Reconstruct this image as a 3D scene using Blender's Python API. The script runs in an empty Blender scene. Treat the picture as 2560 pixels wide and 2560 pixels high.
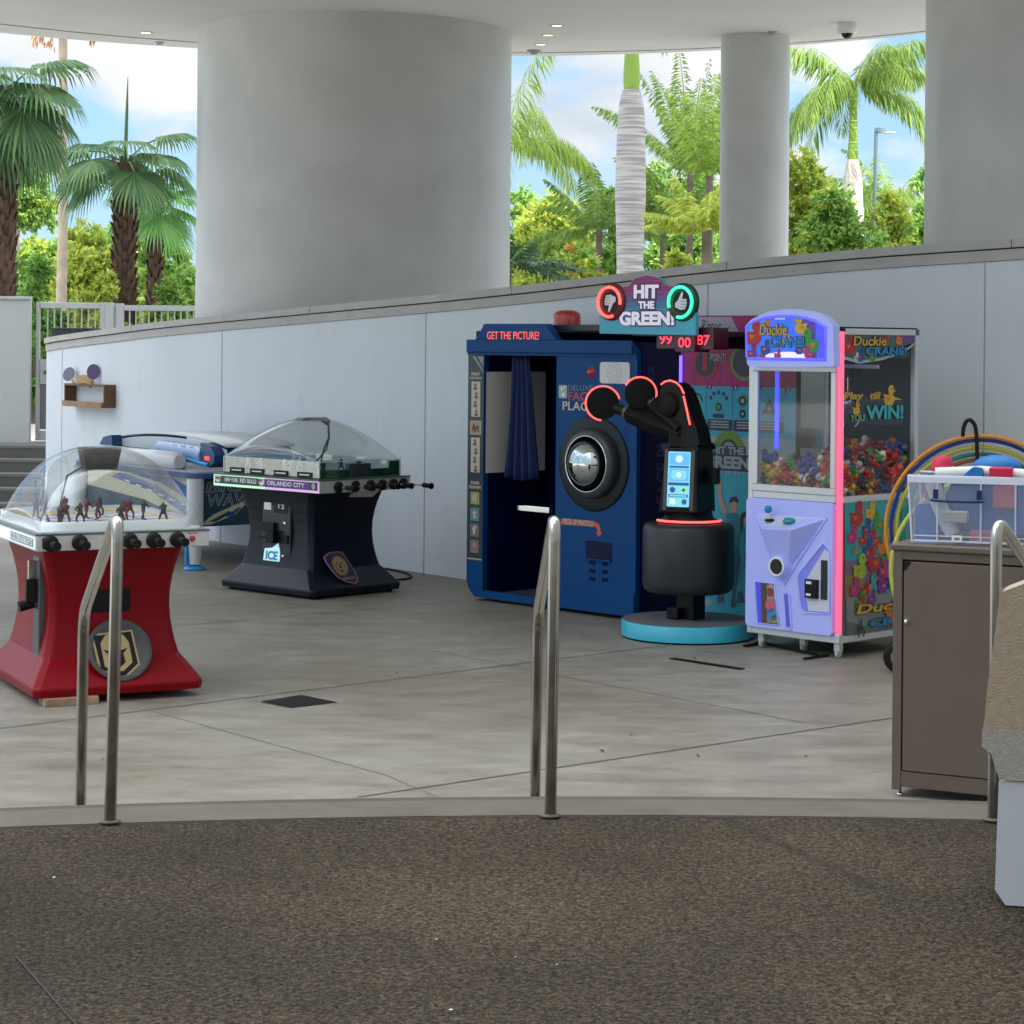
import bpy, bmesh, math, random
from mathutils import Vector, Matrix
PI = math.pi
R = math.radians
scene = bpy.context.scene
col = scene.collection
random.seed(7)

# ---------------------------------------------------------------- camera
F = 5400.0            # focal length in photo pixels (2560 wide)
EYE = 2.0
ROLL = 0.009
cam_d = bpy.data.cameras.new('camera')
cam = bpy.data.objects.new('camera', cam_d)
col.objects.link(cam)
cam_d.sensor_width = 36
cam_d.lens = F / 2560 * 36
cam_d.shift_y = -420 / 2560
cam_d.clip_start = 0.1
cam_d.clip_end = 2000
cam.matrix_world = Matrix.Translation((0, 0, EYE)) @ Matrix.Rotation(R(90), 4, 'X') @ Matrix.Rotation(ROLL, 4, 'Z')
scene.camera = cam

# ---------------------------------------------------------------- light
SUN_EL, SUN_AZ = R(46), R(152)      # azimuth the sun stands at, clockwise from +Y
world = bpy.data.worlds.new("World")
scene.world = world
world.use_nodes = True
wn, wl = world.node_tree.nodes, world.node_tree.links
wn.clear()
w_out = wn.new('ShaderNodeOutputWorld')
w_bg = wn.new('ShaderNodeBackground')
w_bg.inputs[1].default_value = 0.13
sky = wn.new('ShaderNodeTexSky')
sky.sky_type = 'NISHITA'
sky.sun_disc = False
sky.sun_elevation = SUN_EL
sky.sun_rotation = SUN_AZ
sky.air_density = 1.0
sky.dust_density = 0.6
sky.ozone_density = 1.4
tc = wn.new('ShaderNodeTexCoord')
mp = wn.new('ShaderNodeMapping')
mp.inputs['Scale'].default_value = (1.0, 1.0, 2.4)
mp.inputs['Location'].default_value = (0.9, 0.4, 0.25)
n1 = wn.new('ShaderNodeTexNoise')
n1.inputs['Scale'].default_value = 6.5
n1.inputs['Detail'].default_value = 9
n1.inputs['Roughness'].default_value = 0.52
n1.inputs['Distortion'].default_value = 0.25
cr = wn.new('ShaderNodeValToRGB')
cr.color_ramp.elements[0].position = 0.475
cr.color_ramp.elements[0].color = (0, 0, 0, 1)
cr.color_ramp.elements[1].position = 0.56
cr.color_ramp.elements[1].color = (1, 1, 1, 1)
n2 = wn.new('ShaderNodeTexNoise')
n2.inputs['Scale'].default_value = 9
n2.inputs['Detail'].default_value = 6
cc = wn.new('ShaderNodeValToRGB')
cc.color_ramp.elements[0].position = 0.3
cc.color_ramp.elements[0].color = (2.2, 2.45, 2.75, 1)
cc.color_ramp.elements[1].position = 0.62
cc.color_ramp.elements[1].color = (3.4, 3.45, 3.5, 1)
mx = wn.new('ShaderNodeMix')
mx.data_type = 'RGBA'
lowsky = wn.new('ShaderNodeMix'); lowsky.data_type = 'RGBA'; lowsky.inputs[7].default_value = (1.05, 1.95, 3.05, 1)
lf = wn.new('ShaderNodeMapRange'); lf.inputs[1].default_value = 0.15; lf.inputs[2].default_value = 0.5; lf.inputs[3].default_value = 0.85; lf.inputs[4].default_value = 0.0
wl.new(lf.outputs[0], lowsky.inputs[0]); wl.new(sky.outputs[0], lowsky.inputs[6]); wl.new(lowsky.outputs[2], mx.inputs[6])
wl.new(tc.outputs['Generated'], mp.inputs[0])
wl.new(mp.outputs[0], n1.inputs[0])
wl.new(mp.outputs[0], n2.inputs[0])
wl.new(n1.outputs[0], cr.inputs[0])
wl.new(n2.outputs[0], cc.inputs[0])
# cloud tops get brighter and the cover thicker towards the zenith
sep = wn.new('ShaderNodeSeparateXYZ'); wl.new(tc.outputs['Generated'], sep.inputs[0]); wl.new(sep.outputs[2], lf.inputs[0])
zr = wn.new('ShaderNodeMapRange'); zr.inputs[1].default_value = 0.22; zr.inputs[2].default_value = 0.65; zr.inputs[3].default_value = 0.0; zr.inputs[4].default_value = 1.0
wl.new(sep.outputs[2], zr.inputs[0])
cov = wn.new('ShaderNodeMath'); cov.operation = 'MULTIPLY_ADD'; cov.inputs[1].default_value = 0.7; cov.use_clamp = True
wl.new(zr.outputs[0], cov.inputs[0]); wl.new(cr.outputs[0], cov.inputs[2])
brt = wn.new('ShaderNodeMath'); brt.operation = 'MULTIPLY_ADD'; brt.inputs[1].default_value = 3.4; brt.inputs[2].default_value = 1.0
wl.new(zr.outputs[0], brt.inputs[0])
cmul = wn.new('ShaderNodeVectorMath'); cmul.operation = 'SCALE'
wl.new(cc.outputs[0], cmul.inputs[0]); wl.new(brt.outputs[0], cmul.inputs['Scale'])
wl.new(cov.outputs[0], mx.inputs[0])

wl.new(cmul.outputs[0], mx.inputs[7])
wl.new(mx.outputs[2], w_bg.inputs[0])
wl.new(w_bg.outputs[0], w_out.inputs[0])

sun_d = bpy.data.lights.new('sun', 'SUN')
sun_d.energy = 4.2
sun_d.angle = R(0.5)
sun_d.color = (1.0, 0.95, 0.86)
sun = bpy.data.objects.new('sun', sun_d)
col.objects.link(sun)
sdir = Vector((math.sin(SUN_AZ) * math.cos(SUN_EL), math.cos(SUN_AZ) * math.cos(SUN_EL), math.sin(SUN_EL)))
sun.rotation_euler = sdir.to_track_quat('Z', 'Y').to_euler()
sun.location = (-20, -20, 30)

scene.view_settings.view_transform = 'Standard'
scene.view_settings.look = 'None'
scene.view_settings.gamma = 1
scene.view_settings.exposure = 1.25
scene.cycles.max_bounces = 8
scene.cycles.diffuse_bounces = 4
scene.cycles.transparent_max_bounces = 16

# ---------------------------------------------------------------- materials
MATS = {}
def mat(name, c, rough=0.6, metal=0.0, var=0.0, vscale=8.0, bump=0.0, bscale=60.0, emit=None, es=0.0, coat=0.0, spec=0.5):
    if name in MATS: return MATS[name]
    m = bpy.data.materials.new(name); m.use_nodes = True
    nt = m.node_tree; b = nt.nodes['Principled BSDF']
    b.inputs['Base Color'].default_value = (*c, 1)
    b.inputs['Roughness'].default_value = rough
    b.inputs['Metallic'].default_value = metal
    b.inputs['Specular IOR Level'].default_value = spec
    b.inputs['Coat Weight'].default_value = coat
    if emit:
        b.inputs['Emission Color'].default_value = (*emit, 1)
        b.inputs['Emission Strength'].default_value = es
    if var or bump:
        t = nt.nodes.new('ShaderNodeTexCoord')
    if var:
        n = nt.nodes.new('ShaderNodeTexNoise'); n.inputs['Scale'].default_value = vscale; n.inputs['Detail'].default_value = 6
        nt.links.new(t.outputs['Object'], n.inputs[0])
        r = nt.nodes.new('ShaderNodeValToRGB')
        r.color_ramp.elements[0].position = 0.3; r.color_ramp.elements[1].position = 0.7
        r.color_ramp.elements[0].color = (*[max(0, x * (1 - var)) for x in c], 1)
        r.color_ramp.elements[1].color = (*[min(1, x * (1 + var)) for x in c], 1)
        nt.links.new(n.outputs[0], r.inputs[0]); nt.links.new(r.outputs[0], b.inputs['Base Color'])
        mr = nt.nodes.new('ShaderNodeMapRange')
        mr.inputs[3].default_value = max(0, rough - 0.08); mr.inputs[4].default_value = min(1, rough + 0.1)
        nt.links.new(n.outputs[0], mr.inputs[0]); nt.links.new(mr.outputs[0], b.inputs['Roughness'])
    if bump:
        n3 = nt.nodes.new('ShaderNodeTexNoise'); n3.inputs['Scale'].default_value = bscale; n3.inputs['Detail'].default_value = 4
        nt.links.new(t.outputs['Object'], n3.inputs[0])
        bp = nt.nodes.new('ShaderNodeBump'); bp.inputs['Strength'].default_value = bump; bp.inputs['Distance'].default_value = 0.01
        nt.links.new(n3.outputs[0], bp.inputs['Height']); nt.links.new(bp.outputs[0], b.inputs['Normal'])
    MATS[name] = m
    return m

def clear_mat(name, tint=(1, 1, 1), gloss=0.12, rough=0.03, base=0.04, haze=0.0, hcol=(0.8, 0.85, 0.9)):
    """thin clear sheet: mostly see-through, reflecting more at a grazing view"""
    if name in MATS: return MATS[name]
    m = bpy.data.materials.new(name); m.use_nodes = True
    nt = m.node_tree; nt.nodes.clear()
    o = nt.nodes.new('ShaderNodeOutputMaterial')
    tr = nt.nodes.new('ShaderNodeBsdfTransparent'); tr.inputs[0].default_value = (*tint, 1)
    gl = nt.nodes.new('ShaderNodeBsdfGlossy'); gl.inputs['Roughness'].default_value = rough
    lw = nt.nodes.new('ShaderNodeLayerWeight'); lw.inputs[0].default_value = 0.35
    mr = nt.nodes.new('ShaderNodeMapRange'); mr.inputs[3].default_value = base; mr.inputs[4].default_value = gloss
    nt.links.new(lw.outputs['Facing'], mr.inputs[0])
    mix = nt.nodes.new('ShaderNodeMixShader')
    nt.links.new(mr.outputs[0], mix.inputs[0]); nt.links.new(tr.outputs[0], mix.inputs[1]); nt.links.new(gl.outputs[0], mix.inputs[2])
    last = mix
    if haze:
        d = nt.nodes.new('ShaderNodeBsdfDiffuse'); d.inputs[0].default_value = (*hcol, 1)
        m2 = nt.nodes.new('ShaderNodeMixShader'); m2.inputs[0].default_value = haze
        nt.links.new(mix.outputs[0], m2.inputs[1]); nt.links.new(d.outputs[0], m2.inputs[2]); last = m2
    nt.links.new(last.outputs[0], o.inputs[0])
    MATS[name] = m
    return m

def leaf_mat(name, c1, c2, scale=1.5, trans=0.45):
    if name in MATS: return MATS[name]
    m = bpy.data.materials.new(name); m.use_nodes = True
    nt = m.node_tree; nt.nodes.clear()
    o = nt.nodes.new('ShaderNodeOutputMaterial')
    g = nt.nodes.new('ShaderNodeNewGeometry')
    r = nt.nodes.new('ShaderNodeValToRGB')
    r.color_ramp.elements[0].color = (*c1, 1); r.color_ramp.elements[1].color = (*c2, 1)
    nt.links.new(g.outputs['Random Per Island'], r.inputs[0])
    d = nt.nodes.new('ShaderNodeBsdfPrincipled'); d.inputs['Roughness'].default_value = 0.55; d.inputs['Specular IOR Level'].default_value = 0.3
    t = nt.nodes.new('ShaderNodeBsdfTranslucent')
    mix = nt.nodes.new('ShaderNodeMixShader'); mix.inputs[0].default_value = trans
    nt.links.new(r.outputs[0], d.inputs['Base Color']); nt.links.new(r.outputs[0], t.inputs[0])
    nt.links.new(d.outputs[0], mix.inputs[1]); nt.links.new(t.outputs[0], mix.inputs[2]); nt.links.new(mix.outputs[0], o.inputs[0])
    MATS[name] = m
    return m

# ---------------------------------------------------------------- mesh builder
class MB:
    def __init__(s):
        s.v = []; s.f = []; s.m = []; s.mats = []; s.sm = []
        s.T = Matrix.Identity(4)
    def mi(s, m):
        if m not in s.mats: s.mats.append(m)
        return s.mats.index(m)
    def add(s, vs, fs, m, smooth=False):
        b = len(s.v); k = s.mi(m)
        s.v += [tuple(s.T @ Vector(p)) for p in vs]
        s.f += [tuple(i + b for i in f) for f in fs]
        s.m += [k] * len(fs); s.sm += [smooth] * len(fs)
        return s
    def box(s, x0, x1, y0, y1, z0, z1, m):
        vs = [(x0,y0,z0),(x1,y0,z0),(x1,y1,z0),(x0,y1,z0),(x0,y0,z1),(x1,y0,z1),(x1,y1,z1),(x0,y1,z1)]
        return s.add(vs, [(0,3,2,1),(4,5,6,7),(0,1,5,4),(1,2,6,5),(2,3,7,6),(3,0,4,7)], m)
    def prism(s, pts, y0, y1, m, smooth=False):
        """polygon in x,z extruded from y0 to y1"""
        n = len(pts)
        a = sum(pts[i][0]*pts[(i+1)%n][1]-pts[(i+1)%n][0]*pts[i][1] for i in range(n))
        if a < 0: pts = pts[::-1]
        vs = [(p[0], y0, p[1]) for p in pts] + [(p[0], y1, p[1]) for p in pts]
        s.add(vs, [tuple(range(n)), tuple(range(2*n-1, n-1, -1))], m)
        s.add(vs, [((i+1)%n, i, i+n, (i+1)%n+n) for i in range(n)], m, smooth)
        return s
    def zprism(s, pts, z0, z1, m, smooth=False):
        n = len(pts)
        a = sum(pts[i][0]*pts[(i+1)%n][1]-pts[(i+1)%n][0]*pts[i][1] for i in range(n))
        if a < 0: pts = pts[::-1]
        vs = [(p[0], p[1], z0) for p in pts] + [(p[0], p[1], z1) for p in pts]
        s.add(vs, [tuple(range(n-1, -1, -1)), tuple(range(n, 2*n))], m)
        s.add(vs, [(i, (i+1)%n, (i+1)%n+n, i+n) for i in range(n)], m, smooth)
        return s
    def flat(s, pts, y, m):
        """flat print facing -y"""
        n = len(pts)
        a = sum(pts[i][0]*pts[(i+1)%n][1]-pts[(i+1)%n][0]*pts[i][1] for i in range(n))
        if a < 0: pts = pts[::-1]
        return s.add([(p[0], y, p[1]) for p in pts], [tuple(range(n))], m)
    def rect(s, x0, x1, z0, z1, y, m, r=0.0):
        return s.flat(rrect(x0, x1, z0, z1, r), y, m)
    def disc(s, x, z, rx, y, m, rz=None, n=28, a0=0, a1=2*PI):
        rz = rz or rx
        return s.flat([(x+rx*math.cos(a0+(a1-a0)*i/n), z+rz*math.sin(a0+(a1-a0)*i/n)) for i in range(n)], y, m)
    def ring(s, x, z, r0, r1, y, m, n=32, a0=0, a1=2*PI):
        vs = []; fs = []
        for i in range(n+1):
            a = a0+(a1-a0)*i/n
            vs += [(x+r0*math.cos(a), y, z+r0*math.sin(a)), (x+r1*math.cos(a), y, z+r1*math.sin(a))]
        for i in range(n): fs.append((2*i, 2*i+1, 2*i+3, 2*i+2))
        return s.add(vs, fs, m)
    def lathe(s, prof, m, axis='z', c=(0,0,0), n=32, smooth=True, a0=0, a1=2*PI, capped=True):
        vs = []; fs = []; k = len(prof); full = abs(a1-a0-2*PI) < 1e-6
        N = n if full else n+1
        for i in range(N):
            a = a0+(a1-a0)*i/n; ca, sa = math.cos(a), math.sin(a)
            for (r, h) in prof:
                if axis == 'z': vs.append((c[0]+r*ca, c[1]+r*sa, c[2]+h))
                elif axis == 'y': vs.append((c[0]+r*ca, c[1]-h, c[2]+r*sa))
                else: vs.append((c[0]+h, c[1]+r*ca, c[2]+r*sa))
        for i in range(n):
            j = (i+1) % N
            for q in range(k-1):
                fs.append((i*k+q, j*k+q, j*k+q+1, i*k+q+1))
        s.add(vs, fs, m, smooth)
        return s
    def tube(s, pts, r, m, n=10, closed=False, caps=True, rr=None):
        P = [Vector(p) for p in pts]; k = len(P); vs = []; fs = []
        up = Vector((0,0,1))
        prev = None
        for i in range(k):
            if closed: t = (P[(i+1)%k]-P[i-1])
            elif i == 0: t = P[1]-P[0]
            elif i == k-1: t = P[-1]-P[-2]
            else: t = (P[i+1]-P[i]).normalized()+(P[i]-P[i-1]).normalized()
            t.normalize()
            if prev is None:
                ref = up if abs(t.z) < 0.9 else Vector((1,0,0))
                a = t.cross(ref).normalized()
            else:
                a = (prev - t*prev.dot(t)).normalized()
            prev = a; b = t.cross(a)
            ri = rr[i] if rr else r
            for q in range(n):
                an = 2*PI*q/n
                vs.append(P[i]+a*ri*math.cos(an)+b*ri*math.sin(an))
        for i in range(k if closed else k-1):
            j = (i+1) % k
            for q in range(n):
                fs.append((i*n+q, i*n+(q+1)%n, j*n+(q+1)%n, j*n+q))
        s.add(vs, fs, m, True)
        if caps and not closed:
            s.add(vs, [tuple(range(n-1,-1,-1)), tuple(range((k-1)*n, k*n))], m)
        return s
    def ball(s, c, r, m, sx=1, sy=1, sz=1, nu=14, nv=9):
        vs = []; fs = []
        for j in range(nv+1):
            t = PI*j/nv
            for i in range(nu):
                a = 2*PI*i/nu
                vs.append((c[0]+r*sx*math.sin(t)*math.cos(a), c[1]+r*sy*math.sin(t)*math.sin(a), c[2]+r*sz*math.cos(t)))
        for j in range(nv):
            for i in range(nu):
                fs.append((j*nu+i, (j+1)*nu+i, (j+1)*nu+(i+1)%nu, j*nu+(i+1)%nu))
        return s.add(vs, fs, m, True)
    def text(s, txt, x0, x1, z0, z1, y, m, depth=0.0015, bold=0.0, shear=0.0, rot=0):
        vs, fs = text_geo(txt, bold, shear)
        xs = [v[0] for v in vs]; ys = [v[1] for v in vs]
        ax, bx, ay, by = min(xs), max(xs), min(ys), max(ys)
        W, H = (x1-x0), (z1-z0)
        out = []
        for v in vs:
            p, q = (v[0]-ax)/(bx-ax), (v[1]-ay)/(by-ay)
            if rot == 90: p, q = 1-q, p          # reads upwards
            out.append((x0+W*p, y-(depth if v[2] > 0 else 0), z0+H*q))
        return s.add(out, fs, m)
    def build(s, name, parent=None, bevel=0, seg=2, smooth_angle=None):
        me = bpy.data.meshes.new(name)
        me.from_pydata([tuple(p) for p in s.v], [], s.f)
        for m in s.mats: me.materials.append(m)
        me.polygons.foreach_set('material_index', s.m)
        me.polygons.foreach_set('use_smooth', s.sm)
        me.update()
        o = bpy.data.objects.new(name, me); col.objects.link(o)
        if parent: o.parent = parent
        if bevel:
            md = o.modifiers.new('bevel', 'BEVEL'); md.width = bevel; md.segments = seg; md.limit_method = 'ANGLE'; md.angle_limit = R(35)
        return o

_TG = {}
def text_geo(txt, bold=0.0, shear=0.0):
    k = (txt, bold, shear)
    if k in _TG: return _TG[k]
    c = bpy.data.curves.new('lettering', 'FONT'); c.body = txt; c.size = 1; c.offset = bold; c.shear = shear
    c.extrude = 0.01; c.resolution_u = 3
    o = bpy.data.objects.new('lettering', c); col.objects.link(o)
    dg = bpy.context.evaluated_depsgraph_get()
    me = bpy.data.meshes.new_from_object(o.evaluated_get(dg))
    vs = [tuple(v.co) for v in me.vertices]; fs = [tuple(p.vertices) for p in me.polygons]
    bpy.data.objects.remove(o); bpy.data.curves.remove(c); bpy.data.meshes.remove(me)
    _TG[k] = (vs, fs)
    return _TG[k]

def rrect(x0, x1, z0, z1, r=0.0, n=5):
    if r <= 0: return [(x0,z0),(x1,z0),(x1,z1),(x0,z1)]
    pts = []
    for cx, cz, a in ((x1-r, z0+r, -90), (x1-r, z1-r, 0), (x0+r, z1-r, 90), (x0+r, z0+r, 180)):
        for i in range(n+1):
            t = R(a+90*i/n); pts.append((cx+r*math.cos(t), cz+r*math.sin(t)))
    return pts

def tag(o, label=None, cat=None, group=None, kind=None):
    if label: o['label'] = label
    if cat: o['category'] = cat
    if group: o['group'] = group
    if kind: o['kind'] = kind
    return o
def empty(name, loc, rz=0.0, label=None, cat=None, group=None):
    o = bpy.data.objects.new(name, None); col.objects.link(o)
    o.location = loc; o.rotation_euler = (0, 0, rz); o.empty_display_size = 0.2
    return tag(o, label, cat, group)
def struct(o, label=None): return tag(o, label, None, None, 'structure')

# rays through the photograph, used to measure where things stand
def ray(px, py):
    u, v = px-1280, py-860
    c, s = math.cos(ROLL), math.sin(ROLL)
    return (u*c+v*s)/F, -(v*c-u*s)/F
def ground(px, py, z=0.0):
    a, b = ray(px, py); t = (z-EYE)/b
    return (a*t, t)
def height_at(px, py, Y):
    a, b = ray(px, py); return (a*Y, EYE+b*Y)
class Frame:
    """a thing's own axes: x along its face, y away from the viewer"""
    def __init__(s, x, y, ang): s.x, s.y, s.a = x, y, ang; s.c, s.s = math.cos(ang), math.sin(ang)
    def face(s, px, py, yl):           # on the plane local y = yl -> local x, z
        a, b = ray(px, py)
        # n = local y axis = (-s, c)
        n = (-s.s, s.c)
        t = (yl + s.x*n[0]+s.y*n[1])/(a*n[0]+n[1])
        dx, dy = a*t-s.x, t-s.y
        return (dx*s.c+dy*s.s, EYE+b*t)
    def side(s, px, py, xl):           # on the plane local x = xl -> local y, z
        a, b = ray(px, py)
        n = (s.c, s.s)
        t = (xl + s.x*n[0]+s.y*n[1])/(a*n[0]+n[1])
        dx, dy = a*t-s.x, t-s.y
        return (-dx*s.s+dy*s.c, EYE+b*t)
def SIDE(xl):  # drawing plane on the +x side of a thing: (a, -d, c) -> (xl+d, a, c)
    return Matrix.Translation((xl, 0, 0)) @ Matrix.Rotation(R(90), 4, 'Z')
def LSIDE(xl):  # on the -x side: (a,-d,c) -> (xl-d, -a, c)
    return Matrix.Translation((xl, 0, 0)) @ Matrix.Rotation(R(-90), 4, 'Z')
# ================================================================ setting
M_conc = mat('poured_concrete', (0.30, 0.295, 0.27), 0.55)
def concrete_nodes():
    nt = M_conc.node_tree; b = nt.nodes['Principled BSDF']
    t = nt.nodes.new('ShaderNodeTexCoord')
    mp = nt.nodes.new('ShaderNodeMapping'); mp.inputs['Rotation'].default_value = (0, 0, R(8)); mp.inputs['Scale'].default_value = (0.75, 1.5, 1)
    n = nt.nodes.new('ShaderNodeTexNoise'); n.inputs['Scale'].default_value = 3.2; n.inputs['Detail'].default_value = 12; n.inputs['Roughness'].default_value = 0.70; n.inputs['Distortion'].default_value = 0.3
    n2 = nt.nodes.new('ShaderNodeTexNoise'); n2.inputs['Scale'].default_value = 0.45; n2.inputs['Detail'].default_value = 3
    r = nt.nodes.new('ShaderNodeValToRGB')
    r.color_ramp.elements[0].position = 0.33; r.color_ramp.elements[0].color = (0.20, 0.186, 0.152, 1)
    r.color_ramp.elements[1].position = 0.66; r.color_ramp.elements[1].color = (0.325, 0.305, 0.258, 1)
    r2 = nt.nodes.new('ShaderNodeValToRGB')
    r2.color_ramp.elements[0].position = 0.35; r2.color_ramp.elements[0].color = (0.78, 0.75, 0.71, 1)
    r2.color_ramp.elements[1].position = 0.6; r2.color_ramp.elements[1].color = (1, 1, 1, 1)
    mm = nt.nodes.new('ShaderNodeMix'); mm.data_type = 'RGBA'; mm.blend_type = 'MULTIPLY'; mm.inputs[0].default_value = 1
    nt.links.new(t.outputs['Object'], mp.inputs[0]); nt.links.new(mp.outputs[0], n.inputs[0]); nt.links.new(t.outputs['Object'], n2.inputs[0])
    nt.links.new(n.outputs[0], r.inputs[0]); nt.links.new(n2.outputs[0], r2.inputs[0])
    nt.links.new(r.outputs[0], mm.inputs[6]); nt.links.new(r2.outputs[0], mm.inputs[7]); nt.links.new(mm.outputs[2], b.inputs['Base Color'])
    mr = nt.nodes.new('ShaderNodeMapRange'); mr.inputs[3].default_value = 0.38; mr.inputs[4].default_value = 0.7
    nt.links.new(n.outputs[0], mr.inputs[0]); nt.links.new(mr.outputs[0], b.inputs['Roughness'])
    bp = nt.nodes.new('ShaderNodeBump'); bp.inputs['Strength'].default_value = 0.25; bp.inputs['Distance'].default_value = 0.01
    nt.links.new(n.outputs[0], bp.inputs['Height']); nt.links.new(bp.outputs[0], b.inputs['Normal'])
concrete_nodes()
M_peb = mat('exposed_aggregate', (0.14, 0.12, 0.1), 0.85, spec=.15)
def pebble_nodes():
    nt = M_peb.node_tree; b = nt.nodes['Principled BSDF']; L = nt.links; N = nt.nodes.new
    t = N('ShaderNodeTexCoord')
    wob = N('ShaderNodeTexNoise'); wob.inputs['Scale'].default_value = 30; wob.inputs['Detail'].default_value = 2
    add = N('ShaderNodeVectorMath'); add.operation = 'MULTIPLY_ADD'; add.inputs[1].default_value = (0.02, 0.02, 0.02)
    L.new(t.outputs['Object'], wob.inputs[0]); L.new(wob.outputs['Color'], add.inputs[0]); L.new(t.outputs['Object'], add.inputs[2])
    v = N('ShaderNodeTexVoronoi'); v.inputs['Scale'].default_value = 125; v.inputs['Randomness'].default_value = 1
    L.new(add.outputs[0], v.inputs[0])
    sp = N('ShaderNodeSeparateColor'); L.new(v.outputs['Color'], sp.inputs[0])
    r = N('ShaderNodeValToRGB'); r.color_ramp.interpolation = 'LINEAR'
    e = r.color_ramp.elements
    e[0].position = 0.0; e[0].color = (0.018, 0.015, 0.011, 1); e[1].position = 1.0; e[1].color = (0.105, 0.089, 0.068, 1)
    x = e.new(0.22); x.color = (0.035, 0.029, 0.022, 1); x = e.new(0.5); x.color = (0.062, 0.051, 0.038, 1); x = e.new(0.85); x.color = (0.078, 0.065, 0.049, 1)
    L.new(sp.outputs[0], r.inputs[0])
    n5 = N('ShaderNodeTexNoise'); n5.inputs['Scale'].default_value = 55; n5.inputs['Detail'].default_value = 6; n5.inputs['Roughness'].default_value = 0.7
    L.new(t.outputs['Object'], n5.inputs[0])
    r5 = N('ShaderNodeValToRGB'); r5.color_ramp.elements[0].position = 0.40; r5.color_ramp.elements[0].color = (0.35, 0.34, 0.33, 1); r5.color_ramp.elements[1].position = 0.56; r5.color_ramp.elements[1].color = (1.12, 1.1, 1.06, 1)
    L.new(n5.outputs[0], r5.inputs[0])
    m5 = N('ShaderNodeMix'); m5.data_type = 'RGBA'; m5.blend_type = 'MULTIPLY'; m5.inputs[0].default_value = 1
    L.new(r.outputs[0], m5.inputs[6]); L.new(r5.outputs[0], m5.inputs[7])
    n = N('ShaderNodeTexNoise'); n.inputs['Scale'].default_value = 0.8; n.inputs['Detail'].default_value = 6; n.inputs['Roughness'].default_value = 0.6
    L.new(t.outputs['Object'], n.inputs[0])
    r2 = N('ShaderNodeValToRGB')
    r2.color_ramp.elements[0].position = 0.32; r2.color_ramp.elements[0].color = (0.62, 0.575, 0.50, 1)
    r2.color_ramp.elements[1].position = 0.64; r2.color_ramp.elements[1].color = (1.22, 1.13, 0.98, 1)
    L.new(n.outputs[0], r2.inputs[0])
    mm = N('ShaderNodeMix'); mm.data_type = 'RGBA'; mm.blend_type = 'MULTIPLY'; mm.inputs[0].default_value = 1
    L.new(m5.outputs[2], mm.inputs[6]); L.new(r2.outputs[0], mm.inputs[7])
    # an old dark stain running diagonally across the deck
    A = (0.79, 7.20); B = (1.08, 6.46); d = ((B[0]-A[0]), (B[1]-A[1])); ln = math.hypot(*d); nx, ny = -d[1]/ln, d[0]/ln
    off = N('ShaderNodeVectorMath'); off.operation = 'SUBTRACT'; off.inputs[1].default_value = (A[0], A[1], 0)
    L.new(add.outputs[0], off.inputs[0])
    dt = N('ShaderNodeVectorMath'); dt.operation = 'DOT_PRODUCT'; dt.inputs[1].default_value = (nx, ny, 0); L.new(off.outputs[0], dt.inputs[0])
    ab = N('ShaderNodeMath'); ab.operation = 'ABSOLUTE'; L.new(dt.outputs['Value'], ab.inputs[0])
    m1 = N('ShaderNodeMapRange'); m1.inputs[1].default_value = 0.0; m1.inputs[2].default_value = 0.05; m1.inputs[3].default_value = 0.55; m1.inputs[4].default_value = 0.0; L.new(ab.outputs[0], m1.inputs[0])
    al = N('ShaderNodeVectorMath'); al.operation = 'DOT_PRODUCT'; al.inputs[1].default_value = (d[0]/ln, d[1]/ln, 0); L.new(off.outputs[0], al.inputs[0])
    m2 = N('ShaderNodeMapRange'); m2.inputs[1].default_value = ln; m2.inputs[2].default_value = ln+0.25; m2.inputs[3].default_value = 1.0; m2.inputs[4].default_value = 0.0; L.new(al.outputs['Value'], m2.inputs[0])
    mu = N('ShaderNodeMath'); mu.operation = 'MULTIPLY'; L.new(m1.outputs[0], mu.inputs[0]); L.new(m2.outputs[0], mu.inputs[1])
    st = N('ShaderNodeMix'); st.data_type = 'RGBA'; st.inputs[7].default_value = (0.02, 0.017, 0.014, 1)
    L.new(mu.outputs[0], st.inputs[0]); L.new(mm.outputs[2], st.inputs[6]); L.new(st.outputs[2], b.inputs['Base Color'])
    bp = N('ShaderNodeBump'); bp.inputs['Strength'].default_value = 0.8; bp.inputs['Distance'].default_value = 0.005; bp.invert = True
    L.new(v.outputs['Distance'], bp.inputs['Height']); L.new(bp.outputs[0], b.inputs['Normal'])
pebble_nodes()
M_curb = mat('curb_concrete', (0.105, 0.090, 0.066), 0.7, var=0.14, vscale=5, bump=0.2)
M_curbdark = mat('dark_curb_edge', (0.065, 0.055, 0.042), 0.7, var=0.15, vscale=6)  # darker brown band along the far edge of the curb
M_joint = mat('floor_joint_filler', (0.11, 0.10, 0.09), 0.8)
M_wall = mat('painted_stucco_panel', (0.67, 0.72, 0.775), 0.6, var=0.035, vscale=1.1, bump=0.06, bscale=90)
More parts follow.
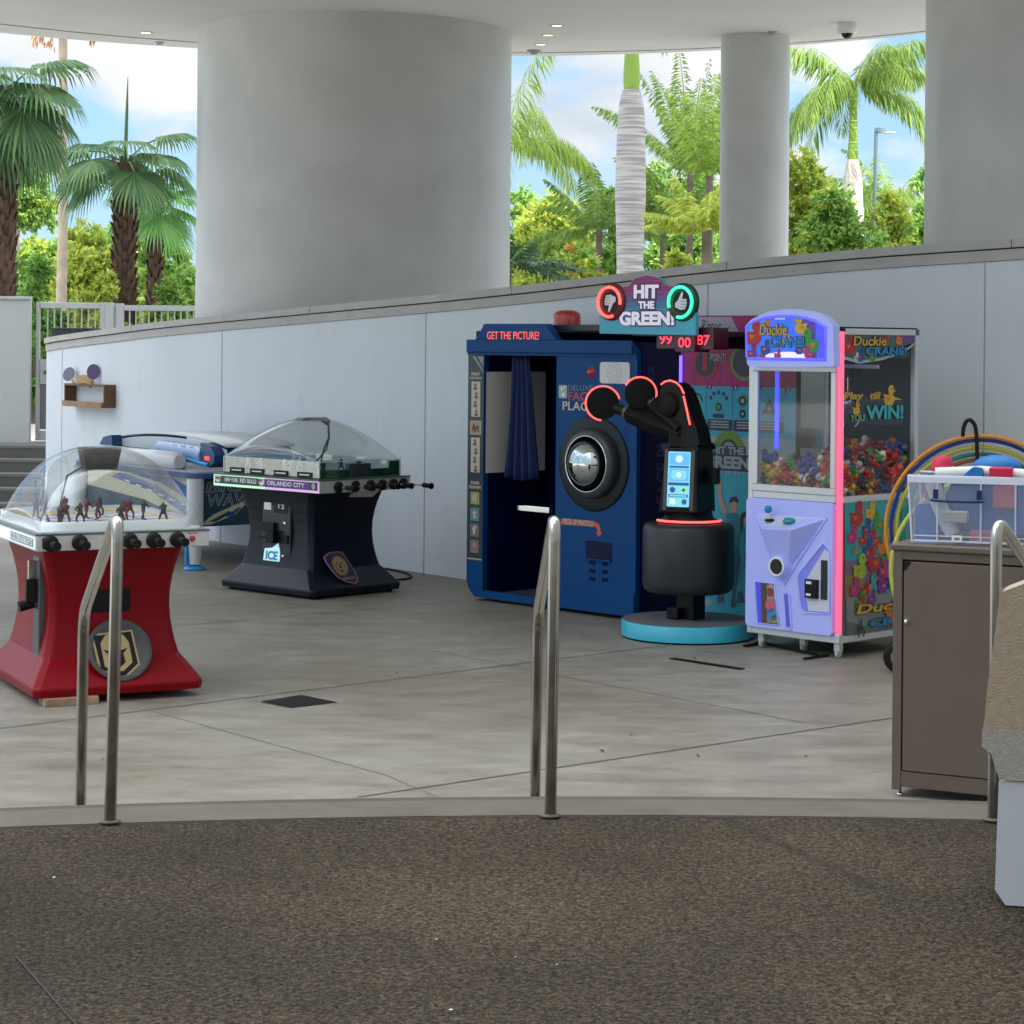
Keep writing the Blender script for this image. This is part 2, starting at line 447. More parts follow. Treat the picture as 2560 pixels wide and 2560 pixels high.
def streaks(mt, ca, cb, amt=1.0):
    nt=mt.node_tree; b=nt.nodes['Principled BSDF']; src=b.inputs['Base Color'].links[0].from_socket
    t=nt.nodes.new('ShaderNodeTexCoord'); mp=nt.nodes.new('ShaderNodeMapping'); mp.inputs['Scale'].default_value=(5,5,.35)
    n=nt.nodes.new('ShaderNodeTexNoise'); n.inputs['Scale'].default_value=1.6; n.inputs['Detail'].default_value=7; n.inputs['Roughness'].default_value=.65
    r=nt.nodes.new('ShaderNodeValToRGB'); r.color_ramp.elements[0].position=.30; r.color_ramp.elements[1].position=.55; r.color_ramp.elements[0].color=(*ca,1); r.color_ramp.elements[1].color=(*cb,1)
    m=nt.nodes.new('ShaderNodeMix'); m.data_type='RGBA'; m.blend_type='MULTIPLY'; m.inputs[0].default_value=amt
    nt.links.new(t.outputs['Object'],mp.inputs[0]); nt.links.new(mp.outputs[0],n.inputs[0]); nt.links.new(n.outputs[0],r.inputs[0]); nt.links.new(src,m.inputs[6]); nt.links.new(r.outputs[0],m.inputs[7]); nt.links.new(m.outputs[2],b.inputs['Base Color'])
streaks(M_wall,(0.965,0.967,0.965),(1,1,1))
def smudges(mt, scale, lo, hi, tone):
    nt=mt.node_tree; b=nt.nodes['Principled BSDF']; src=b.inputs['Base Color'].links[0].from_socket
    t=nt.nodes.new('ShaderNodeTexCoord'); n=nt.nodes.new('ShaderNodeTexNoise'); n.inputs['Scale'].default_value=scale; n.inputs['Detail'].default_value=9; n.inputs['Roughness'].default_value=.72
    r=nt.nodes.new('ShaderNodeValToRGB'); r.color_ramp.elements[0].position=lo; r.color_ramp.elements[1].position=hi; r.color_ramp.elements[0].color=(1,1,1,1); r.color_ramp.elements[1].color=(*tone,1)
    m=nt.nodes.new('ShaderNodeMix'); m.data_type='RGBA'; m.blend_type='MULTIPLY'; m.inputs[0].default_value=1
    nt.links.new(t.outputs['Object'],n.inputs[0]); nt.links.new(n.outputs[0],r.inputs[0]); nt.links.new(src,m.inputs[6]); nt.links.new(r.outputs[0],m.inputs[7]); nt.links.new(m.outputs[2],b.inputs['Base Color'])
smudges(M_wall, 2.3, .60, .78, (0.84,0.84,0.82)); smudges(M_conc, 1.7, .60, .72, (0.80,0.76,0.70)); smudges(M_conc, 14, .66, .74, (0.72,0.69,0.64))
M_cap = mat('concrete_coping', (0.46, 0.45, 0.43), 0.65, var=0.07, vscale=4, bump=0.12)
M_gap = mat('shadow_gap', (0.06, 0.06, 0.06), 0.9)
M_col = mat('column_stucco', (0.54, 0.54, 0.53), 0.34, var=0.075, vscale=1.3, bump=0.16, bscale=22)
M_ceil = mat('soffit_plaster', (0.74, 0.735, 0.715), 0.7, var=0.03, vscale=1.5)
M_earth = mat('planted_ground', (0.09, 0.11, 0.04), 0.9, var=0.4, vscale=0.6)
M_bounce = mat('bounce_gravel', (0.40, 0.385, 0.34), 0.9, var=0.15, vscale=0.8)  # pale tone chosen so the hidden terrace bounces sun up onto the soffit
M_white = mat('white_paint', (0.62, 0.64, 0.65), 0.45, var=0.03, vscale=5)

smudges(M_col, 1.4, .52, .75, (0.88,0.88,0.87)); smudges(M_cap, 3.0, .54, .72, (0.78,0.77,0.74)); smudges(M_curb, 3.0, .5, .7, (0.72,0.70,0.66))
# ground
mb = MB(); mb.add([(-600,-200,-0.35),(600,-200,-0.35),(600,1500,-0.35),(-600,1500,-0.35)], [(0,1,2,3)], M_earth)
struct(mb.build('ground'))

def wallpt(t):   # plan of the curved wall, t along it
    P = WP; n = len(P)-1
    i = min(int(t), n-1); u = t-i
    p0 = P[max(i-1,0)]; p1 = P[i]; p2 = P[i+1]; p3 = P[min(i+2,n)]
    f = lambda a,b,c,d: 0.5*((2*b)+(-a+c)*u+(2*a-5*b+4*c-d)*u*u+(-a+3*b-3*c+d)*u*u*u)
    return (f(p0[0],p1[0],p2[0],p3[0]), f(p0[1],p1[1],p2[1],p3[1]))
WP = [(-5.30,24.7),(-4.2,23.25),(-3.08,21.8),(-1.9,20.28),(-0.77,18.8),(0.1,17.78),(1.0,16.95),(2.1,16.15),(3.3,15.5),(4.8,14.95),(7.9,14.4)]
CAPY = [(100,848),(150,840),(300,817),(440,800),(474,797),(820,763),(1268,719),(1789,657),(2060,630),(2300,612),(2498,600),(2900,570),(4200,520)]
def cap_z(X, Y):
    px = 1280+X*F/Y
    px = 1280+X*F/Y + ROLL*0
    for a, b in zip(CAPY, CAPY[1:]):
        if px <= b[0] or b is CAPY[-1]:
            py = a[1]+(b[1]-a[1])*(px-a[0])/(b[0]-a[0]); break
    return EYE-((py-860)-ROLL*(px-1280))*Y/F
N = 120
front = [wallpt(10*i/N) for i in range(N+1)]
tops = [cap_z(*p) for p in front]
# smooth the top line
for _ in range(30):
    tops = [tops[0]]+[(tops[i-1]+2*tops[i]+tops[i+1])/4 for i in range(1,N)]+[tops[-1]]
def offs(pts, d):
    out = []
    for i, p in enumerate(pts):
        a = pts[max(i-1,0)]; b = pts[min(i+1,len(pts)-1)]
        t = Vector((b[0]-a[0], b[1]-a[1])).normalized(); n = Vector((t.y, -t.x))   # towards the viewer side
        out.append((p[0]+n.x*d, p[1]+n.y*d))
    return out
def strip_wall(mb, f, b, z0s, z1s, m, smooth=True):
    n = len(f); vs = []
    for i in range(n):
        vs += [(*f[i], z0s[i]), (*f[i], z1s[i]), (*b[i], z1s[i]), (*b[i], z0s[i])]
    fs = []
    for i in range(n-1):
        a, c = 4*i, 4*i+4
        fs += [(a, c, c+1, a+1), (a+1, c+1, c+2, a+2), (a+2, c+2, c+3, a+3)]
    mb.add(vs, fs, m, False)
    mb.add(vs, [(0,1,2,3), (4*n-1,4*n-2,4*n-3,4*n-4)], m)
TH = 0.42
# rounded far-left end of the wall: a half circle in plan joining front and back
def end_round(f0, b0, k=8):
    c = Vector(((f0[0]+b0[0])/2, (f0[1]+b0[1])/2)); a = Vector(f0)-c; r = a.length
    t = Vector((front[0][0]-front[1][0], front[0][1]-front[1][1])).normalized()
    return [tuple(c+a*math.cos(PI*i/(2*k))+t*r*math.sin(PI*i/(2*k))) for i in range(k, 0, -1)], [tuple(c-a*math.cos(PI*i/(2*k))+t*r*math.sin(PI*i/(2*k))) for i in range(k, 0, -1)]
def full(d0, d1):
    f = offs(front, d0); b = offs(front, -d1)
    ff, bb = end_round(f[0], b[0])
    return ff+f, bb+b
K = 8
TZ = [tops[0]]*K+tops
curved = empty('curved_wall', (0,0,0), 0, 'long pale blue-grey curved wall topped by a stone coping, running behind the game machines', 'wall')
mb = MB(); f, b = full(0, TH); strip_wall(mb, f, b, [-0.3]*len(f), [z-0.153 for z in TZ], M_wall); mb.build('wall_panel', curved)
mb = MB(); f, b = full(0.012, TH); strip_wall(mb, f, b, [z-0.150 for z in TZ], [z-0.072 for z in TZ], M_cap)
f, b = full(-0.006, TH-0.01); strip_wall(mb, f, b, [z-0.0725 for z in TZ], [z-0.062 for z in TZ], M_gap)
f, b = full(0.03, TH+0.02); strip_wall(mb, f, b, [z-0.0622 for z in TZ], TZ, M_cap)
f, b = full(-0.006, TH-0.01); strip_wall(mb, f, b, [z-0.1535 for z in TZ], [z-0.1495 for z in TZ], M_gap)
# coping stone joints
for t in (1.15, 3.02, 4.9, 6.6, 8.2):
    x, y = wallpt(t); x2, y2 = wallpt(t+0.004); X, Y = offs([(x,y),(x2,y2)], 0.0325)[0]; X2, Y2 = offs([(x,y),(x2,y2)], 0.0325)[1]
    z = cap_z(x, y)
    mb.add([(X,Y,z-0.06),(X2,Y2,z-0.06),(X2,Y2,z-0.002),(X,Y,z-0.002)], [(0,1,2,3)], M_gap)
mb.build('coping', curved)
# panel joints: thin recesses drawn as narrow dark reveals
def find_t(px):
    lo, hi = 0, 10
    for _ in range(40):
        m = (lo+hi)/2; x, y = wallpt(m)
        if 1280+x*F/y < px: lo = m
        else: hi = m
    return lo
mb = MB(); M_reveal = mat('panel_reveal', (0.26, 0.29, 0.33), 0.7)
for px in (156, 555, 1064, 1768, 2460):
    t = find_t(px); x, y = wallpt(t); x2, y2 = wallpt(t+0.0045)
    a = offs([(x,y),(x2,y2)], 0.003); z = cap_z(x, y)-0.155
    mb.add([(*a[0],0),(*a[1],0),(*a[1],z),(*a[0],z)], [(0,1,2,3)], M_reveal)
mb.build('panel_joint', curved)

# deck levels
def edgeY(X): return 7.65-0.045*(X-0.8)**2
XS = [-7.5+15.5*i/60 for i in range(61)]
floor_poly = [(x, edgeY(x)+0.9) for x in XS]
back = [(9,14.2),(9,40),(-30,40),(-30,7)]
mb = MB()
mb.add([(p[0],p[1],0) for p in floor_poly+back], [tuple(range(len(floor_poly)+len(back)))], M_conc)
struct(mb.build('concrete_floor'), 'smooth grey poured concrete deck under the game machines')
# upper pebble deck, curb and the two hidden steps
mb = MB()
near = [(x, edgeY(x)-0.31) for x in XS]
mb.add([(p[0],p[1],0.4) for p in near]+[(8,-8,0.4),(-30,-8,0.4),(-30,near[0][1],0.4)], [tuple(range(len(near)+3))], M_peb)
struct(mb.build('pebble_deck'), 'brown exposed aggregate deck in the foreground')
def band(mb, d0, d1, z0, z1, m):
    vs = []
    for x in XS: vs += [(x, edgeY(x)+d0, z0), (x, edgeY(x)+d0, z1), (x, edgeY(x)+d1, z1), (x, edgeY(x)+d1, z0)]
    fs = []
    for i in range(len(XS)-1):
        a, c = 4*i, 4*i+4
        fs += [(a, c, c+1, a+1), (a+1, c+1, c+2, a+2), (a+2, c+2, c+3, a+3)]
    mb.add(vs, fs, m)
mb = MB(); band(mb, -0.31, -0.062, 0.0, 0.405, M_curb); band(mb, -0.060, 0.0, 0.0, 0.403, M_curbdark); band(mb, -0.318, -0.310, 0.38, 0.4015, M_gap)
struct(mb.build('curb'), 'pale concrete edge band at the top of the steps')
mb = MB(); band(mb, 0.002, 0.33, -0.1, 0.267, M_curb); band(mb, 0.332, 0.66, -0.1, 0.133, M_curb); band(mb, 0.662, 0.92, -0.1, 0.0035, M_conc)
struct(mb.build('steps'))
# joints sawn in the floor
mb = MB()
def jline(pts, z=0.003, w=0.008, m=M_joint):
    P = [ground(*p, z) for p in pts]
    for a, b in zip(P, P[1:]):
        t = Vector((b[0]-a[0], b[1]-a[1])).normalized(); n = Vector((-t.y, t.x))*w/2
        mb.add([(a[0]-n.x,a[1]-n.y,z),(b[0]-n.x,b[1]-n.y,z),(b[0]+n.x,b[1]+n.y,z),(a[0]+n.x,a[1]+n.y,z)], [(0,1,2,3)], m)
def ext(a, b, k0, k1): return [(a[0]+(b[0]-a[0])*k0, a[1]+(b[1]-a[1])*k0), (a[0]+(b[0]-a[0])*k1, a[1]+(b[1]-a[1])*k1)]
jline(ext((425,1566),(1180,1500), -0.6, 1.3))
jline(ext((60,1813),(1625,1618), -0.2, 1.25), w=0.011)
jline(ext((894,1992),(2238,1793), 0, 1.6), w=0.012)
jline([(379,1777),(966,1937),(1090,1990)], w=0.007, m=mat('pale_joint', (0.2,0.19,0.17), 0.8))
jline([(1083,1627),(1547,1718),(2010,1806)], w=0.007)
jline([(60,1495),(300,1475)], w=0.008)
struct(mb.build('floor_joint'))
mb = MB()
jline([(40,2390),(60,2412),(135,2498),(190,2560)], z=0.404, w=0.006, m=mat('deck_joint',(0.02,0.02,0.02),0.8))
struct(mb.build('deck_joint'))
# leaf scraps and dark spots lying about on the floor
rnd = random.Random(3)
M_scrap = mat('dry_leaf', (0.05,0.04,0.03), 0.8); M_chip = mat('pale_chip', (0.7,0.7,0.66), 0.7)
mb = MB()
for px, py in ((257,1897),(992,1682),(1505,1876),(1670,1919),(1736,1645),(1905,1738),(1660,1763),(2014,1889),(1744,1888),(1578,1837)):
    x, y = ground(px, py, 0.004); r = rnd.uniform(0.006, 0.016); a = rnd.random()*3
    mb.add([(x+r*math.cos(a+q*2.1)*rnd.uniform(.6,1.3), y+2.0*r*math.sin(a+q*2.1), 0.004+0.005*(q%2)) for q in range(3)], [(0,1,2)], M_scrap)
for k in range(5):
    px, py = rnd.uniform(60,1300) if k % 3 else rnd.uniform(60, 2400), rnd.uniform(2090,2540)
    if k == 0: px, py = 135, 2193
    x, y = ground(px, py, 0.405); r = rnd.uniform(0.002, 0.0045)
    mb.add([(x+r*1.4*math.cos(q*1.57), y+r*1.4*math.sin(q*1.57), 0.4055) for q in range(4)], [(0,1,2,3)], M_chip)
tag(mb.build('floor_litter'), None, None, None, 'stuff')['label'] = 'scattered dry leaf scraps and pale chips on the deck'

# terrace behind the wall
mb = MB()
bk = offs(front, -TH+0.05)
mb.zprism([(p[0],p[1]) for p in bk]+[(30,14),(60,60),(-60,60),(-60,26.2),(-5.6,26.2)], -0.3, 0.72, M_bounce)
struct(mb.build('planting_terrace'))
# stairs at the far left
sf = Frame(-5.3, 24.2, 0)
mb = MB(); M_step2 = mat('step_nosing', (0.17,0.165,0.15), 0.7); M_step = mat('stair_concrete', (0.11,0.108,0.10), 0.7, var=0.15, vscale=3)
for i in range(5):
    mb.box(-9.5, -5.36, 24.35+0.33*i, 24.35+0.33*i+(0.33 if i < 4 else 1.2), 0.002, 0.148*(i+1), M_step)
    mb.box(-9.5, -5.36, 24.34+0.33*i, 24.352+0.33*i, 0.148*(i+1)-0.03, 0.148*(i+1)+0.003, M_step2)
struct(mb.build('far_steps'), 'grey concrete steps rising to the gate beyond the wall end')

# ceiling: round soffit over the deck running back over the viewer
CZ = 5.42; CX, CY, CR = -0.96, 17.95, 7.78
arc = [(CX+CR*math.cos(R(a)), CY+CR*math.sin(R(a))) for a in range(0, 181, 3)]
mb = MB()
mb.zprism(arc+[(CX-CR, 12.5), (9.1, 12.5), (9.1, 16.0)], CZ, CZ+0.5, M_ceil)
# seam line in the plaster
vs = []; fs = []
arc2 = [(CX+0.35+(CR-0.55)*math.cos(R(a)), CY+0.2+(CR-0.55)*math.sin(R(a))) for a in range(20, 161, 2)]
for i, p in enumerate(arc2):
    d = (Vector(p)-Vector((CX+0.35,CY+0.2))).normalized()*0.02
    vs += [(p[0]-d.x,p[1]-d.y,CZ-0.003),(p[0]+d.x,p[1]+d.y,CZ-0.003)]
for i in range(len(arc2)-1): fs.append((2*i,2*i+1,2*i+3,2*i+2))
mb.add(vs, fs, mat('plaster_seam', (0.2,0.2,0.19), 0.8))
struct(mb.build('ceiling'), 'smooth plaster soffit with a curved outer edge')
# unseen block added behind and to the right to keep sun off the deck
mb = MB(); M_bld = mat('sun_block_wall', (0.62,0.61,0.58), 0.7)
mb.zprism([(9.2,-9.0),(9.2,14.2),(24,14.2),(24,-24),(-16,-24),(-16,-9.0)], -0.3, 46, M_bld)
bw = tag(mb.build('sun_block'), 'tall pale unseen block added behind the viewer and to the right to block sun', 'building')
# unseen pale ground added at the left to bounce sunlight onto the deck
mb = MB(); mb.add([(-60,-60,0.002),(-9.6,-60,0.002),(-9.6,24.0,0.002),(-60,24.0,0.002)], [(0,1,2,3)], mat('bounce_paving', (0.62,0.60,0.54), 0.7, var=0.05, vscale=1))
struct(mb.build('bounce_sheet'), 'unseen pale ground added off to the left to bounce sunlight')

# columns
def column(name, x, y, r, label, flare=0.0, zt=CZ):
    c = empty(name, (x, y, 0.72), 0, label, 'column', 'round columns holding up the soffit')
    m = MB()
    prof = [(r*1.008, -0.6), (r*1.006, 0.8), (r, 2.2), (r, zt-0.72+0.02)]
    m.lathe(prof, M_col, n=96); m.build('shaft', c)
    if flare:
        m = MB(); m.lathe([(r-0.01, zt-1.1), (r+flare, zt-1.02), (r+flare, zt-0.73), (r-0.01, zt-0.722)], M_ceil, n=64); m.build('collar', c)
    return c
column('column', (882-1280)/F*24.0, 24.0, 785/F*24.0/2*.995, 'huge round grey concrete column standing behind the wall, left of the photo booth')
column('column', (1882-1280)/F*23.9, 23.9, 172/F*23.9/2, 'slender pale round column between the two royal palm trunks')
column('column', 5.30, 19.2, 1.62, 'wide dark grey column at the far right behind the wall')

# ceiling fittings
M_dl = mat('lamp_lens', (1,0.9,0.7), 0.5, emit=(1.0,0.80,0.45), es=1.1)
M_fix = mat('fixture_grey', (0.35,0.35,0.35), 0.5)
for px, py, wh in ((365,81,'over the wide column'),(1392,63,'nearest of the three in a row'),(1370,87,'middle of the three in a row'),(1352,110,'farthest of the three in a row')):
    x, y = ground(px, py, CZ)
    e = empty('downlight', (x, y, CZ), 0, 'small round warm ceiling light, '+wh, 'ceiling light', 'recessed ceiling lights')
    m = MB(); m.lathe([(0.055,-0.004),(0.075,-0.012),(0.08,-0.001)], M_white, n=24); m.build('trim_ring', e)
    m = MB(); m.lathe([(0,-0.006),(0.054,-0.006)], M_dl, n=24); m.build('lens', e)
x, y = ground(1335, 126, CZ)
e = empty('smoke_detector', (x,y,CZ), 0, 'round grey smoke detector on the soffit beside the ceiling lights', 'smoke detector')
m = MB(); m.lathe([(0.0,-0.05),(0.04,-0.045),(0.05,-0.02),(0.085,-0.015),(0.085,0)], M_fix, n=20); m.build('housing', e)
x, y = ground(2118, 58, CZ)
e = empty('dome_camera', (x,y,CZ), 0, 'white dome security camera hanging from the soffit edge above the right palm', 'security camera')
m = MB(); m.lathe([(0.07,-0.11),(0.1,-0.1),(0.11,-0.05),(0.09,0)], mat('white_plastic',(0.75,0.75,0.73),0.35), n=24); m.build('housing', e)
m = MB(); m.ball((0,0,-0.105), 0.062, mat('black_gloss',(0.01,0.01,0.012),0.08)); m.build('lens_bubble', e)
for px, py, wh in ((1932,79,'above the slender column'),(399,105,'left of the wide column')):
    x, y = ground(px, py, CZ)
    e = tag(MB().lathe([(0.0,-0.03),(0.03,-0.03),(0.05,-0.008),(0.06,0)], M_fix, n=16).build('sprinkler_head'), 'tiny grey sprinkler head on the soffit '+wh, 'sprinkler')
    e.location = (x, y, CZ)

# ---- fence and gate at the far left
FY = 26.6
def fx(px): return (px-1280)*FY/F
def fz(py, px=300): return height_at(px, py, FY)[1]
M_fence = mat('fence_paint', (0.44,0.46,0.46), 0.45, var=0.03)
M_bar = mat('fence_bar', (0.42,0.45,0.44), 0.5)
gate = empty('gate', (fx(90), FY, 0.72), 0, 'light grey metal gate with thin upright bars at the head of the far steps', 'gate')
g0 = Vector((fx(90), FY, 0.72))
def gbox(m, x0, x1, z0, z1, mt, t=0.05): m.box(x0-g0.x, x1-g0.x, -t/2, t/2, z0-g0.z, z1-g0.z, mt)
zt, zb = fz(757), 0.76
m = MB(); gbox(m, fx(91), fx(100), zb, zt, M_fence); gbox(m, fx(250), fx(263), zb, zt, M_fence)
gbox(m, fx(100)+.003, fx(250)-.003, fz(772), zt-.002, M_fence, .048); gbox(m, fx(100)+.003, fx(250)-.003, fz(962), fz(900), M_fence, .046); gbox(m, fx(100)+.003, fx(250)-.003, zb, fz(1078), M_fence, .046)
m.build('frame', gate, 0.004)
m = MB()
for k in range(1, 9): gbox(m, fx(100+k*17), fx(103+k*17), fz(1080), fz(770), M_bar, 0.02)
m.build('bars', gate)
m = MB(); gbox(m, fx(113), fx(128), fz(938), fz(928), mat('dark_metal',(0.08,0.08,0.08),0.4), 0.14); m.build('handle', gate)
m = MB(); gbox(m, fx(101), fx(249), fz(1075), fz(963), mat('grey_screen',(0.16,0.16,0.18),0.4), 0.012); m.build('kick_panel', gate)
fen = empty('fence', (fx(300), FY, 0.72), 0, 'light grey picket fence with upright bars between the gate and the wide column', 'fence')
g0 = Vector((fx(300), FY, 0.72))
m = MB(); gbox(m, fx(264), fx(285), 0.72, fz(757), M_fence, .1); m.build('post', fen, .004)
m = MB(); gbox(m, fx(289), fx(309), 0.72, fz(759), M_fence, .06); m.build('post', fen, .004)
m = MB(); gbox(m, fx(310), fx(520), fz(776), fz(763), M_fence, .05); m.build('rail', fen, .003); m = MB(); gbox(m, fx(310), fx(520), .8, .86, M_fence, .05); m.build('rail', fen, .003)
m = MB()
for k in range(13): gbox(m, fx(322+k*16), fx(325+k*16), .85, fz(770), M_bar, .02)
m.build('bars', fen)
scr = empty('side_panel_wall', (fx(60), FY-.15, 0.72), 0, 'plain grey panel screen left of the gate', 'screen')
m = MB(); m.box(-1.6, fx(84)-fx(60), -.05, .05, 0, fz(752)-.72, M_fence); m.build('panel', scr, .005)
m = MB(); m.box(-1.6, fx(84)-fx(60), -.07, .07, fz(752)-.718, fz(750)-.69, M_fence); m.build('top_rail', scr, .003)
# navy box lying on the coping
t = find_t(182); x, y = wallpt(t); z = cap_z(x, y)
x, y = -5.02, 24.75
nb = empty('storage_box', (x, y, tops[0]), R(-20), 'flat dark navy box on the coping at the far left wall end', 'box')
m = MB(); m.box(-.22, .27, -.12, .12, 0.002, .095, mat('navy_plastic', (0.01,0.014,0.03), 0.5)); m.build('body', nb, .006)
m = MB(); m.box(-.23, .28, -.13, .13, .097, .115, mat('navy_plastic', (0.01,0.014,0.03), 0.5)); m.build('lid', nb, .004)
# ================================================================ handrails
M_steel = mat('brushed_steel', (0.40,0.385,0.355), 0.17, metal=1.0, var=0.10, vscale=14)
def fillet(P, rad, n=6):
    out = [Vector(P[0])]
    for i in range(1, len(P)-1):
        a, b, c = Vector(P[i-1]), Vector(P[i]), Vector(P[i+1])
        u, w = (a-b), (c-b); r = min(rad, u.length*.45, w.length*.45); u.normalize(); w.normalize()
        p, q = b+u*r, b+w*r
        for k in range(n+1):
            t = k/n; out.append(p*(1-t)**2+b*2*t*(1-t)+q*t*t)
    out.append(Vector(P[-1]))
    return out
def handrail(near, lean, far, label):
    (x0, y0), (x1, y1) = near, far
    o = empty('handrail', (x0, y0, 0.405), 0, label, 'handrail', 'steel handrails along the steps')
    m = MB()
    P = [(0,0,-0.01), (lean,0,0.99), (lean*1.0+(x1-x0)*0.06,(y1-y0)*.14,1.035), (x1-x0+.008,y1-y0,0.585), (x1-x0,y1-y0,-0.42)]
    Q = [Vector(P[0])] + fillet([P[0], P[1], P[2], P[3]], 0.085)[1:-1]
    pts = fillet([P[0], (lean,0,1.025), P[3], P[4]], 0.10, 8)
    m.tube(pts, 0.0205, M_steel, n=20); m.build('rail', o)
    m = MB(); m.lathe([(0.0215,0.0),(0.036,0.001),(0.036,0.004),(0.022,0.009)], M_curb, n=20); m.build('base_collar', o)
    return o
a = ground(275, 2055, .405); handrail(a, 0.018, (a[0]-.265, a[1]+.83), 'bent steel handrail in front of the red dome hockey table, leftmost of the three')
a = ground(1376, 2040, .405); handrail(a, 0.006, (a[0]-.045, a[1]+.83), 'bent steel handrail in front of the blue photo booth, middle one of the three')
a = ground(2484, 2050, .405); handrail(a, 0.0, (a[0]+.42, a[1]+.75), 'bent steel handrail beside the beige chair at the right edge of the view')

# ================================================================ dome game tables
M_red = mat('red_moulded_plastic', (0.21,0.0005,0.006), 0.36, var=0.05, vscale=3, spec=.18)
M_navy = mat('charcoal_moulded_plastic', (0.005,0.008,0.017), 0.36, var=0.1, vscale=4, spec=.3)
M_alu = mat('satin_aluminium', (0.62,0.63,0.63), 0.38, metal=0.35, var=0.05, vscale=10)
M_black = mat('black_plastic', (0.005,0.005,0.006), 0.4, spec=.25)
M_rub = mat('black_rubber', (0.006,0.006,0.006), 0.55, spec=.25)
M_dome = clear_mat('clear_dome', (0.94,0.97,0.96), gloss=0.50, base=0.010)
M_pane = clear_mat('clear_pane', (0.90,0.93,0.92), gloss=0.5, base=0.05)
M_ice = mat('rink_ice', (0.74,0.72,0.80), 0.25)
M_turf = mat('turf_green', (0.008,0.10,0.035), 0.6, var=0.1)
M_rline = mat('rink_red', (0.5,0.03,0.05), 0.4); M_bline = mat('rink_blue', (0.05,0.1,0.45), 0.4)
M_yel = mat('rink_yellow', (0.8,0.62,0.12), 0.4)
M_pw = mat('print_white', (0.80,0.80,0.80), 0.5)
M_gold = mat('print_gold', (0.42,0.30,0.14), 0.45)
M_chrome = mat('chrome', (0.7,0.7,0.7), 0.12, metal=1.0)
M_wood = mat('raw_wood', (0.32,0.21,0.13), 0.75, var=0.25, vscale=12)
LEN, WID = 1.28, 0.98

def skin_figure(pts, edges, rad, name):
    me = bpy.data.meshes.new(name); me.from_pydata(pts, edges, [])
    o = bpy.data.objects.new(name, me); col.objects.link(o)
    o.modifiers.new('skin', 'SKIN')
    for i, r in enumerate(rad): me.skin_vertices[0].data[i].radius = (r, r)
    me.skin_vertices[0].data[0].use_root = True
    sb = o.modifiers.new('sub', 'SUBSURF'); sb.levels = 1; sb.render_levels = 1
    dg = bpy.context.evaluated_depsgraph_get()
    m2 = bpy.data.meshes.new_from_object(o.evaluated_get(dg))
    bpy.data.objects.remove(o)
    for p in m2.polygons: p.use_smooth = True
    return m2
FP = [(0,0,.066),(0,0,.095),(.002,0,.108),(.004,0,.122),(0,.016,.100),(.018,.02,.085),(.036,.008,.078),(0,-.016,.100),(.018,-.016,.082),(.038,0,.072),
      (0,.011,.058),(.012,.018,.034),(0,.022,.008),(.016,.024,.005),(0,-.011,.058),(-.012,-.018,.034),(-.006,-.022,.008),(.01,-.024,.005)]
FE = [(0,1),(1,2),(2,3),(1,4),(4,5),(5,6),(1,7),(7,8),(8,9),(0,10),(10,11),(11,12),(12,13),(0,14),(14,15),(15,16),(16,17)]
FRD = [.013,.014,.006,.0095,.007,.0055,.0045,.007,.0055,.0045,.0085,.0065,.005,.004,.0085,.0065,.005,.004]
fig_mesh = skin_figure([(p[0]*1.0,p[1]*1.0,p[2]) for p in FP], FE, FRD, 'player_body')

def hourglass(m, mt, top, hs, he, zb):
    """pedestal: hs half-depth along y, he half-width along x; side edges curve inwards"""
    prof = []
    zz = [zb, zb+.045, zb+.19, zb+.24, zb+.30, zb+.38, zb+.46, zb+.54, zb+.62, zb+.70, top-.03, top]
    for z in zz:
        u = (z-zb)/(top-zb)
        if z <= zb+.046: k = 1.0 if z > zb else .985
        elif z <= zb+.2: k = .80
        else:
            w = (z-(zb+.2))/(top-(zb+.2)); k = .795-.10*math.sin(PI*min(1,w*1.0))**.9+ .045*w
        prof.append((z, k))
    vs = []; fs = []
    ch = .035
    for z, k in prof:
        a, b = he*k, hs*k
        if z > zb+.1: b = hs*(k*.93)
        ring_ = [(-a+ch,-b),(a-ch,-b),(a,-b+ch),(a,b-ch),(a-ch,b),(-a+ch,b),(-a,b-ch),(-a,-b+ch)]
        vs += [(p[0],p[1],z) for p in ring_]
    for j in range(len(prof)-1):
        for i in range(8):
            fs.append((j*8+i, j*8+(i+1)%8, (j+1)*8+(i+1)%8, (j+1)*8+i))
    m.add(vs, fs, mt, False)
    m.add(vs, [tuple(range(7,-1,-1)), tuple(range(len(vs)-8,len(vs)))], mt)
    return prof
def edge_at(prof, z, h, dep=False):
    for (a, k), (b, l) in zip(prof, prof[1:]):
        if a <= z <= b:
            v = h*(k+(l-k)*(z-a)/(b-a)); break
    if dep and z > prof[0][0]+.1: v *= .93
    return v

def dome_mesh(m, a, b, z0, h, mt, p=2.0, q=0.5, nx=40, ny=40):
    vs = []; fs = []
    for j in range(ny+1):
        v = math.sin(PI/2*(-1+2*j/ny))
        for i in range(nx+1):
            u = math.sin(PI/2*(-1+2*i/nx))
            g = max(0, (1-abs(u)**p))**q*max(0, (1-abs(v)**p))**q
            vs.append((a*u, b*v, z0+h*g))
    for j in range(ny):
        for i in range(nx):
            k = j*(nx+1)+i; fs.append((k, k+1, k+nx+2, k+nx+1))
    m.add(vs, fs, mt, True)

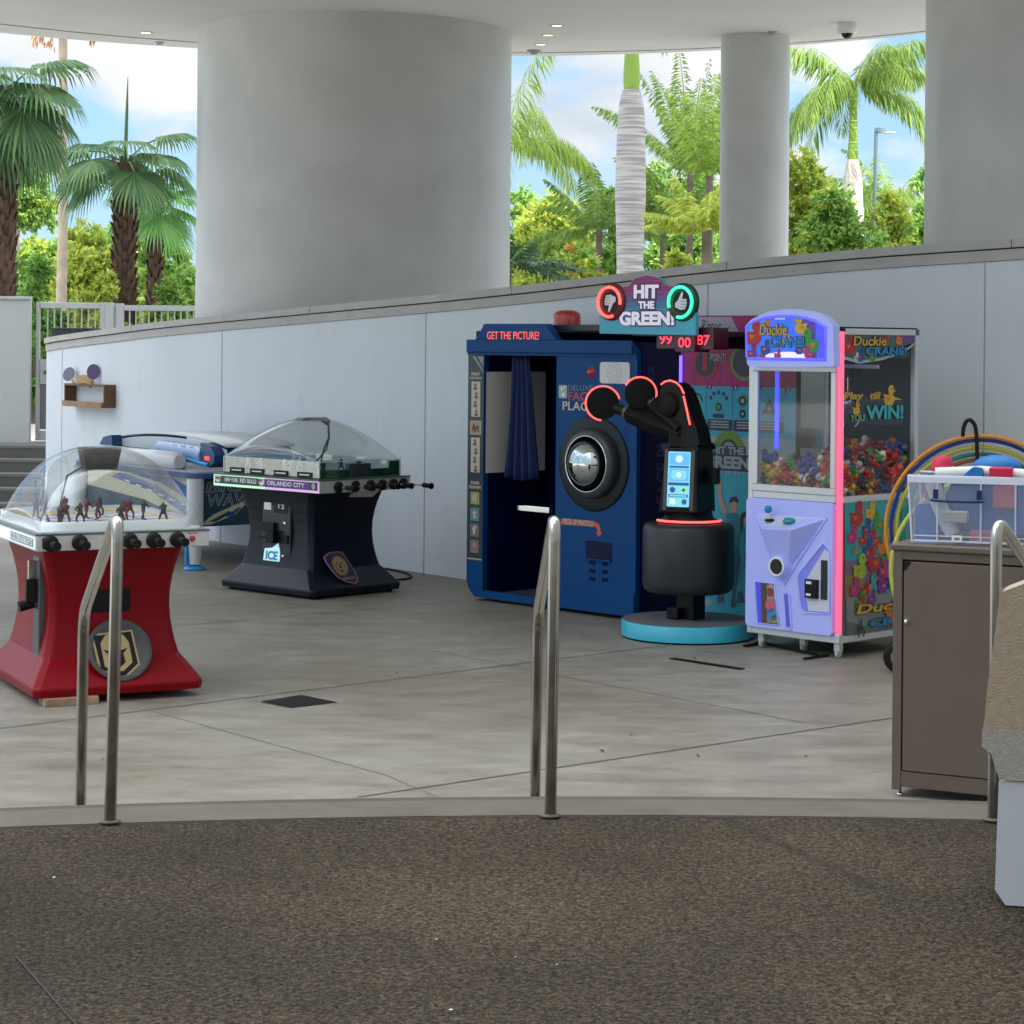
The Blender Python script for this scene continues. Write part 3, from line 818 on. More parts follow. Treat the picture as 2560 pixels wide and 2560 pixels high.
def rod(parent, x, zz, out=0.10, dy=-LEN/2, side=-1, roll=0):
    m = MB()
    m.tube([(x,dy,zz),(x,dy+side*out,zz)], .008, M_chrome, n=10)
    m.lathe([(0,0),(.040,0),(.044,.008),(.044,.022),(.03,.03),(.012,.032)], M_rub, axis='y', c=(x,dy,zz), n=20) if side < 0 else None
    m.tube([(x,dy+side*out,zz),(x,dy+side*(out+.085),zz-.004)], .019, M_rub, n=14)
    m.tube([(x,dy+side*(out+.083),zz-.004),(x,dy+side*(out+.095),zz-.004)], .025, M_rub, n=14)
    o = m.build('control_rod', parent)
    return o

def table_top(root, face_mt, z0, z1, prop=0):
    m = MB(); a, b = WID/2, LEN/2
    m.box(-a, a, -b, b, z0, z1, face_mt); o = m.build('table_frame', root, .006)
    m = MB(); m.box(-a-.004, a+.004, -b-.004, b+.004, z1+.0005, z1+.010, mat('frame_top_edge', (0.10,0.11,0.11), 0.3)); m.build('top_trim', root, .002)

# ---------- red hockey table
RX, RY, RA = -2.412, 12.50, R(26)
red = empty('dome_hockey_table', (RX, RY, 0), RA, 'glossy red dome hockey table with clear dome and white rink, behind the left handrail', 'arcade game')
fr = Frame(RX, RY, RA)
m = MB(); prof = hourglass(m, M_red, .849, LEN/2*.94, WID/2*.99, .045); m.build('pedestal', red, .012, 3)
hy = LEN/2*.94
def front_y(z): return -edge_at(prof, z, hy, True)
table_top(red, M_alu, .85, .935)
# base front panel details
fy = -hy*.99
def slab(parent, name, px, pys, proff, mt, lift=.004):
    pass
yb = lambda z: front_y(z)
m = MB()
x0, z0_ = fr.face(222, 1532, yb(.45)); x1, z1_ = fr.face(326, 1463, yb(.5))
m.box(x0, x1, yb(.5)-.006, yb(.5)+.05, z0_, z1_, M_black); m.build('access_door', red, .004)
cxr, czr = fr.face(288, 1629, yb(.25))
YB = yb(.46)-.004
th_ = -math.atan2(yb(.46)-yb(.13), .33)
TILT = Matrix.Translation((0,YB,.46)) @ Matrix.Rotation(th_,4,'X') @ Matrix.Translation((0,-YB,-.46))
cxr, czr = fr.face(288, 1629, YB)
rr_ = (fr.face(368,1629,YB)[0]-fr.face(208,1629,YB)[0])/2
m = MB(); m.T = TILT
m.lathe([(0,-.002),(rr_*.98,-.002),(rr_,.0),(rr_,.002),(rr_*.97,.006),(rr_*.84,.006),(rr_*.82,.002),(0,.002)], mat('emblem_grey', (0.065,0.065,0.07), 0.5), axis='y', c=(cxr,YB,czr), n=48)
def P(pxs, s=1): return [(cxr+(x-810)/255*rr_, czr+(1205-y)/255*rr_) for x, y in pxs]
sh = [(590,1070),(925,1045),(955,1335),(830,1435),(735,1420),(625,1360)]
m.flat(P([(595,1070),(925,1048),(955,1335),(835,1432),(765,1432),(628,1362)]), YB-.005, M_gold)
m.flat(P([(612,1085),(910,1063),(938,1325),(830,1415),(768,1415),(645,1352)]), YB-.0065, M_black)
m.flat(P([(660,1150),(700,1090),(770,1065),(850,1090),(885,1150),(895,1315),(815,1380),(735,1375),(675,1335)]), YB-.008, M_gold)
m.flat(P([(675,1200),(770,1225),(870,1195),(830,1240),(842,1310),(775,1365),(735,1310),(715,1250)]), YB-.0095, M_black)
m.flat(P([(765,1232),(782,1232),(790,1345),(776,1362),(758,1340)]), YB-.011, M_gold)
m.build('round_emblem', red)
# coin unit on the left (banner) side
m = MB(); hx = WID/2*.99
m.T = LSIDE(-hx*.775)
m.box(.16, .30, -.012, .05, .22, .80, mat('coin_plate', (0.10,0.105,0.11), 0.35, metal=.4))
m.build('coin_door', red, .006)
m = MB(); m.T = LSIDE(-hx*.775)
m.box(.185, .215, -.05, -.012, .56, .76, M_chrome); m.box(.225,.27,-.075,-.012,.53,.66, M_black); m.tube([(.2,-.02,.52),(.2,-.10,.50)], .03, M_black); m.build('coin_slot', red, .003)
# frame face: rods, button, sticker, banner
for x, ro in ((-.34,0),(-.19,1),(.045,2),(.20,3),(.335,4)):
    pass
for px in (127, 200, 326, 385, 444):
    x, z = fr.face(px-2, 1353 if px > 300 else 1358, -LEN/2); rod(red, x, .893, out=.06)
m = MB(); x, z = fr.face(481, 1346, -LEN/2); m.lathe([(0,.006),(.016,.006),(.018,0)], M_rline, axis='y', c=(x,-LEN/2,z), n=18); m.rect(x-.03,x+.03,z+.028,z+.032,-LEN/2-.001,M_black); m.build('start_button', red)
m = MB(); m.rect(-.455,-.39,.862,.925,-LEN/2-.0015,mat('sticker_navy',(0.02,0.03,0.07),0.4),.01); m.rect(-.445,-.40,.872,.915,-LEN/2-.003,mat('sticker_blue',(0.06,0.1,0.2),0.4),.006); m.build('frame_sticker', red)
m = MB(); m.T = LSIDE(-WID/2)
m.rect(-.62,.62,.862,.925,-.002, mat('banner_light',(0.5,0.62,0.66),0.3, emit=(0.6,0.8,0.85), es=.35))
m.rect(.05,.60,.868,.918,-.003, mat('banner_grey',(0.25,0.3,0.34),0.4)); m.text('GOLDEN KNIGHTS', .08,.57,.875,.912,-.004,M_pw,bold=.02)
m.build('light_banner', red)
# rink, boards, players
m = MB(); A, B = WID/2-.05, LEN/2-.06
def rrxy(a, b, r, n=6): return rrect(-a, a, -b, b, r, n)
m.zprism(rrxy(A,B,.16), .946, .958, M_ice, True)
m.box(-A+.005, A-.005, -.012, .012, .9582, .9595, M_rline)
for s in (-1,1): m.box(-A+.005, A-.005, s*.19-.008, s*.19+.008, .9582, .9595, M_bline); m.box(-A+.04, A-.04, s*.47-.004, s*.47+.004, .9582, .9595, M_rline)
for sx_ in (-1,1):
    for sy_ in (-1,1): m.lathe([(.085,.9595),(.091,.9595)], M_rline, c=(sx_*.21,sy_*.34,0), n=24)
for k in range(-2,3): m.box(.13*k-.004+.02, .13*k+.004+.02, -B+.06, B-.06, .9583, .9592, M_black)
m.build('rink', red)
m = MB(); pr = rrxy(A,B,.16); pi = rrxy(A-.01,B-.01,.15)
nn = len(pr); vs = [(*p,.958) for p in pr]+[(*p,1.0) for p in pr]+[(*p,1.0) for p in pi]+[(*p,.958) for p in pi]
fs = []
for i in range(nn):
    j = (i+1)%nn; fs += [(i,j,j+nn,i+nn),(i+nn,j+nn,j+2*nn,i+2*nn),(j+2*nn,i+2*nn,i+3*nn,j+3*nn)][:3]
m.add(vs, fs, mat('board_white',(0.78,0.79,0.82),0.3), True)
for i in range(0, nn):
    j=(i+1)%nn
    p, q = pi[i], pi[j]
    m.add([(*[c*.995 for c in p],.960),(*[c*.995 for c in q],.960),(*[c*.995 for c in q],.968),(*[c*.995 for c in p],.968)],[(0,1,2,3)],M_yel)
m.build('rink_boards', red)
m = MB(); m.T = Matrix.Translation((0.0,-.115,0)); dome_mesh(m, A+.012, B-.10, .955, .44, M_dome, p=2.25, q=.46); m.build('dome', red)
m = MB()
pts = rrxy(A+.02,B+.02,.05); m.zprism(pts, .9455, .9535, mat('rim_clear',(0.75,0.8,0.8),0.2)); m.build('dome_rim', red)
fig_r = mat('figure_red', (0.10,0.012,0.02), 0.5); fig_d = mat('figure_dark', (0.03,0.03,0.035), 0.5); fig_w = mat('figure_white', (0.6,0.6,0.6), 0.5)
def figures(root, spots, zf, mats_, cat):
    for k, (x, y, az, c) in enumerate(spots):
        me = fig_mesh.copy(); me.materials.clear(); me.materials.append(mats_[c])
        o = bpy.data.objects.new('player_figure', me); col.objects.link(o); o.parent = root
        o.location = (x, y, zf); o.rotation_euler = (0,0,az)
figures(red, [(-.30,-.40,.5,1),(-.22,-.22,1.4,0),(-.15,-.27,2.0,1),(-.03,.05,.3,0),(.02,-.02,2.8,0),(.14,-.14,1.1,0),(.20,-.05,1.9,0),(.26,-.12,.2,1),(.30,-.38,1.5,1),(-.30,.15,.8,0),(.1,.24,2.2,1),(-.1,.28,1.2,0),(0.02,-.50,1.57,1),(-.36,-.30,1.57,1)], .962, [fig_r, fig_d], 0)
m = MB(); m.T = Matrix.Translation((0,-.115,0))   # scoreboard under the dome top
m.add([(-.115,-.06,1.385),(.115,-.06,1.385),(.115,.06,1.385),(-.115,.06,1.385),(-.09,-.05,1.262),(.09,-.05,1.262),(.09,.05,1.262),(-.09,.05,1.262)],
      [(0,1,2,3),(7,6,5,4),(4,5,1,0),(5,6,2,1),(6,7,3,2),(7,4,0,3)], mat('scoreboard_dark',(0.006,0.008,0.008),0.5,spec=.2))
m.rect(-.06,-.01,1.30,1.345,-.0592,mat('display_off',(0.02,0.02,0.035),0.15)); m.rect(.01,.06,1.30,1.345,-.0592,MATS['display_off'])
m.build('scoreboard', red)
m = MB(); m.tube([(-.05,.04,1.27),(-.08,.3,1.2),(-.1,.36,1.05),(-.1,.38,.96)], .006, M_black, n=6); m.build('score_cable', red)
for k, (x, y, l) in enumerate(((-.28,-.56,.3),(.42,.36,.32))):
    b_ = tag(MB().box(-l/2,l/2,-.07,.07,0,.042,M_wood).build('wood_block', bevel=.003), ('short plank' if k == 0 else 'wood block sticking out on the right')+' wedged under the red dome hockey table', 'wood block')
    b_.matrix_world = Matrix.Translation((RX,RY,0.001)) @ Matrix.Rotation(RA,4,'Z') @ Matrix.Translation((x,y,0))

# ---------- black soccer table
BX, BY, BA = -1.61, 17.46, R(47)
blk = empty('dome_soccer_table', (BX, BY, 0), BA, 'charcoal dome soccer table with low clear dome, green pitch and purple banner', 'arcade game')
fb = Frame(BX, BY, BA)
m = MB(); profb = hourglass(m, M_navy, .829, LEN/2*.90, WID/2*.99, .022); m.build('pedestal', blk, .012, 3)
hyb, hxb = LEN/2*.90, WID/2*.99
table_top(blk, M_alu, .83, .925)
for k in range(4): 
    pass
for sx_ in (-1,1):
    for sy_ in (-1,1):
        m = MB(); m.lathe([(0,.0),(.025,.0),(.025,.012),(.01,.024)], M_rub, c=(sx_*.40,sy_*.50,.001), n=12); m.build('foot', blk)
# coin door on the banner side
ys = -hxb*.745
m = MB(); m.T = LSIDE(ys)
m.box(-.17,.17,-.010,.05,.22,.79, mat('coin_panel', (0.013,0.016,0.024), 0.3)); m.build('coin_door', blk, .008)
m = MB(); m.T = LSIDE(ys-.01)
m.box(-.145,-.06,-.004,0,.66,.76, M_pw); m.build('price_card', blk); m = MB(); m.T = LSIDE(ys-.01); m.box(-.02,.14,-.004,0,.64,.74, M_black)
m.text('12', .03,.10,.675,.71,-.004, mat('led_grey',(0.5,0.5,0.5),.5,emit=(.6,.6,.6),es=.12))
m.build('coin_display', blk); m = MB(); m.T = LSIDE(ys-.01)
m.box(-.15,.0,-.03,0,.49,.56,M_black); m.box(-.06,.03,-.06,0,.40,.50,M_black); m.box(-.17,-.06,-.04,0,.43,.445,M_black); m.build('bill_slot', blk, .003); m = MB(); m.T = LSIDE(ys-.01); m.box(.06,.15,-.012,0,.40,.47,M_black); m.build('coin_return', blk, .003); m = MB(); m.T = LSIDE(ys-.01)
m.lathe([(0,.006),(.018,.006),(.018,0)], M_chrome, axis='y', c=(.10,0,.56), n=12)
m.build('door_lock', blk)
m = MB(); m.T = LSIDE(ys-.01)
ice1 = mat('ice_logo_light',(0.45,0.75,0.85),.4, emit=(.5,.8,.9), es=.25); 
m.prism([(-.15,.05+.2),(-.13,.35),(-.04,.36),(.03,.40),(.05,.34),(.05,.24),(-.02,.235)], -.006, 0, ice1)
m.text('ICE', -.12,.035,.262,.335,-.0075, mat('ice_logo_dark',(0.06,0.35,0.6),.4), bold=.04, shear=.15)
m.lathe([(0,.01),(.014,.01),(.014,0)], M_chrome, axis='y', c=(.09,0,.30), n=12)
m.build('maker_badge', blk)
# banner
m = MB(); m.T = LSIDE(-WID/2-.0005)
hb = LEN/2
lit = mat('banner_edge_light', (0.45,0.62,0.52), .4, emit=(0.45,1.0,0.62), es=.30)
litp = mat('banner_edge_pink', (0.55,0.42,0.6), .4, emit=(0.85,0.5,0.95), es=.20)
m.rect(-hb+.002, .0, .833, .922, -.001, lit); m.rect(.0, hb-.002, .833, .922, -.001, litp)
def bx(px): return -fb.side(px, 1200, -WID/2)[0]
m.rect(bx(538), bx(652), .852, .915, -.003, mat('banner_teal',(0.008,0.03,0.035),.3)); m.rect(bx(652), bx(776), .852, .915, -.003, mat('banner_purple',(0.10,0.02,0.24),.3)); m.rect(bx(774), bx(795), .852, .915, -.0035, MATS['banner_teal'])
x0 = bx(540); x1 = bx(552)
m.flat([(x0,.912),(x1,.912),(x1,.872),((x0+x1)/2,.856),(x0,.872)], -.0045, M_pw); m.rect(x0+.006,x1-.006,.885,.905,-.0055,M_rline)
m.text('NEW YORK', bx(563), bx(597), .87,.905,-.0045,M_pw,bold=.03); m.text('RED BULLS', bx(601), bx(642), .87,.905,-.0045,M_pw,bold=.03)
x0 = bx(648); x1 = bx(662); m.flat([(x0,.914),(x1,.914),(x1,.874),((x0+x1)/2,.856),(x0,.874)], -.0045, M_pw); m.flat([(x0+.004,.91),(x1-.004,.91),(x0+.004,.88)], -.0055, M_rline)
m.text('ORLANDO CITY', bx(669), bx(763), .868,.904,-.0045,M_pw,bold=.03)
m.disc((bx(784)+bx(785))/2, .884, .022, -.0045, mat('emb_grey',(0.4,0.4,0.36),.5), rz=.026)
m.build('light_banner', blk)
# stubby stickers along the dome box
A2, B2 = WID/2-.055, LEN/2-.065
for x in (-.40,-.15,.14,.42):
    m = MB(); m.T = LSIDE(-A2-.004)
    m.box(x-.095,x+.075,-.004,0,.945,.985,M_black); m.rect(x-.07,x+.05,.96,.970,-.0055,M_pw)
    m.build('box_sticker', blk)
m = MB(); m.box(-A2,A2,-B2,B2,.9365,.945,M_turf)
lw = mat('pitch_line',(0.6,0.7,0.62),.5)
m.box(-A2+.01,A2-.01,-.006,.006,.9452,.9465,lw); m.lathe([(.12,.9465),(.128,.9465)],lw,n=28)
for k in range(5): m.box(-.32+.16*k-.005,-.32+.16*k+.005,-B2+.05,B2-.05,.9453,.9468,M_black)
m.build('pitch', blk)
for s in (-1,1):   # green end walls
    m = MB()
    m.box(-A2+.004,-.12,s*(B2-.012)-.01,s*(B2-.012)+.01,.9455,1.0,M_turf); m.box(.12,A2-.11,s*(B2-.012)-.01,s*(B2-.012)+.01,.9455,1.0,M_turf)
    m.box(A2-.109,A2-.004,s*(B2-.012)-.01,s*(B2-.012)+.01,.9455,1.055,M_turf)
    m.box(-.118,.118,s*(B2-.05),s*(B2-.002),.9455,1.045,mat('goal_grey',(0.12,0.13,0.14),.5))
    m.build('end_board', blk, .004)
m = MB()
for s in (-1,1): m.box(-A2,A2,s*B2-.002,s*B2+.002,.9455,1.065,M_pane); m.box(s*A2-.002,s*A2+.002,-B2+.003,B2-.003,.9455,1.065,M_pane)
m.build('box_walls', blk)
m = MB(); edge = mat('acrylic_edge',(0.55,0.72,0.66),.15)
for s in (-1,1):
    m.box(-A2-.004,A2+.004,s*B2-.004,s*B2+.004,1.0655,1.071,edge); m.box(s*A2-.004,s*A2+.004,-B2+.005,B2-.005,1.0655,1.071,edge)
    for q in (-1,1): m.box(s*A2-.005,s*A2+.005,q*B2-.005,q*B2+.005,.9456,1.065,edge)
m.build('box_edging', blk)
m = MB(); dome_mesh(m, A2, B2, 1.071, .325, M_dome, p=1.9, q=.55); m.build('dome', blk)
m = MB(); m.prism([(-.16,1.368),(.16,1.368),(.11,1.392),(-.11,1.392)], -.05,.05, mat('lamp_grey',(0.18,0.18,0.17),.4)); m.ball((.14,-.03,1.358),.022,M_black); m.build('dome_lamp', blk)
m = MB()
for dx in (0,.03):
    m.tube([(.10+dx*.3,.02,1.375),(.22+dx*.3,.05,1.32),(.29+dx*.2,.12,1.22),(.31+dx,.2,1.12),(.33-dx*2,.26,1.0),(.34,.27,.95)], .007, M_black, n=8)
m.build('lamp_cable', blk)
figures(blk, [(-.05,-.12,.5,1),(.12,-.22,1.4,1),(-.22,-.34,2.0,0),(-.25,.05,.3,0),(-.32,.25,2.8,0),(-.30,.44,1.1,0),(.05,.2,1.9,0),(.25,.4,.2,1),(-.3,-.1,1.5,0),(-.31,-.48,.8,1),(.1,-.45,1,1)], .946, [fig_w, fig_d], 0)
for x, ro, ou in ((-.30,.10,.10),(-.12,.1,.12),(.04,.08,.07),(.17,.1,.1),(.29,.1,.13),(.40,.12,.24)):
    rod(blk, x, .874, out=ou)
m = MB(); m.add([(-.10,-LEN/2+.01,.829),(.16,-LEN/2+.01,.829),(.13,-LEN/2+.06,.775),(-.13,-LEN/2+.06,.785),(-.10,-LEN/2+.05,.829),(.16,-LEN/2+.05,.829)],[(0,1,2,3),(1,0,4,5),(2,5,4,3)],M_alu); m.build('coin_tray', blk)
# shield on the end panel
YC = -hyb*.86
YC = -edge_at(profb,.37,hyb,True)-.004
thb = -math.atan2(YC+.004+edge_at(profb,.10,hyb,True), .27)
TB = Matrix.Translation((0,YC,.37)) @ Matrix.Rotation(thb,4,'X') @ Matrix.Translation((0,-YC,-.37))
cx, cz = fb.face(833, 1426, YC)
kx = (fb.face(871,1426,YC)[0]-fb.face(795,1426,YC)[0])/76*.3212; kz = .3212/326*1.22; kx *= .86
def Q(l): return [(cx+(x-1040)*kx, cz+(1325-y)*kz) for x, y in l]
m = MB(); m.T = TB
o1 = [(925,1235),(975,1210),(1060,1205),(1105,1215),(1120,1260),(1150,1350),(1158,1400),(1140,1435),(1110,1445),(1040,1425),(980,1385),(945,1320),(925,1270)]
m.prism(Q(o1), YC-.006, YC+.002, mat('shield_edge',(0.28,0.2,0.3),.4))
cc_ = (1040,1325)
m.flat(Q([(cc_[0]+(x-cc_[0])*.93, cc_[1]+(y-cc_[1])*.94) for x,y in o1]), YC-.0075, mat('shield_purple',(0.045,0.012,0.07),.4))
star = []
for k in range(40):
    rr = 78 if k % 2 == 0 else 62
    star.append((1035+rr*.92*math.cos(PI*k/20), 1310+rr*math.sin(PI*k/20)))
m.flat(Q(star), YC-.009, mat('shield_gold',(0.34,0.24,0.10),.45))
for l in ([(1005,1290),(1020,1282),(1025,1290),(1008,1298)],[(1048,1288),(1062,1284),(1064,1292),(1050,1297)],[(1030,1295),(1040,1295),(1045,1328),(1026,1328)],[(1018,1340),(1052,1340),(1046,1356),(1024,1356)],[(995,1300),(1000,1300),(1004,1350),(998,1350)],[(1070,1300),(1075,1300),(1070,1350),(1066,1350)]):
    m.flat(Q(l), YC-.0105, MATS['shield_purple'])
m.text('ORLANDO CITY', *[Q([(1020,1400)])[0][0], Q([(1130,1400)])[0][0]], Q([(1020,1412)])[0][1], Q([(1020,1392)])[0][1], YC-.009, MATS['shield_gold'], bold=.01)
m.build('shield_emblem', blk)
# power cable on the floor
m = MB(); cp = [(915,1420),(940,1419),(985,1425),(1020,1434),(1032,1441),(1020,1447),(985,1450),(948,1451)]
m.tube(fillet([(*ground(px,py,.01),.01) for px,py in cp], .3, 4), .009, M_rub, n=8)
tag(m.build('power_cable'), 'thin black power cable looping on the floor behind the black dome soccer table', 'cable')
# ================================================================ air hockey table behind
M_wht = mat('moulded_white', (0.66,0.68,0.72), 0.28, var=0.02)
M_blue = mat('deep_blue_plastic', (0.008,0.06,0.20), 0.3)
M_lb = mat('sky_blue_plastic', (0.02,0.30,0.68), 0.35)
M_pale = mat('pale_blue_tube', (0.32,0.46,0.72), 0.2)
AX, AY, AA = -2.76, 18.90, math.atan2(1.95,-1.45)      # near right corner; local x runs along the length to the far left
air = empty('air_hockey_table', (AX, AY, 0), AA+PI, 'white and blue air hockey table with arched canopy, behind the two dome tables', 'arcade game')
# local frame: +x points to near right, so the table lies at x<0; its far side is +y
L_, W_ = 2.45, 1.25
m = MB(); m.zprism(rrect(-L_,.12,-.06,W_+.06,.22), .80,.842, M_blue, True); m.build('table_edge', air, .01)
m = MB(); m.zprism(rrect(-L_+.02,.10,-.04,W_+.04,.2), .843,.86, mat('play_surface',(0.30,0.33,0.42),.25), True); m.build('play_surface', air)
for y in (0.05, W_-.05):
    m = MB(); m.tube([(-L_+.25,y,.925),(-L_+.3,y,.925),(-.42,y,.925),(-.38,y,.925)], .085, M_wht, n=20, rr=[.05,.085,.085,.06]); m.build('side_rail', air)
m = MB()
m.box(-L_+.15,-.02,.03,W_-.03,.37,.798, mat('skirt_navy',(0.008,0.05,0.085),.4)); m.build('skirt', air, .01)
m = MB(); cream = mat('art_cream',(0.55,0.52,0.36),.5); roy = mat('art_royal',(0.02,0.09,0.32),.45); wv = mat('art_light_blue',(0.2,0.42,0.62),.45)
yq = .028
def fr_(l, y, mt): m.flat(l, y, mt)
fr_([(-2.2,.375),(-.04,.375),(-.04,.79),(-2.2,.79)], yq, cream)
fr_([(-2.1,.79),(-1.2,.79),(-.5,.70),(-.04,.52),(-.04,.64),(-.6,.75),(-1.0,.79)], yq-.0015, wv)
fr_([(-1.3,.78),(-.7,.72),(-.04,.58),(-.04,.69),(-.5,.78)], yq-.003, roy)
fr_([(-1.7,.72),(-.9,.64),(-.04,.42),(-.04,.50),(-.8,.70),(-1.5,.78)], yq-.003, roy)
for k in range(6): fr_([(-1.4+.22*k,.70-.03*k),(-1.3+.22*k,.69-.03*k),(-1.3+.22*k,.70-.03*k),(-1.4+.22*k,.715-.03*k)], yq-.0045, M_pw)
fr_([(-2.2,.375),(-.04,.375),(-.04,.40),(-1.0,.55),(-2.2,.62)], yq-.0045, MATS['skirt_navy'])
m.T = SIDE(-.018)
m.rect(.05,.62,.38,.79,-.001,MATS['skirt_navy'])
m.text('BIG', .11,.50,.665,.765,-.003,mat('art_outline',(0.35,0.4,0.42),.5),bold=.03,shear=.1); m.text('WAVE', .13,.58,.545,.655,-.003,MATS['art_outline'],bold=.03,shear=.15)
m.text('BIG', .12,.49,.672,.758,-.005,mat('art_dark',(0.02,0.06,0.09),.5),bold=-.015,shear=.1); m.text('WAVE', .14,.57,.552,.648,-.005,MATS['art_dark'],bold=-.015,shear=.15)
m.flat([(.06,.385),(.16,.385),(.42,.47),(.56,.60),(.40,.55),(.18,.47)], -.003, cream); m.flat([(.14,.41),(.22,.41),(.38,.49),(.34,.50)], -.0045, MATS['skirt_navy']); m.flat([(.30,.45),(.38,.45),(.47,.52),(.44,.53)], -.0045, MATS['art_royal'])
m.rect(.622,.70,.38,.79,-.0015,mat('art_tan',(0.40,0.34,0.2),.5))
m.T = Matrix.Identity(4); m.build('printed_art', air)
m = MB(); m.T = SIDE(-.018); m.box(.705,W_-.01,-.10,.02,.365,.795,M_wht); m.build('coin_box', air, .008)
m = MB(); m.T = SIDE(.083); m.box(.78,.87,-.003,.01,.47,.50,M_black); m.rect(.9,.97,.482,.486,-.002,M_black); m.lathe([(0,.004),(.008,.004)],M_black,axis='y',c=(.85,0,.66),n=8); m.build('coin_slot', air)
for x, y in ((.0,.0),(-L_+.15,.0),(-.02,W_-.02),(-L_+.15,W_-.02)):
    lg = MB(); lg.lathe([(.055,.05),(.066,.18),(.072,.30),(.075,.799)], M_wht, c=(x,y,0), n=28); lo = lg.build('leg', air)
    f_ = MB(); f_.lathe([(0,.002),(.10,.002),(.10,.015),(.06,.035),(.0,.05)], M_lb, c=(x,y,0), n=24); f_.box(x-.012,x+.012,y-.09,y-.055,.045,.23,M_lb); f_.build('foot', lo)
# canopy: arched clear hood running lengthwise, with blue score heads at the ends
def arch(u): return 1.00+.135*math.sqrt(max(0,1-(2*u-1)**2))
m = MB(); vs=[]; fs=[]; n=24; x0c,x1c=-2.1,.05
for i in range(n+1):
    u=i/n; x=x0c+(x1c-x0c)*u; z=arch(.06+.88*u)
    vs += [(x,.28,z-.0),(x,.98,z)]
for i in range(n): fs.append((2*i,2*i+1,2*i+3,2*i+2))
m.add(vs,fs,mat('smoke_white',(0.62,0.66,0.68),.3),True)
o_=m.build('canopy', air); md=o_.modifiers.new('t','SOLIDIFY'); md.thickness=.016
m = MB(); vs=[]
for i in range(n+1):
    u=i/n; x=x0c+(x1c-x0c)*u; z=arch(.06+.88*u); vs += [(x,.285,z-.02),(x,.285,.99)]
m.add(vs,[(2*i,2*i+2,2*i+3,2*i+1) for i in range(n)],mat('canopy_side',(0.55,0.60,0.66),.35),True); m.build('canopy_side', air)
m = MB(); m.tube([(-1.1,.24,1.01),(-1.05,.24,1.01),(-.25,.24,.985)], .075, M_pale, n=20); 
for k in range(5): m.tube([(-.95+.16*k,.185,1.058),(-.87+.16*k,.185,1.056)], .006, M_pw, n=6)
m.build('lamp_tube', air)
m = MB(); m.tube([(-1.5,.18,.955),(-1.1,.16,.99),(-.6,.16,.95),(-.1,.18,.905)], .02, M_lb, n=8); m.build('wave_trim', air)
for nm, xa, s in (('score_head',-.20,1),('score_head',-2.05,-1)):
    m = MB(); h = MB()
    pr = [(-.05,1.10),(.16,1.07),(.24,1.00),(.22,.93),(.10,.88),(-.02,.93),(-.06,1.0)]
    m.prism([(xa+s*p[0]*(.9),p[1]) for p in pr], .18,.98, M_blue); q=m.build(nm, air, .015, 3)
    m = MB(); m.rect(xa+.07*s-.04,xa+.07*s+.06,.945,.985,.178,mat('score_red',(0.5,0.03,0.03),.4,emit=(.9,.1,.08),es=.35),.006)
    m.build('display', q)
m = MB(); m.box(-.10,-.04,.45,.85,.861,.93,M_blue); m.box(-L_+.1,-L_+.16,.45,.85,.861,.93,M_blue); m.build('canopy_support', air, .01)

# ================================================================ paddle shelf on the wall
t0 = find_t(291); wx, wy = wallpt(t0); wx2, wy2 = wallpt(t0-.25)
d = Vector((wx2-wx, wy2-wy)).normalized()      # along the wall to the far left
ang = math.atan2(d.y, d.x)+PI                  # local x towards near right, -y out of the wall
shf = empty('wall_shelf', (wx, wy, 1.27), ang, 'small open wooden box shelf fixed to the pale wall at the left', 'shelf')
M_wd = mat('stained_wood', (0.15,0.07,0.035), 0.5, var=0.3, vscale=9); M_wd2 = mat('front_board_wood', (0.30,0.17,0.09), 0.55, var=0.3, vscale=9)
SL = .98
m = MB(); m.box(-.022,0,-.14,-.002,0,.25,M_wd); m.build('side_board', shf, .002)
m = MB(); m.box(-SL,-SL+.022,-.14,-.002,.0,.25,M_wd); m.build('side_board', shf, .002)
m = MB(); m.box(-SL+.0225,-.0225,-.139,-.002,.227,.249,M_wd); m.build('top_board', shf, .002)
m = MB(); m.box(-SL+.0225,-.0225,-.139,-.002,.002,.022,M_wd); m.build('bottom_board', shf, .002)
m = MB(); m.box(-SL-.012,-.023,-.160,-.1405,-.002,.058,M_wd2); m.build('front_board', shf, .002)
M_pad = mat('paddle_purple', (0.09,0.05,0.17), 0.45); M_pad2 = mat('paddle_slate', (0.10,0.10,0.16), 0.5); M_hd = mat('paddle_handle', (0.40,0.25,0.10), 0.6)
def paddle(x, y, z, rot, mt, label, tilt=0):
    e = empty('table_tennis_paddle', (0,0,0), 0, label, 'paddle', 'table tennis paddles on the wall shelf')
    e.matrix_world = Matrix.Translation((wx,wy,1.27)) @ Matrix.Rotation(ang,4,'Z') @ Matrix.Translation((x,y,z)) @ rot
    k = MB(); pts=[(.078*math.cos(a_*PI/12),.085*math.sin(a_*PI/12)+.05) for a_ in range(24)]
    k.prism(pts,-.006,.006,mt); k.build('blade', e, .002)
    k = MB(); k.box(-.013,.013,-.012,.012,-.125,-.036,M_hd); k.build('handle', e, .004)
paddle(-.42,-.07,.335, Matrix.Rotation(R(8),4,'Y')@Matrix.Rotation(R(35),4,'Z')@Matrix.Rotation(R(-10),4,'X'), M_pad, 'purple paddle standing upright in the shelf top, right of the others')
paddle(-.93,-.09,.32, Matrix.Rotation(R(-52),4,'Y')@Matrix.Rotation(R(30),4,'Z'), M_pad2, 'slate paddle leaning far to the left at the left end of the shelf')
paddle(-.50,-.11,.275, Matrix.Rotation(R(-62),4,'Y')@Matrix.Rotation(R(74),4,'Z'), M_hd, 'tan paddle lying nearly edge-on in front of the purple one')

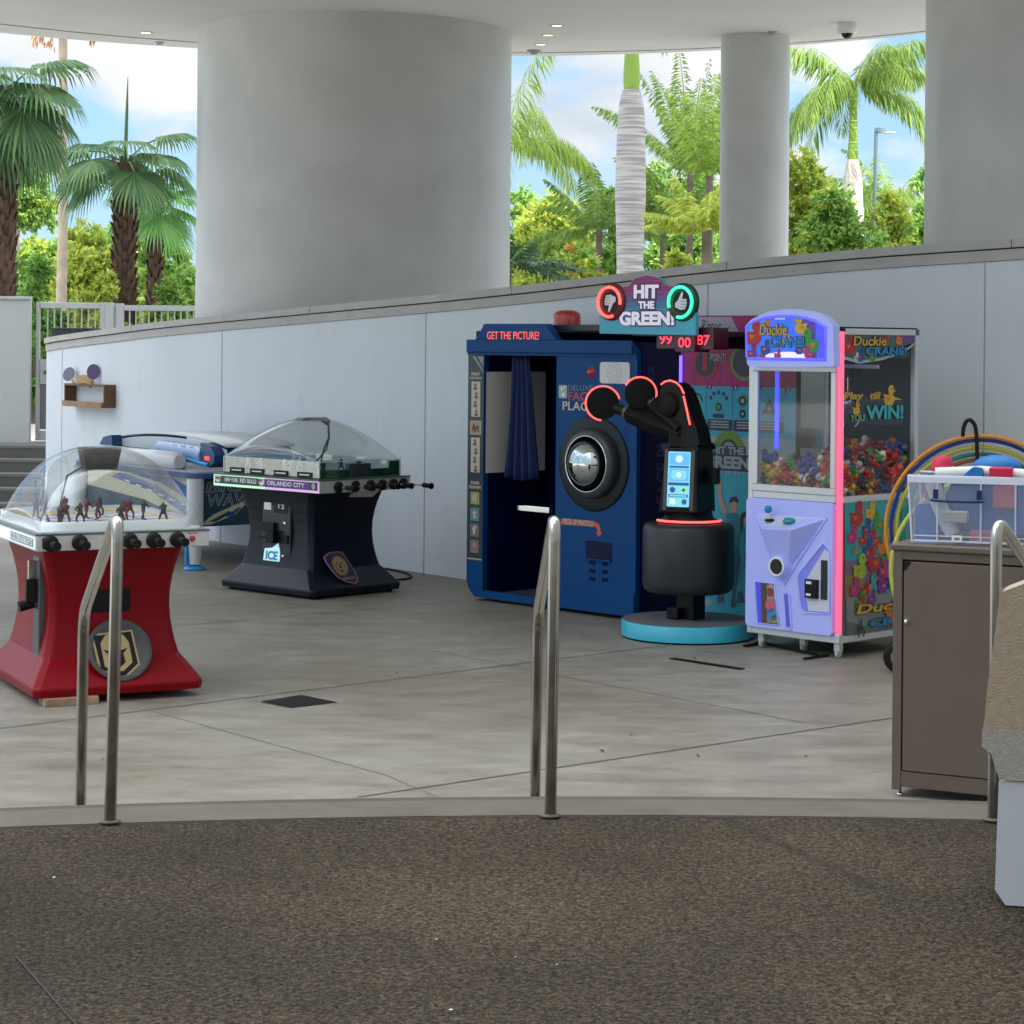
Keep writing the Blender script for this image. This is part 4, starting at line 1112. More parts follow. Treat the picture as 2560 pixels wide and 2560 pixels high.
# ================================================================ photo booth
PX0, PX1 = Vector((-.34,16.9)), Vector((.91,15.62))
dv = (PX1-PX0); PA = math.atan2(dv.y, dv.x); PW = dv.length
pc = (PX0+PX1)/2; inn = Vector((-dv.y, dv.x)).normalized()
booth = empty('photo_booth', (pc.x, pc.y, 0), PA, 'blue photo booth shaped like a giant camera with curtained doorway and big lens', 'photo booth')
fp = Frame(pc.x, pc.y, PA)
H = PW/2; D = .80
def bp_(px, py, y=0): return fp.face(px, py, y)
M_bb = mat('booth_blue', (0.0,0.055,0.20), 0.45, var=0.05, vscale=2, spec=.18)
M_bd = mat('booth_navy', (0.002,0.003,0.045), 0.4, spec=.2)
M_slate = mat('strip_slate', (0.02,0.035,0.05), .4)
M_crm = mat('print_cream', (0.52,0.48,0.36), .5)
xl = bp_(1208,1200)[0]; xr = bp_(1389,1200)[0]
zo_t = bp_(1300,889)[1]; zo_b = .055
# back body
m = MB(); m.box(-H+.03, H-.01, .735, D, .02, 2.10, M_bd); m.box(xr+.02, H-.012, .05, .734, .02, 2.02, M_bd); m.box(-H+.03, xl-.01, .05, .734, .02, 2.1, M_bd); m.box(-H+.03,H-.02,.12,.78,2.101,2.15,mat('booth_roof',(0.006,0.016,0.03),.4)); m.build('cabin', booth, .004)
m = MB(); m.box(xl-.008, xr+.018, .03, .733, .02, .055, mat('booth_floor',(0.10,0.10,0.11),.5)); m.build('cabin_floor', booth)
# facade: rounded outer corners
zt1 = 2.015
def arcq(cx, cz, r, a0, a1, n=6): return [(cx+r*math.cos(R(a0+(a1-a0)*i/n)), cz+r*math.sin(R(a0+(a1-a0)*i/n))) for i in range(n+1)]
left_stile = arcq(-H+.14,.17,.14,180,270)+[(xl,.03),(xl,zo_t),(-H,zo_t)]
m = MB(); m.prism(left_stile, 0, .05, M_bb); 
m.prism([(xl+.0005,.03),(xr-.0005,.03),(xr-.0005,.085),(xl+.0005,.085)], .0, .05, M_bb)
m.build('left_stile', booth, .006)
hx0, hx1 = bp_(1215,812)[0], bp_(1365,812)[0]; hx2 = bp_(1397,853)[0]
header = [(-H,zo_t+.001),(xr+.0,zo_t+.001),(H,zo_t+.001)]+arcq(H-.12,zt1-.12,.12,0,90)+[(hx2,zt1),(hx1,2.155),(hx0,2.155),(-H,1.93)]
m = MB(); m.prism(header, -.012, .06, M_bb); m.build('header', booth, .01, 3)
m = MB(); m.box(-H+.004, H-.03, -.03, -.0125, zo_t+.02, zo_t+.12, M_bb); m.build('header_band', booth, .012, 3)
m = MB(); m.prism([(xr,.03),(H-.004,.03),(H-.004,zo_t),(xr,zo_t)], 0, .05, M_bb); m.build('right_panel', booth, .004)
m = MB(); m.box(xr+.003, H-.008, -.014, -.001, .03, .20, M_bb); m.build('kick_band', booth, .005)
m = MB(); m.text('GET THE PICTURE!', bp_(1221,840)[0], bp_(1350,840)[0], 2.035, 2.095, -.0125, mat('led_red_text',(0.5,0.05,0.04),.5,emit=(1,.12,.08),es=.45), bold=.0); m.build('led_sign', booth)
# beacon
m = MB(); bxx = bp_(1355,800)[0]+.02
m.lathe([(.105,0),(.105,.07),(.098,.085),(.07,.105),(0,.112)], mat('beacon_red',(0.45,0.008,0.012),.12,coat=.5), c=(bxx,.25,2.153), n=32); m.build('red_beacon', booth)
# interior: white backdrop, curtain, seat bar
m = MB(); y0_,z0_ = fp.side(1214,1158,xl); y1_,z1_ = fp.side(1364,929,xl); z0_=.995; m.box(xl-.012,xl+.002,y0_,min(y1_,.73),z0_,z1_,mat('backdrop_grey',(0.72,0.71,0.67),.7)); m.build('backdrop', booth)
m = MB(); xc0 = bp_(1268,889,.06)[0]; n=60; vs=[];fs=[]
top_l, top_r = bp_(1276,889,.06)[0], bp_(1318,889,.06)[0]; bot_l, bot_r = bp_(1255,1190,.06)[0], bp_(1343,1200,.06)[0]; zb_=bp_(1300,1198,.06)[1]
for j in range(13):
    v=j/12; z=zo_t-.0+(zb_-zo_t)*v; a_=top_l+(bot_l-top_l)*v**1.5; b_=top_r+(bot_r-top_r)*v**.8
    for i in range(n+1):
        u=i/n; vs.append((a_+(b_-a_)*u, .075+.032*math.sin(u*2*PI*4.5+.6*math.sin(3*v))*(.4+.6*v), z+.012*math.sin(u*9)*v))
for j in range(12):
    for i in range(n): k=j*(n+1)+i; fs.append((k,k+1,k+n+2,k+n+1))
m.add(vs,fs,mat('curtain_blue',(0.003,0.016,0.09),.8),True); o_=m.build('curtain', booth); md=o_.modifiers.new('t','SOLIDIFY'); md.thickness=.004
m = MB(); a_ = bp_(1293,1270,.2); b_ = bp_(1374,1270,.2); m.box(a_[0],b_[0],.195,.21,a_[1]-.02,a_[1]+.025,M_chrome); m.build('seat_edge', booth, .004)
m = MB(); m.box(a_[0]-.02,b_[0]+.02,.2105,.55,a_[1]-.015,a_[1]+.02,M_bd); m.box(xl+.25,xr-.05,.45,.55,.056,a_[1]-.02,M_bd); m.build('bench', booth, .004)
# left printed strip
m = MB(); sx0, sx1 = -H+.008, xl-.006; w_=sx1-sx0
def sz(py): return bp_(1190, py)[1]
m.rect(sx0,sx1,sz(1404),zo_t-.004,-.001,M_slate)
m.flat([(sx0+w_*.25,zo_t-.01),(sx1,zo_t-.01),(sx1,sz(932))],-.003,mat('print_grey',(0.25,0.26,0.25),.5)); m.flat([(sx0+w_*.45,zo_t-.01),(sx0+w_*.6,zo_t-.01),(sx1,sz(918)),(sx1,sz(925))],-.0045,M_slate)
m.text('PRINT',sx0+w_*.2,sx1-w_*.22,sz(939),sz(931),-.003,M_crm,bold=.03); m.text('YOUR PHOTO',sx0+w_*.08,sx1-w_*.08,sz(948),sz(942),-.003,M_crm,bold=.03)
def pic(z0,z1,n_,inset=.2):
    m.rect(sx0+w_*inset,sx1-w_*inset,z0,z1,-.003,M_crm,.004)
    h=(z1-z0)/n_
    for k in range(n_):
        cz=z0+h*(k+.5); rr=min(h*.32,.016); cx_=(sx0+sx1)/2+.006*(-1)**k
        m.disc(cx_,cz+rr*.3,rr,-.0045,mat('photo_hair',(0.10,0.06,0.04),.6)); m.disc(cx_,cz,rr*.8,-.006,mat('photo_skin',(0.36,0.22,0.14),.6)); m.rect(cx_-rr*1.2,cx_+rr*1.2,cz-h*.42,cz-rr*.6,-.0045,mat('photo_shirt',(0.12,0.09,0.1),.6))
pic(sz(1042),sz(954),4); pic(sz(1181),sz(1094),4)
m.rect(sx0+w_*.12,sx1-w_*.1,sz(1087),sz(1051),-.003,mat('icon_sand',(0.42,0.30,0.18),.5),.006); m.text('Art',sx0+w_*.25,sx1-w_*.25,sz(1080),sz(1058),-.0045,mat('icon_ink',(0.07,0.05,0.04),.5),bold=.02)
m.text('SHARE',sx0+w_*.2,sx1-w_*.2,sz(1211),sz(1203),-.003,M_crm,bold=.03); m.text('ONLINE NOW',sx0+w_*.08,sx1-w_*.08,sz(1222),sz(1214),-.003,M_crm,bold=.03)
for (a_,b_,c_,t_) in ((1230,1261,(0.32,0.34,0.10),'@'),(1269,1302,(0.10,0.24,0.27),'t'),(1309,1342,(0.15,0.15,0.16),'f'),(1350,1382,(0.22,0.16,0.14),None)):
    m.rect(sx0+w_*.2,sx1-w_*.2,sz(b_),sz(a_),-.003,mat('icon_%d'%a_,c_,.5),.008)
    if t_: m.text(t_,sx0+w_*.35,sx1-w_*.35,sz(b_-6),sz(a_+5),-.0045,M_crm,bold=.04)
    else:
        m.disc((sx0+sx1)/2,sz(1363),.020,-.0045,mat('icon_peach',(0.45,0.3,0.22),.5))
        for k in range(4): m.rect(sx0+w_*(.3+.12*k),sx0+w_*(.35+.12*k),sz(1381),sz(1376),-.0045,MATS['icon_peach'])
m.rect(sx0+.002,sx1-.002,sz(1399),sz(1396),-.003,M_crm)
m.build('printed_strip', booth)
# lens
lx, lz = bp_(1485,1159); RZ=.352
m = MB(); dk=mat('lens_black',(0.006,0.012,0.013),.4,spec=.3)
m.lathe([(RZ*.62,.001),(RZ,.001),(RZ,.008),(RZ*.97,.012),(RZ*.70,.012)], dk, axis='y', c=(lx,0,lz), n=64)
m.build('lens_plate', booth)
m = MB(); m.lathe([(RZ*.74,.012),(RZ*.74,.045),(RZ*.70,.075),(RZ*.62,.085),(RZ*.60,.085)], mat('lens_barrel',(0.045,0.05,0.055),.3), axis='y', c=(lx,0,lz), n=64)
m.lathe([(RZ*.60,.085),(RZ*.595,.092),(RZ*.575,.092),(RZ*.57,.085)], M_chrome, axis='y', c=(lx,0,lz), n=64)
m.lathe([(RZ*.57,.085),(RZ*.55,.03),(RZ*.40,.02),(0,.02)], M_black, axis='y', c=(lx,0,lz), n=64); m.build('lens_barrel', booth)
m = MB(); m.lathe([(.165,.02),(.172,.10),(.168,.115),(.158,.118)], M_black, axis='y', c=(lx,0,lz), n=48); m.lathe([(.158,.118),(.15,.121),(.148,.115)], mat('lens_ring',(0.12,0.12,0.12),.25,metal=.8), axis='y', c=(lx,0,lz), n=48); m.build('inner_barrel', booth)
m = MB(); m.lathe([(.148,.115),(.135,.135),(.10,.155),(.05,.168),(0,.172)], mat('lens_glass',(0.55,0.62,0.62),.04,metal=1.0), axis='y', c=(lx,0,lz), n=48); m.build('lens_glass', booth)
# flash, light, slot, vents, lettering
m = MB(); a_=bp_(1501,958); b_=bp_(1576,906); fw=M_wht
m.prism(rrect(a_[0],b_[0],a_[1],b_[1],.025),-.008,0,mat('flash_white',(0.62,0.62,0.62),.35))
cx_,cz_=(a_[0]+b_[0])/2,(a_[1]+b_[1])/2
for k in range(1,5): m.ring(cx_,cz_,.018*k,.018*k+.004,-.0085,mat('flash_line',(0.35,0.36,0.37),.5),n=32)
m.build('flash_panel', booth)
m = MB(); a_=bp_(1478,931); m.lathe([(0,.028),(.018,.024),(.03,.012),(.034,.006),(.04,.004),(.042,0)],mat('indicator_red',(0.45,0.02,0.025),.15,coat=.4),axis='y',c=(a_[0],0,a_[1]),n=24); m.build('indicator_light', booth)
m = MB(); tb=lambda t_,x0p,x1p,y0p,y1p,mt,bo=.02: m.text(t_,bp_(x0p,y1p)[0],bp_(x1p,y1p)[0],bp_(x0p,y1p)[1],bp_(x0p,y0p)[1],-.002,mt,bold=bo)
tb('DELUXE',1421,1482,962,976,mat('print_sage',(0.14,0.24,0.22),.5),0); tb('FACE',1422,1482,979,1001,mat('print_red',(0.5,0.06,0.05),.5),.01); tb('PLACE',1407,1484,1003,1025,M_crm,.015)
a_=bp_(1397,995); b_=bp_(1418,963); m.rect(a_[0],b_[0],a_[1],b_[1],-.001,mat('logo_mint',(0.30,0.45,0.36),.5),.01)
m.disc((a_[0]+b_[0])/2-.012,(a_[1]+b_[1])/2+.02,.01,-.0025,M_pw,n=10); m.disc((a_[0]+b_[0])/2+.016,(a_[1]+b_[1])/2+.03,.008,-.0025,M_pw,n=10); m.disc((a_[0]+b_[0])/2+.005,(a_[1]+b_[1])/2-.022,.016,-.0025,M_pw,n=10)
m.build('booth_lettering', booth)
m = MB(); org=mat('arrow_orange',(0.62,0.10,0.045),.5)
pp=[bp_(x,y) for x,y in ((1403,1296),(1488,1304),(1497,1310),(1501,1320),(1501,1330),(1505,1332),(1498,1342),(1490,1332),(1494,1330),(1493,1322),(1487,1316),(1403,1311))]
m.flat(pp,-.001,org); a_=bp_(1410,1310); b_=bp_(1484,1300); m.text('PICK UP PHOTOS',a_[0],b_[0],a_[1]-.002,b_[1]-.006,-.0025,M_crm,bold=.02); m.build('arrow_sign', booth)
m = MB(); a_=bp_(1465,1394); b_=bp_(1530,1357); m.box(a_[0],b_[0],-.004,.0,a_[1],b_[1],M_bd); m.box(a_[0]-.004,b_[0]+.004,-.02,-.001,a_[1]-.012,a_[1]-.001,M_bb); m.build('photo_slot', booth, .003)
m = MB()
for r_ in range(3):
    for xx in (1473,1505):
        a_=bp_(xx,1411+20*r_+(3 if xx>1500 else 0)); b_=bp_(xx+16,1403+20*r_+(3 if xx>1500 else 0)); m.rect(a_[0],b_[0],a_[1],b_[1],-.0012,mat('vent_dark',(0.001,0.012,0.05),.6,spec=.1))
m.build('vent', booth)
# navy side with faint lettering
m = MB(); m.box(H-.004,H+.012,.045,D,.02,1.98,M_bd)
m.T = SIDE(H+.012); pur=mat('side_lettering',(0.035,0.02,0.13),.5)
m.text('FACE PLACE', .20,.34,.85,1.55,-.001,pur,rot=90,bold=.0); m.rect(.10,.16,1.74,1.84,-.001,pur); m.rect(.115,.145,1.76,1.82,-.002,M_bd)
m.T = Matrix.Identity(4); m.build('side_panel', booth)
# ================================================================ reaction game: HIT THE GREEN!
GX, GY, GA = 1.226, 14.86, R(-45)
hit = empty('reaction_game', (GX, GY, 0), GA, 'black reaction game with padded arms, round turquoise base and HIT THE GREEN! sign', 'arcade game')
fg = Frame(GX, GY, GA)
def gp(px, py, y): return fg.face(px, py, y)
M_turq = mat('turquoise_band', (0.04,0.42,0.58), 0.35)
m = MB(); m.lathe([(0,.0),(.452,.0),(.452,.012)], M_black, n=64); m.lathe([(.456,.0125),(.456,.113),(.450,.118),(.440,.118)], M_turq, n=72); m.build('base_band', hit)
m = MB(); m.lathe([(0,.1195),(.448,.1195)], mat('tread_plate',(0.16,0.16,0.17),.45,bump=.6,bscale=45), n=64)
for k in range(-9,10):
    hw=math.sqrt(max(.001,.42**2-(k*.045)**2)); m.box(-hw,hw,k*.045-.004,k*.045+.004,.1196,.1215,mat('tread_rib',(0.11,0.11,0.12),.5))
m.build('base_plate', hit)
m = MB(); m.box(-.10,.0,-.11,-.01,.1216,.20,M_black); m.box(-.06,.09,-.05,.08,.1217,.36,M_black); m.build('post', hit, .006)
m = MB(); m.lathe([(0,.31),(.28,.31),(.305,.33),(.315,.38),(.315,.74),(.30,.775),(.25,.785),(0,.785)], mat('drum_vinyl',(0.016,0.019,0.024),.42,bump=.15,bscale=14), n=56, c=(0,0,0)); m.build('padded_drum', hit)
M_nr = mat('neon_red', (0.9,0.1,0.1), .4, emit=(1.0,0.09,0.07), es=.95)
M_ng = mat('neon_green', (0.1,0.9,0.5), .4, emit=(0.02,0.9,0.36), es=.75)
def neon(m, cx, cz, r, y, a0, a1, t, mt, n=30): m.tube([(cx+r*math.cos(R(a0+(a1-a0)*i/n)), y, cz+r*math.sin(R(a0+(a1-a0)*i/n))) for i in range(n+1)], t, mt, n=8)
m = MB(); m.tube([(.222*math.cos(R(a)),.222*math.sin(R(a)),.802) for a in range(-45-78,-45+79,6)][::1], .008, M_nr, n=8); m.build('neon_ring', hit)
m = MB(); m.lathe([(.0,.787),(.215,.787),(.215,.795),(.17,.82),(.16,.86),(0,.86)], M_black, n=40); m.build('collar', hit)
# screen head: turned a little left towards the viewer
hd = empty('screen_housing', (0,0,0)); bpy.data.objects.remove(hd)
TH_ = Matrix.Translation((-.01,-.02,0)) @ Matrix.Rotation(R(22),4,'Z')
m = MB(); m.T = TH_
m.add([(-.15,-.14,.86),(.13,-.14,.86),(.17,.14,.86),(-.17,.14,.86),(-.11,-.10,1.30),(.11,-.10,1.30),(.15,.14,1.30),(-.14,.14,1.30)],[(0,3,2,1),(4,5,6,7),(0,1,5,4),(1,2,6,5),(2,3,7,6),(3,0,4,7)],M_black)
m.box(-.10,.10,-.08,.12,1.301,1.42,M_black)
m.box(.171,.215,.02,.10,1.05,1.16,M_rub)
sh_ = m.build('screen_housing', hit, .008)
def sc(x, z): # point on the tilted screen face
    y = -.14+.04*(z-.86)/.44
    return (x, y-.006, z)
m = MB(); m.T = TH_
def sq(x0,x1,z0,z1,mt,l=0,r=0):
    pts = rrect(x0,x1,z0,z1,r)
    m.add([(p[0],sc(p[0],p[1])[1]-.0015*l,p[1]) for p in pts],[tuple(range(len(pts)))],mt)
scr_b = mat('screen_blue',(0.15,0.4,0.5),.3,emit=(0.18,0.58,0.8),es=.38); scr_w=mat('screen_white',(0.5,0.6,0.65),.3,emit=(.72,.95,1.0),es=.6)
scr_n = mat('screen_navy',(0.02,0.05,0.12),.3,emit=(0.02,0.08,0.2),es=.4); scr_g=mat('screen_green',(0.1,0.3,0.05),.3,emit=(0.15,0.5,0.08),es=.7); scr_m=mat('screen_mid',(0.1,0.3,0.5),.3,emit=(0.08,0.36,0.75),es=.4)
sq(-.118,-.094,.875,1.29,mat('bezel_grey',(0.07,0.075,0.075),.35),0,.004); sq(.074,.098,.875,1.29,MATS['bezel_grey'],0,.004); sq(-.094,.074,.885,1.285,M_rub,0,.01); sq(-.090,.070,.90,1.275,scr_b,1,.008)
sq(-.082,.062,1.185,1.265,scr_m,2,.01)
sq(-.08,.06,1.165,1.178,scr_n,2); sq(-.08,.06,1.075,1.16,scr_m,2); sq(-.065,.045,1.085,1.15,scr_b,3,.02); sq(-.085,.065,1.045,1.065,scr_n,2,.004)
sq(-.08,.06,.965,.985,scr_n,2,.006); sq(-.07,.05,.97,.98,scr_b,3)
def sdisc(x,z,r,mt,l):
    m.add([(x+r*math.cos(PI*k/10),sc(x,z+r*math.sin(PI*k/10))[1]-.0015*l,z+r*math.sin(PI*k/10)) for k in range(20)],[tuple(range(20))],mt)
sdisc(-.01,1.227,.030,scr_b,3); sdisc(-.01,1.225,.020,scr_w,4); sdisc(-.01,1.118,.016,scr_w,4)
sdisc(-.052,1.015,.020,scr_n,2); sdisc(.028,1.015,.022,scr_g,2); sdisc(.028,1.015,.012,scr_n,3); sdisc(-.05,.935,.018,scr_w,2); sdisc(.035,.935,.019,scr_n,2); sdisc(-.018,.935,.012,scr_g,2)
m.build('screen', hit)
# upper body and padded arms
def gl(l, y): return [gp(px,py,y) for px,py in l]
m = MB(); m.prism(gl([(1648,1000),(1652,972),(1664,957),(1684,956),(1704,972),(1716,1000),(1728,1040),(1742,1075),(1749,1112),(1712,1120),(1684,1112),(1668,1070),(1654,1030)],-.10), -.10, .03, M_rub)
m.prism(gl([(1660,1108),(1748,1108),(1752,1126),(1664,1126)],-.06), -.09, .10, M_black)
m.build('upper_body', hit, .02, 3)
m = MB(); m.tube([(q[0],-.112,q[1]) for q in gl([(1653,961),(1662,954),(1675,951),(1690,956),(1702,967),(1710,984)],-.112)],.0065,M_nr,n=8); m.build('neon_arc', hit)
m = MB(); m.tube([(q[0],-.112,q[1]) for q in gl([(1709,990),(1717,1025),(1725,1062)],-.112)],.0065,M_nr,n=8); m.build('neon_strip', hit)
m = MB(); q=gp(1668,1012,-.112); m.lathe([(0,.028),(.075,.025),(.088,.012),(.09,.0)],mat('pad_vinyl',(0.006,0.006,0.007),.6,spec=.2),axis='y',c=(q[0],-.105,q[1]),n=36); m.build('thumb_pad', hit)
def pad(px, py, y, r, ang, a0, a1, root_px, th):
    x, z = gp(px, py, y)
    Tm = Matrix.Translation((x,y,z)) @ Matrix.Rotation(ang,4,'Z')
    m = MB(); p1 = Tm @ Vector((0,.07,0)); q=gp(root_px[0],root_px[1],-.03); a = Vector((q[0],-.03,q[1]))
    m.tube([a, a.lerp(p1,.45), a.lerp(p1,.68)], th, M_rub, n=4, rr=[th*1.25,th*1.1,th*.95]); m.tube([a.lerp(p1,.66), p1], .040, M_black, n=14)
    m.tube([a.lerp(p1,.68),a.lerp(p1,.72)],.046,mat('joint_grey',(0.12,0.12,0.13),.3),n=14)
    m.T = Tm
    m.lathe([(0,-.035),(r*.85,-.035),(r,-.026),(r,.012),(r*.97,.020),(r*.9,.022),(0,.022)], MATS['pad_vinyl'], axis='y', n=44)
    m.ring(0,0,r*.86,r*.875,-.0225,M_black)
    o = m.build('padded_arm', hit, .004)
    k = MB(); k.T = Tm; neon(k, 0, 0, r+.007, -.006, a0, a1, .0062, M_nr); k.build('neon_arc', o)
FACE = R(45)   # turned square to the viewer
pad(1507,1008,-.22,.113,FACE,15,265,(1712,1085),.075)
pad(1600,984,-.12,.108,FACE,150,-32,(1712,1072),.085)
# back panel with printed graphics
PY = .52
px0, _ = gp(1697,1400,PY); px1 = px0+1.05
M_mag = mat('panel_magenta', (0.38,0.006,0.14), .45, var=.1, vscale=3); M_cyn = mat('panel_teal', (0.02,0.42,0.58), .45, var=.08, vscale=3)
M_cy2 = mat('panel_cyan', (0.02,0.42,0.62), .45); M_nvy = mat('panel_navy', (0.008,0.02,0.07), .45); M_grn = mat('panel_green', (0.14,0.30,0.02), .45); M_pred = mat('panel_red', (0.42,0.015,0.015), .45)
M_lt = mat('panel_pale', (0.34,0.44,0.47), .5)
m = MB(); m.box(px0,px1,PY,PY+.05,.02,2.215,M_nvy); m.build('back_panel', hit, .003)
m = MB()
zz = lambda py: gp(1790,py,PY)[1]
xx = lambda px: gp(px,1000,PY)[0]
y0 = PY-.0015
m.rect(px0+.004,px1-.004,zz(965),2.0,y0,M_mag)
m.rect(px0+.004,px1-.004,zz(1090),zz(965)-.0005,y0,M_cy2)
m.rect(px0+.004,px1-.004,zz(1185),zz(1090)-.0005,y0,M_lt)
m.rect(px0+.004,px1-.004,.025,zz(1185)-.0005,y0,M_cyn)
# fades between bands as irregular drips
rnd = random.Random(5)
for k in range(26):
    x=px0+.02+k*.039; h=rnd.uniform(.02,.09)
    m.flat([(x-.012,zz(965)),(x+.012,zz(965)),(x+.003,zz(965)-h),(x-.003,zz(965)-h)],y0-.001,M_mag)
    m.flat([(x-.02,zz(1185)),(x+.02,zz(1185)),(x+.004,zz(1185)+h*.6)],y0-.001,M_cyn)
    if k%3==0: m.flat([(x-.003,zz(965)),(x+.003,zz(965)),(x+.008,2.0),(x-.006,2.0)],y0-.001,mat('panel_plum',(0.24,0.02,0.11),.5))
L2=y0-.003; L3=y0-.0045; L4=y0-.006
m.box(px0,px1,PY-.012,PY,2.001,2.06,M_nvy)
m.rect(px0,px1-.0,2.065,2.21,y0,M_mag); m.flat([(px0,2.07),(px0,2.205),(xx(1828),2.205),(xx(1852),2.07)],L2,mat('header_grey',(0.36,0.35,0.42),.5))
m.text('Ritter', xx(1752),xx(1803),2.095,2.185,L3,M_nvy,bold=-.01,shear=.35); m.flat([(xx(1746),2.10),(xx(1756),2.108),(xx(1756),2.112),(xx(1746),2.105)],L3,M_nvy); m.flat([(xx(1800),2.112),(xx(1826),2.13),(xx(1826),2.134),(xx(1800),2.12)],L3,M_nvy)
def rg(px,py,r,mt,t=.02): m.ring(xx(px),zz(py),r-t,r,L2,mt)
rg(1763,910,.115,M_pred,.022); m.disc(xx(1763),zz(910),.093,L2,M_nvy,rz=.093); m.rect(xx(1757),xx(1768),zz(928),zz(880),L3,M_pred); 
m.text('POINT!', xx(1776),xx(1816),zz(903),zz(884),L3,M_lt,bold=.02,shear=.1)
rg(1862,905,.13,mat('ring_green',(0.09,0.28,0.05),.45),.024); m.disc(xx(1862),zz(905),.10,L2,M_nvy)
for k,(pa,pb) in enumerate(((1715,1766),(1770,1832),(1835,1890),(1893,1960))):
    m.rect(xx(pa),xx(pb),zz(1044),zz(966),L2,mat('step_box',(0.02,0.40,0.58),.45),.02); m.disc(xx(pa)+.02,zz(968),.02,L3,M_nvy); m.text(str(k+1),xx(pa)+.013,xx(pa)+.027,zz(968)-.011,zz(968)+.012,L4,M_pw,bold=.04)
    m.rect(xx(pa),xx(pb),zz(1076),zz(1048),L2,M_nvy,.015)
    for q in range(3): m.rect(xx(pa)+.03,xx(pb)-.03,zz(1055+q*7),zz(1052+q*7),L3,M_lt)
m.rect(xx(1735),xx(1749),zz(1022),zz(994),L3,mat('step_yellow',(0.5,0.42,0.03),.45),.01); m.ring(xx(1742),zz(1004),.045,.06,L3,M_nvy,a0=0,a1=PI)
for q in range(5): a=PI*(q+.5)/5; m.disc(xx(1798)+.075*math.cos(a),zz(1000)+.055*math.sin(a),.015,L3,M_nvy)
m.disc(xx(1798),zz(1017),.03,L3,M_nvy); m.disc(xx(1798),zz(1017),.018,L4,M_grn); m.rect(xx(1784),xx(1812),zz(1044),zz(1034),L3,M_nvy)
m.disc(xx(1858),zz(1000),.045,L3,M_nvy); m.ring(xx(1858),zz(1000),.033,.042,L4,M_grn); m.disc(xx(1858),zz(1000),.016,L4,M_lt); m.disc(xx(1858),zz(1032),.03,L3,M_nvy); m.disc(xx(1858),zz(1032),.011,L4,M_lt)
m.flat([(xx(1925),zz(990)),(xx(1905),zz(1030)),(xx(1945),zz(1030))],L3,M_nvy); m.disc(xx(1925),zz(1017),.014,L4,M_lt)
# green arrow, arch and logo
m.flat([(xx(1740),zz(1092)),(xx(1753),zz(1098)),(xx(1762),zz(1088)),(xx(1775),zz(1100)),(xx(1772),zz(1122)),(xx(1750),zz(1120)),(xx(1757),zz(1112)),(xx(1743),zz(1108))],L2,M_grn)
m.ring(xx(1824),zz(1122),.075,.135,L2,M_grn,a0=0,a1=PI); m.ring(xx(1824),zz(1122),.055,.075,L2,M_nvy,a0=0,a1=PI)
m.rect(xx(1780),xx(1866),zz(1137),zz(1113),L2-.0005,M_nvy,.005); m.rect(xx(1760),xx(1890),zz(1175),zz(1134),L2-.001,M_nvy,.005)
m.text('HIT THE',xx(1783),xx(1864),zz(1134),zz(1115),L4,M_lt,bold=.04); m.text('GREEN!',xx(1763),xx(1887),zz(1170),zz(1138),L4,M_lt,bold=.05)
# printed players cheering
skin=mat('poster_skin',(0.55,0.32,0.21),.5); hair=mat('poster_hair',(0.02,0.015,0.02),.5); shirt=mat('poster_shirt',(0.02,0.22,0.30),.5); short=mat('poster_trousers',(0.015,0.10,0.20),.5); shoe=mat('poster_shoe',(0.03,0.10,0.15),.5)
def X2(l): return [(xx(x),gp(x,y,PY)[1]) for x,y in l]
m.flat(X2([(1796,1214),(1802,1193),(1807,1212),(1808,1240),(1822,1280),(1815,1292),(1802,1262),(1797,1228)]),L2,skin)
m.flat(X2([(1828,1250),(1836,1244),(1846,1250),(1848,1268),(1842,1282),(1832,1282),(1827,1266)]),L2,skin); m.flat(X2([(1826,1254),(1830,1243),(1844,1241),(1849,1252),(1847,1258),(1838,1252),(1829,1258)]),L3,hair)
m.flat(X2([(1818,1282),(1832,1284),(1846,1283),(1858,1295),(1856,1330),(1850,1372),(1826,1374),(1822,1330)]),L2-.0004,shirt)
m.flat(X2([(1826,1374),(1850,1373),(1856,1400),(1850,1440),(1842,1500),(1834,1500),(1838,1440),(1836,1408)]),L2,short); m.flat(X2([(1832,1500),(1843,1498),(1848,1516),(1834,1520)]),L2,shoe)
m.flat(X2([(1772,1292),(1784,1272),(1789,1274),(1780,1296),(1772,1310)]),L2,skin); m.flat(X2([(1862,1296),(1868,1286),(1880,1292),(1880,1310),(1870,1316),(1864,1308)]),L2,skin); m.flat(X2([(1856,1286),(1866,1278),(1884,1284),(1888,1300),(1882,1330),(1880,1296),(1868,1290),(1862,1300),(1858,1340),(1854,1310)]),L3,hair)
m.flat(X2([(1862,1316),(1884,1318),(1890,1370),(1888,1420),(1864,1422),(1866,1370)]),L2,shirt); m.flat(X2([(1800,1485),(1812,1485),(1816,1508),(1798,1508)]),L2,shoe); m.flat(X2([(1850,1480),(1858,1478),(1868,1506),(1846,1510)]),L2,shoe)
m.flat(X2([(1770,1500),(1778,1494),(1781,1502),(1788,1503),(1783,1512),(1776,1520),(1774,1510),(1767,1509)]),L2,M_lt)
m.T=Matrix.Identity(4); m.build('panel_print', hit)
m = MB(); m.box(px0+.004,px0+.022,PY-.022,PY-.003,zz(1060),zz(890),mat('uv_tube',(0.2,0.15,0.8),.4,emit=(0.16,0.09,1.0),es=1.0)); m.build('light_tube', hit, .004)
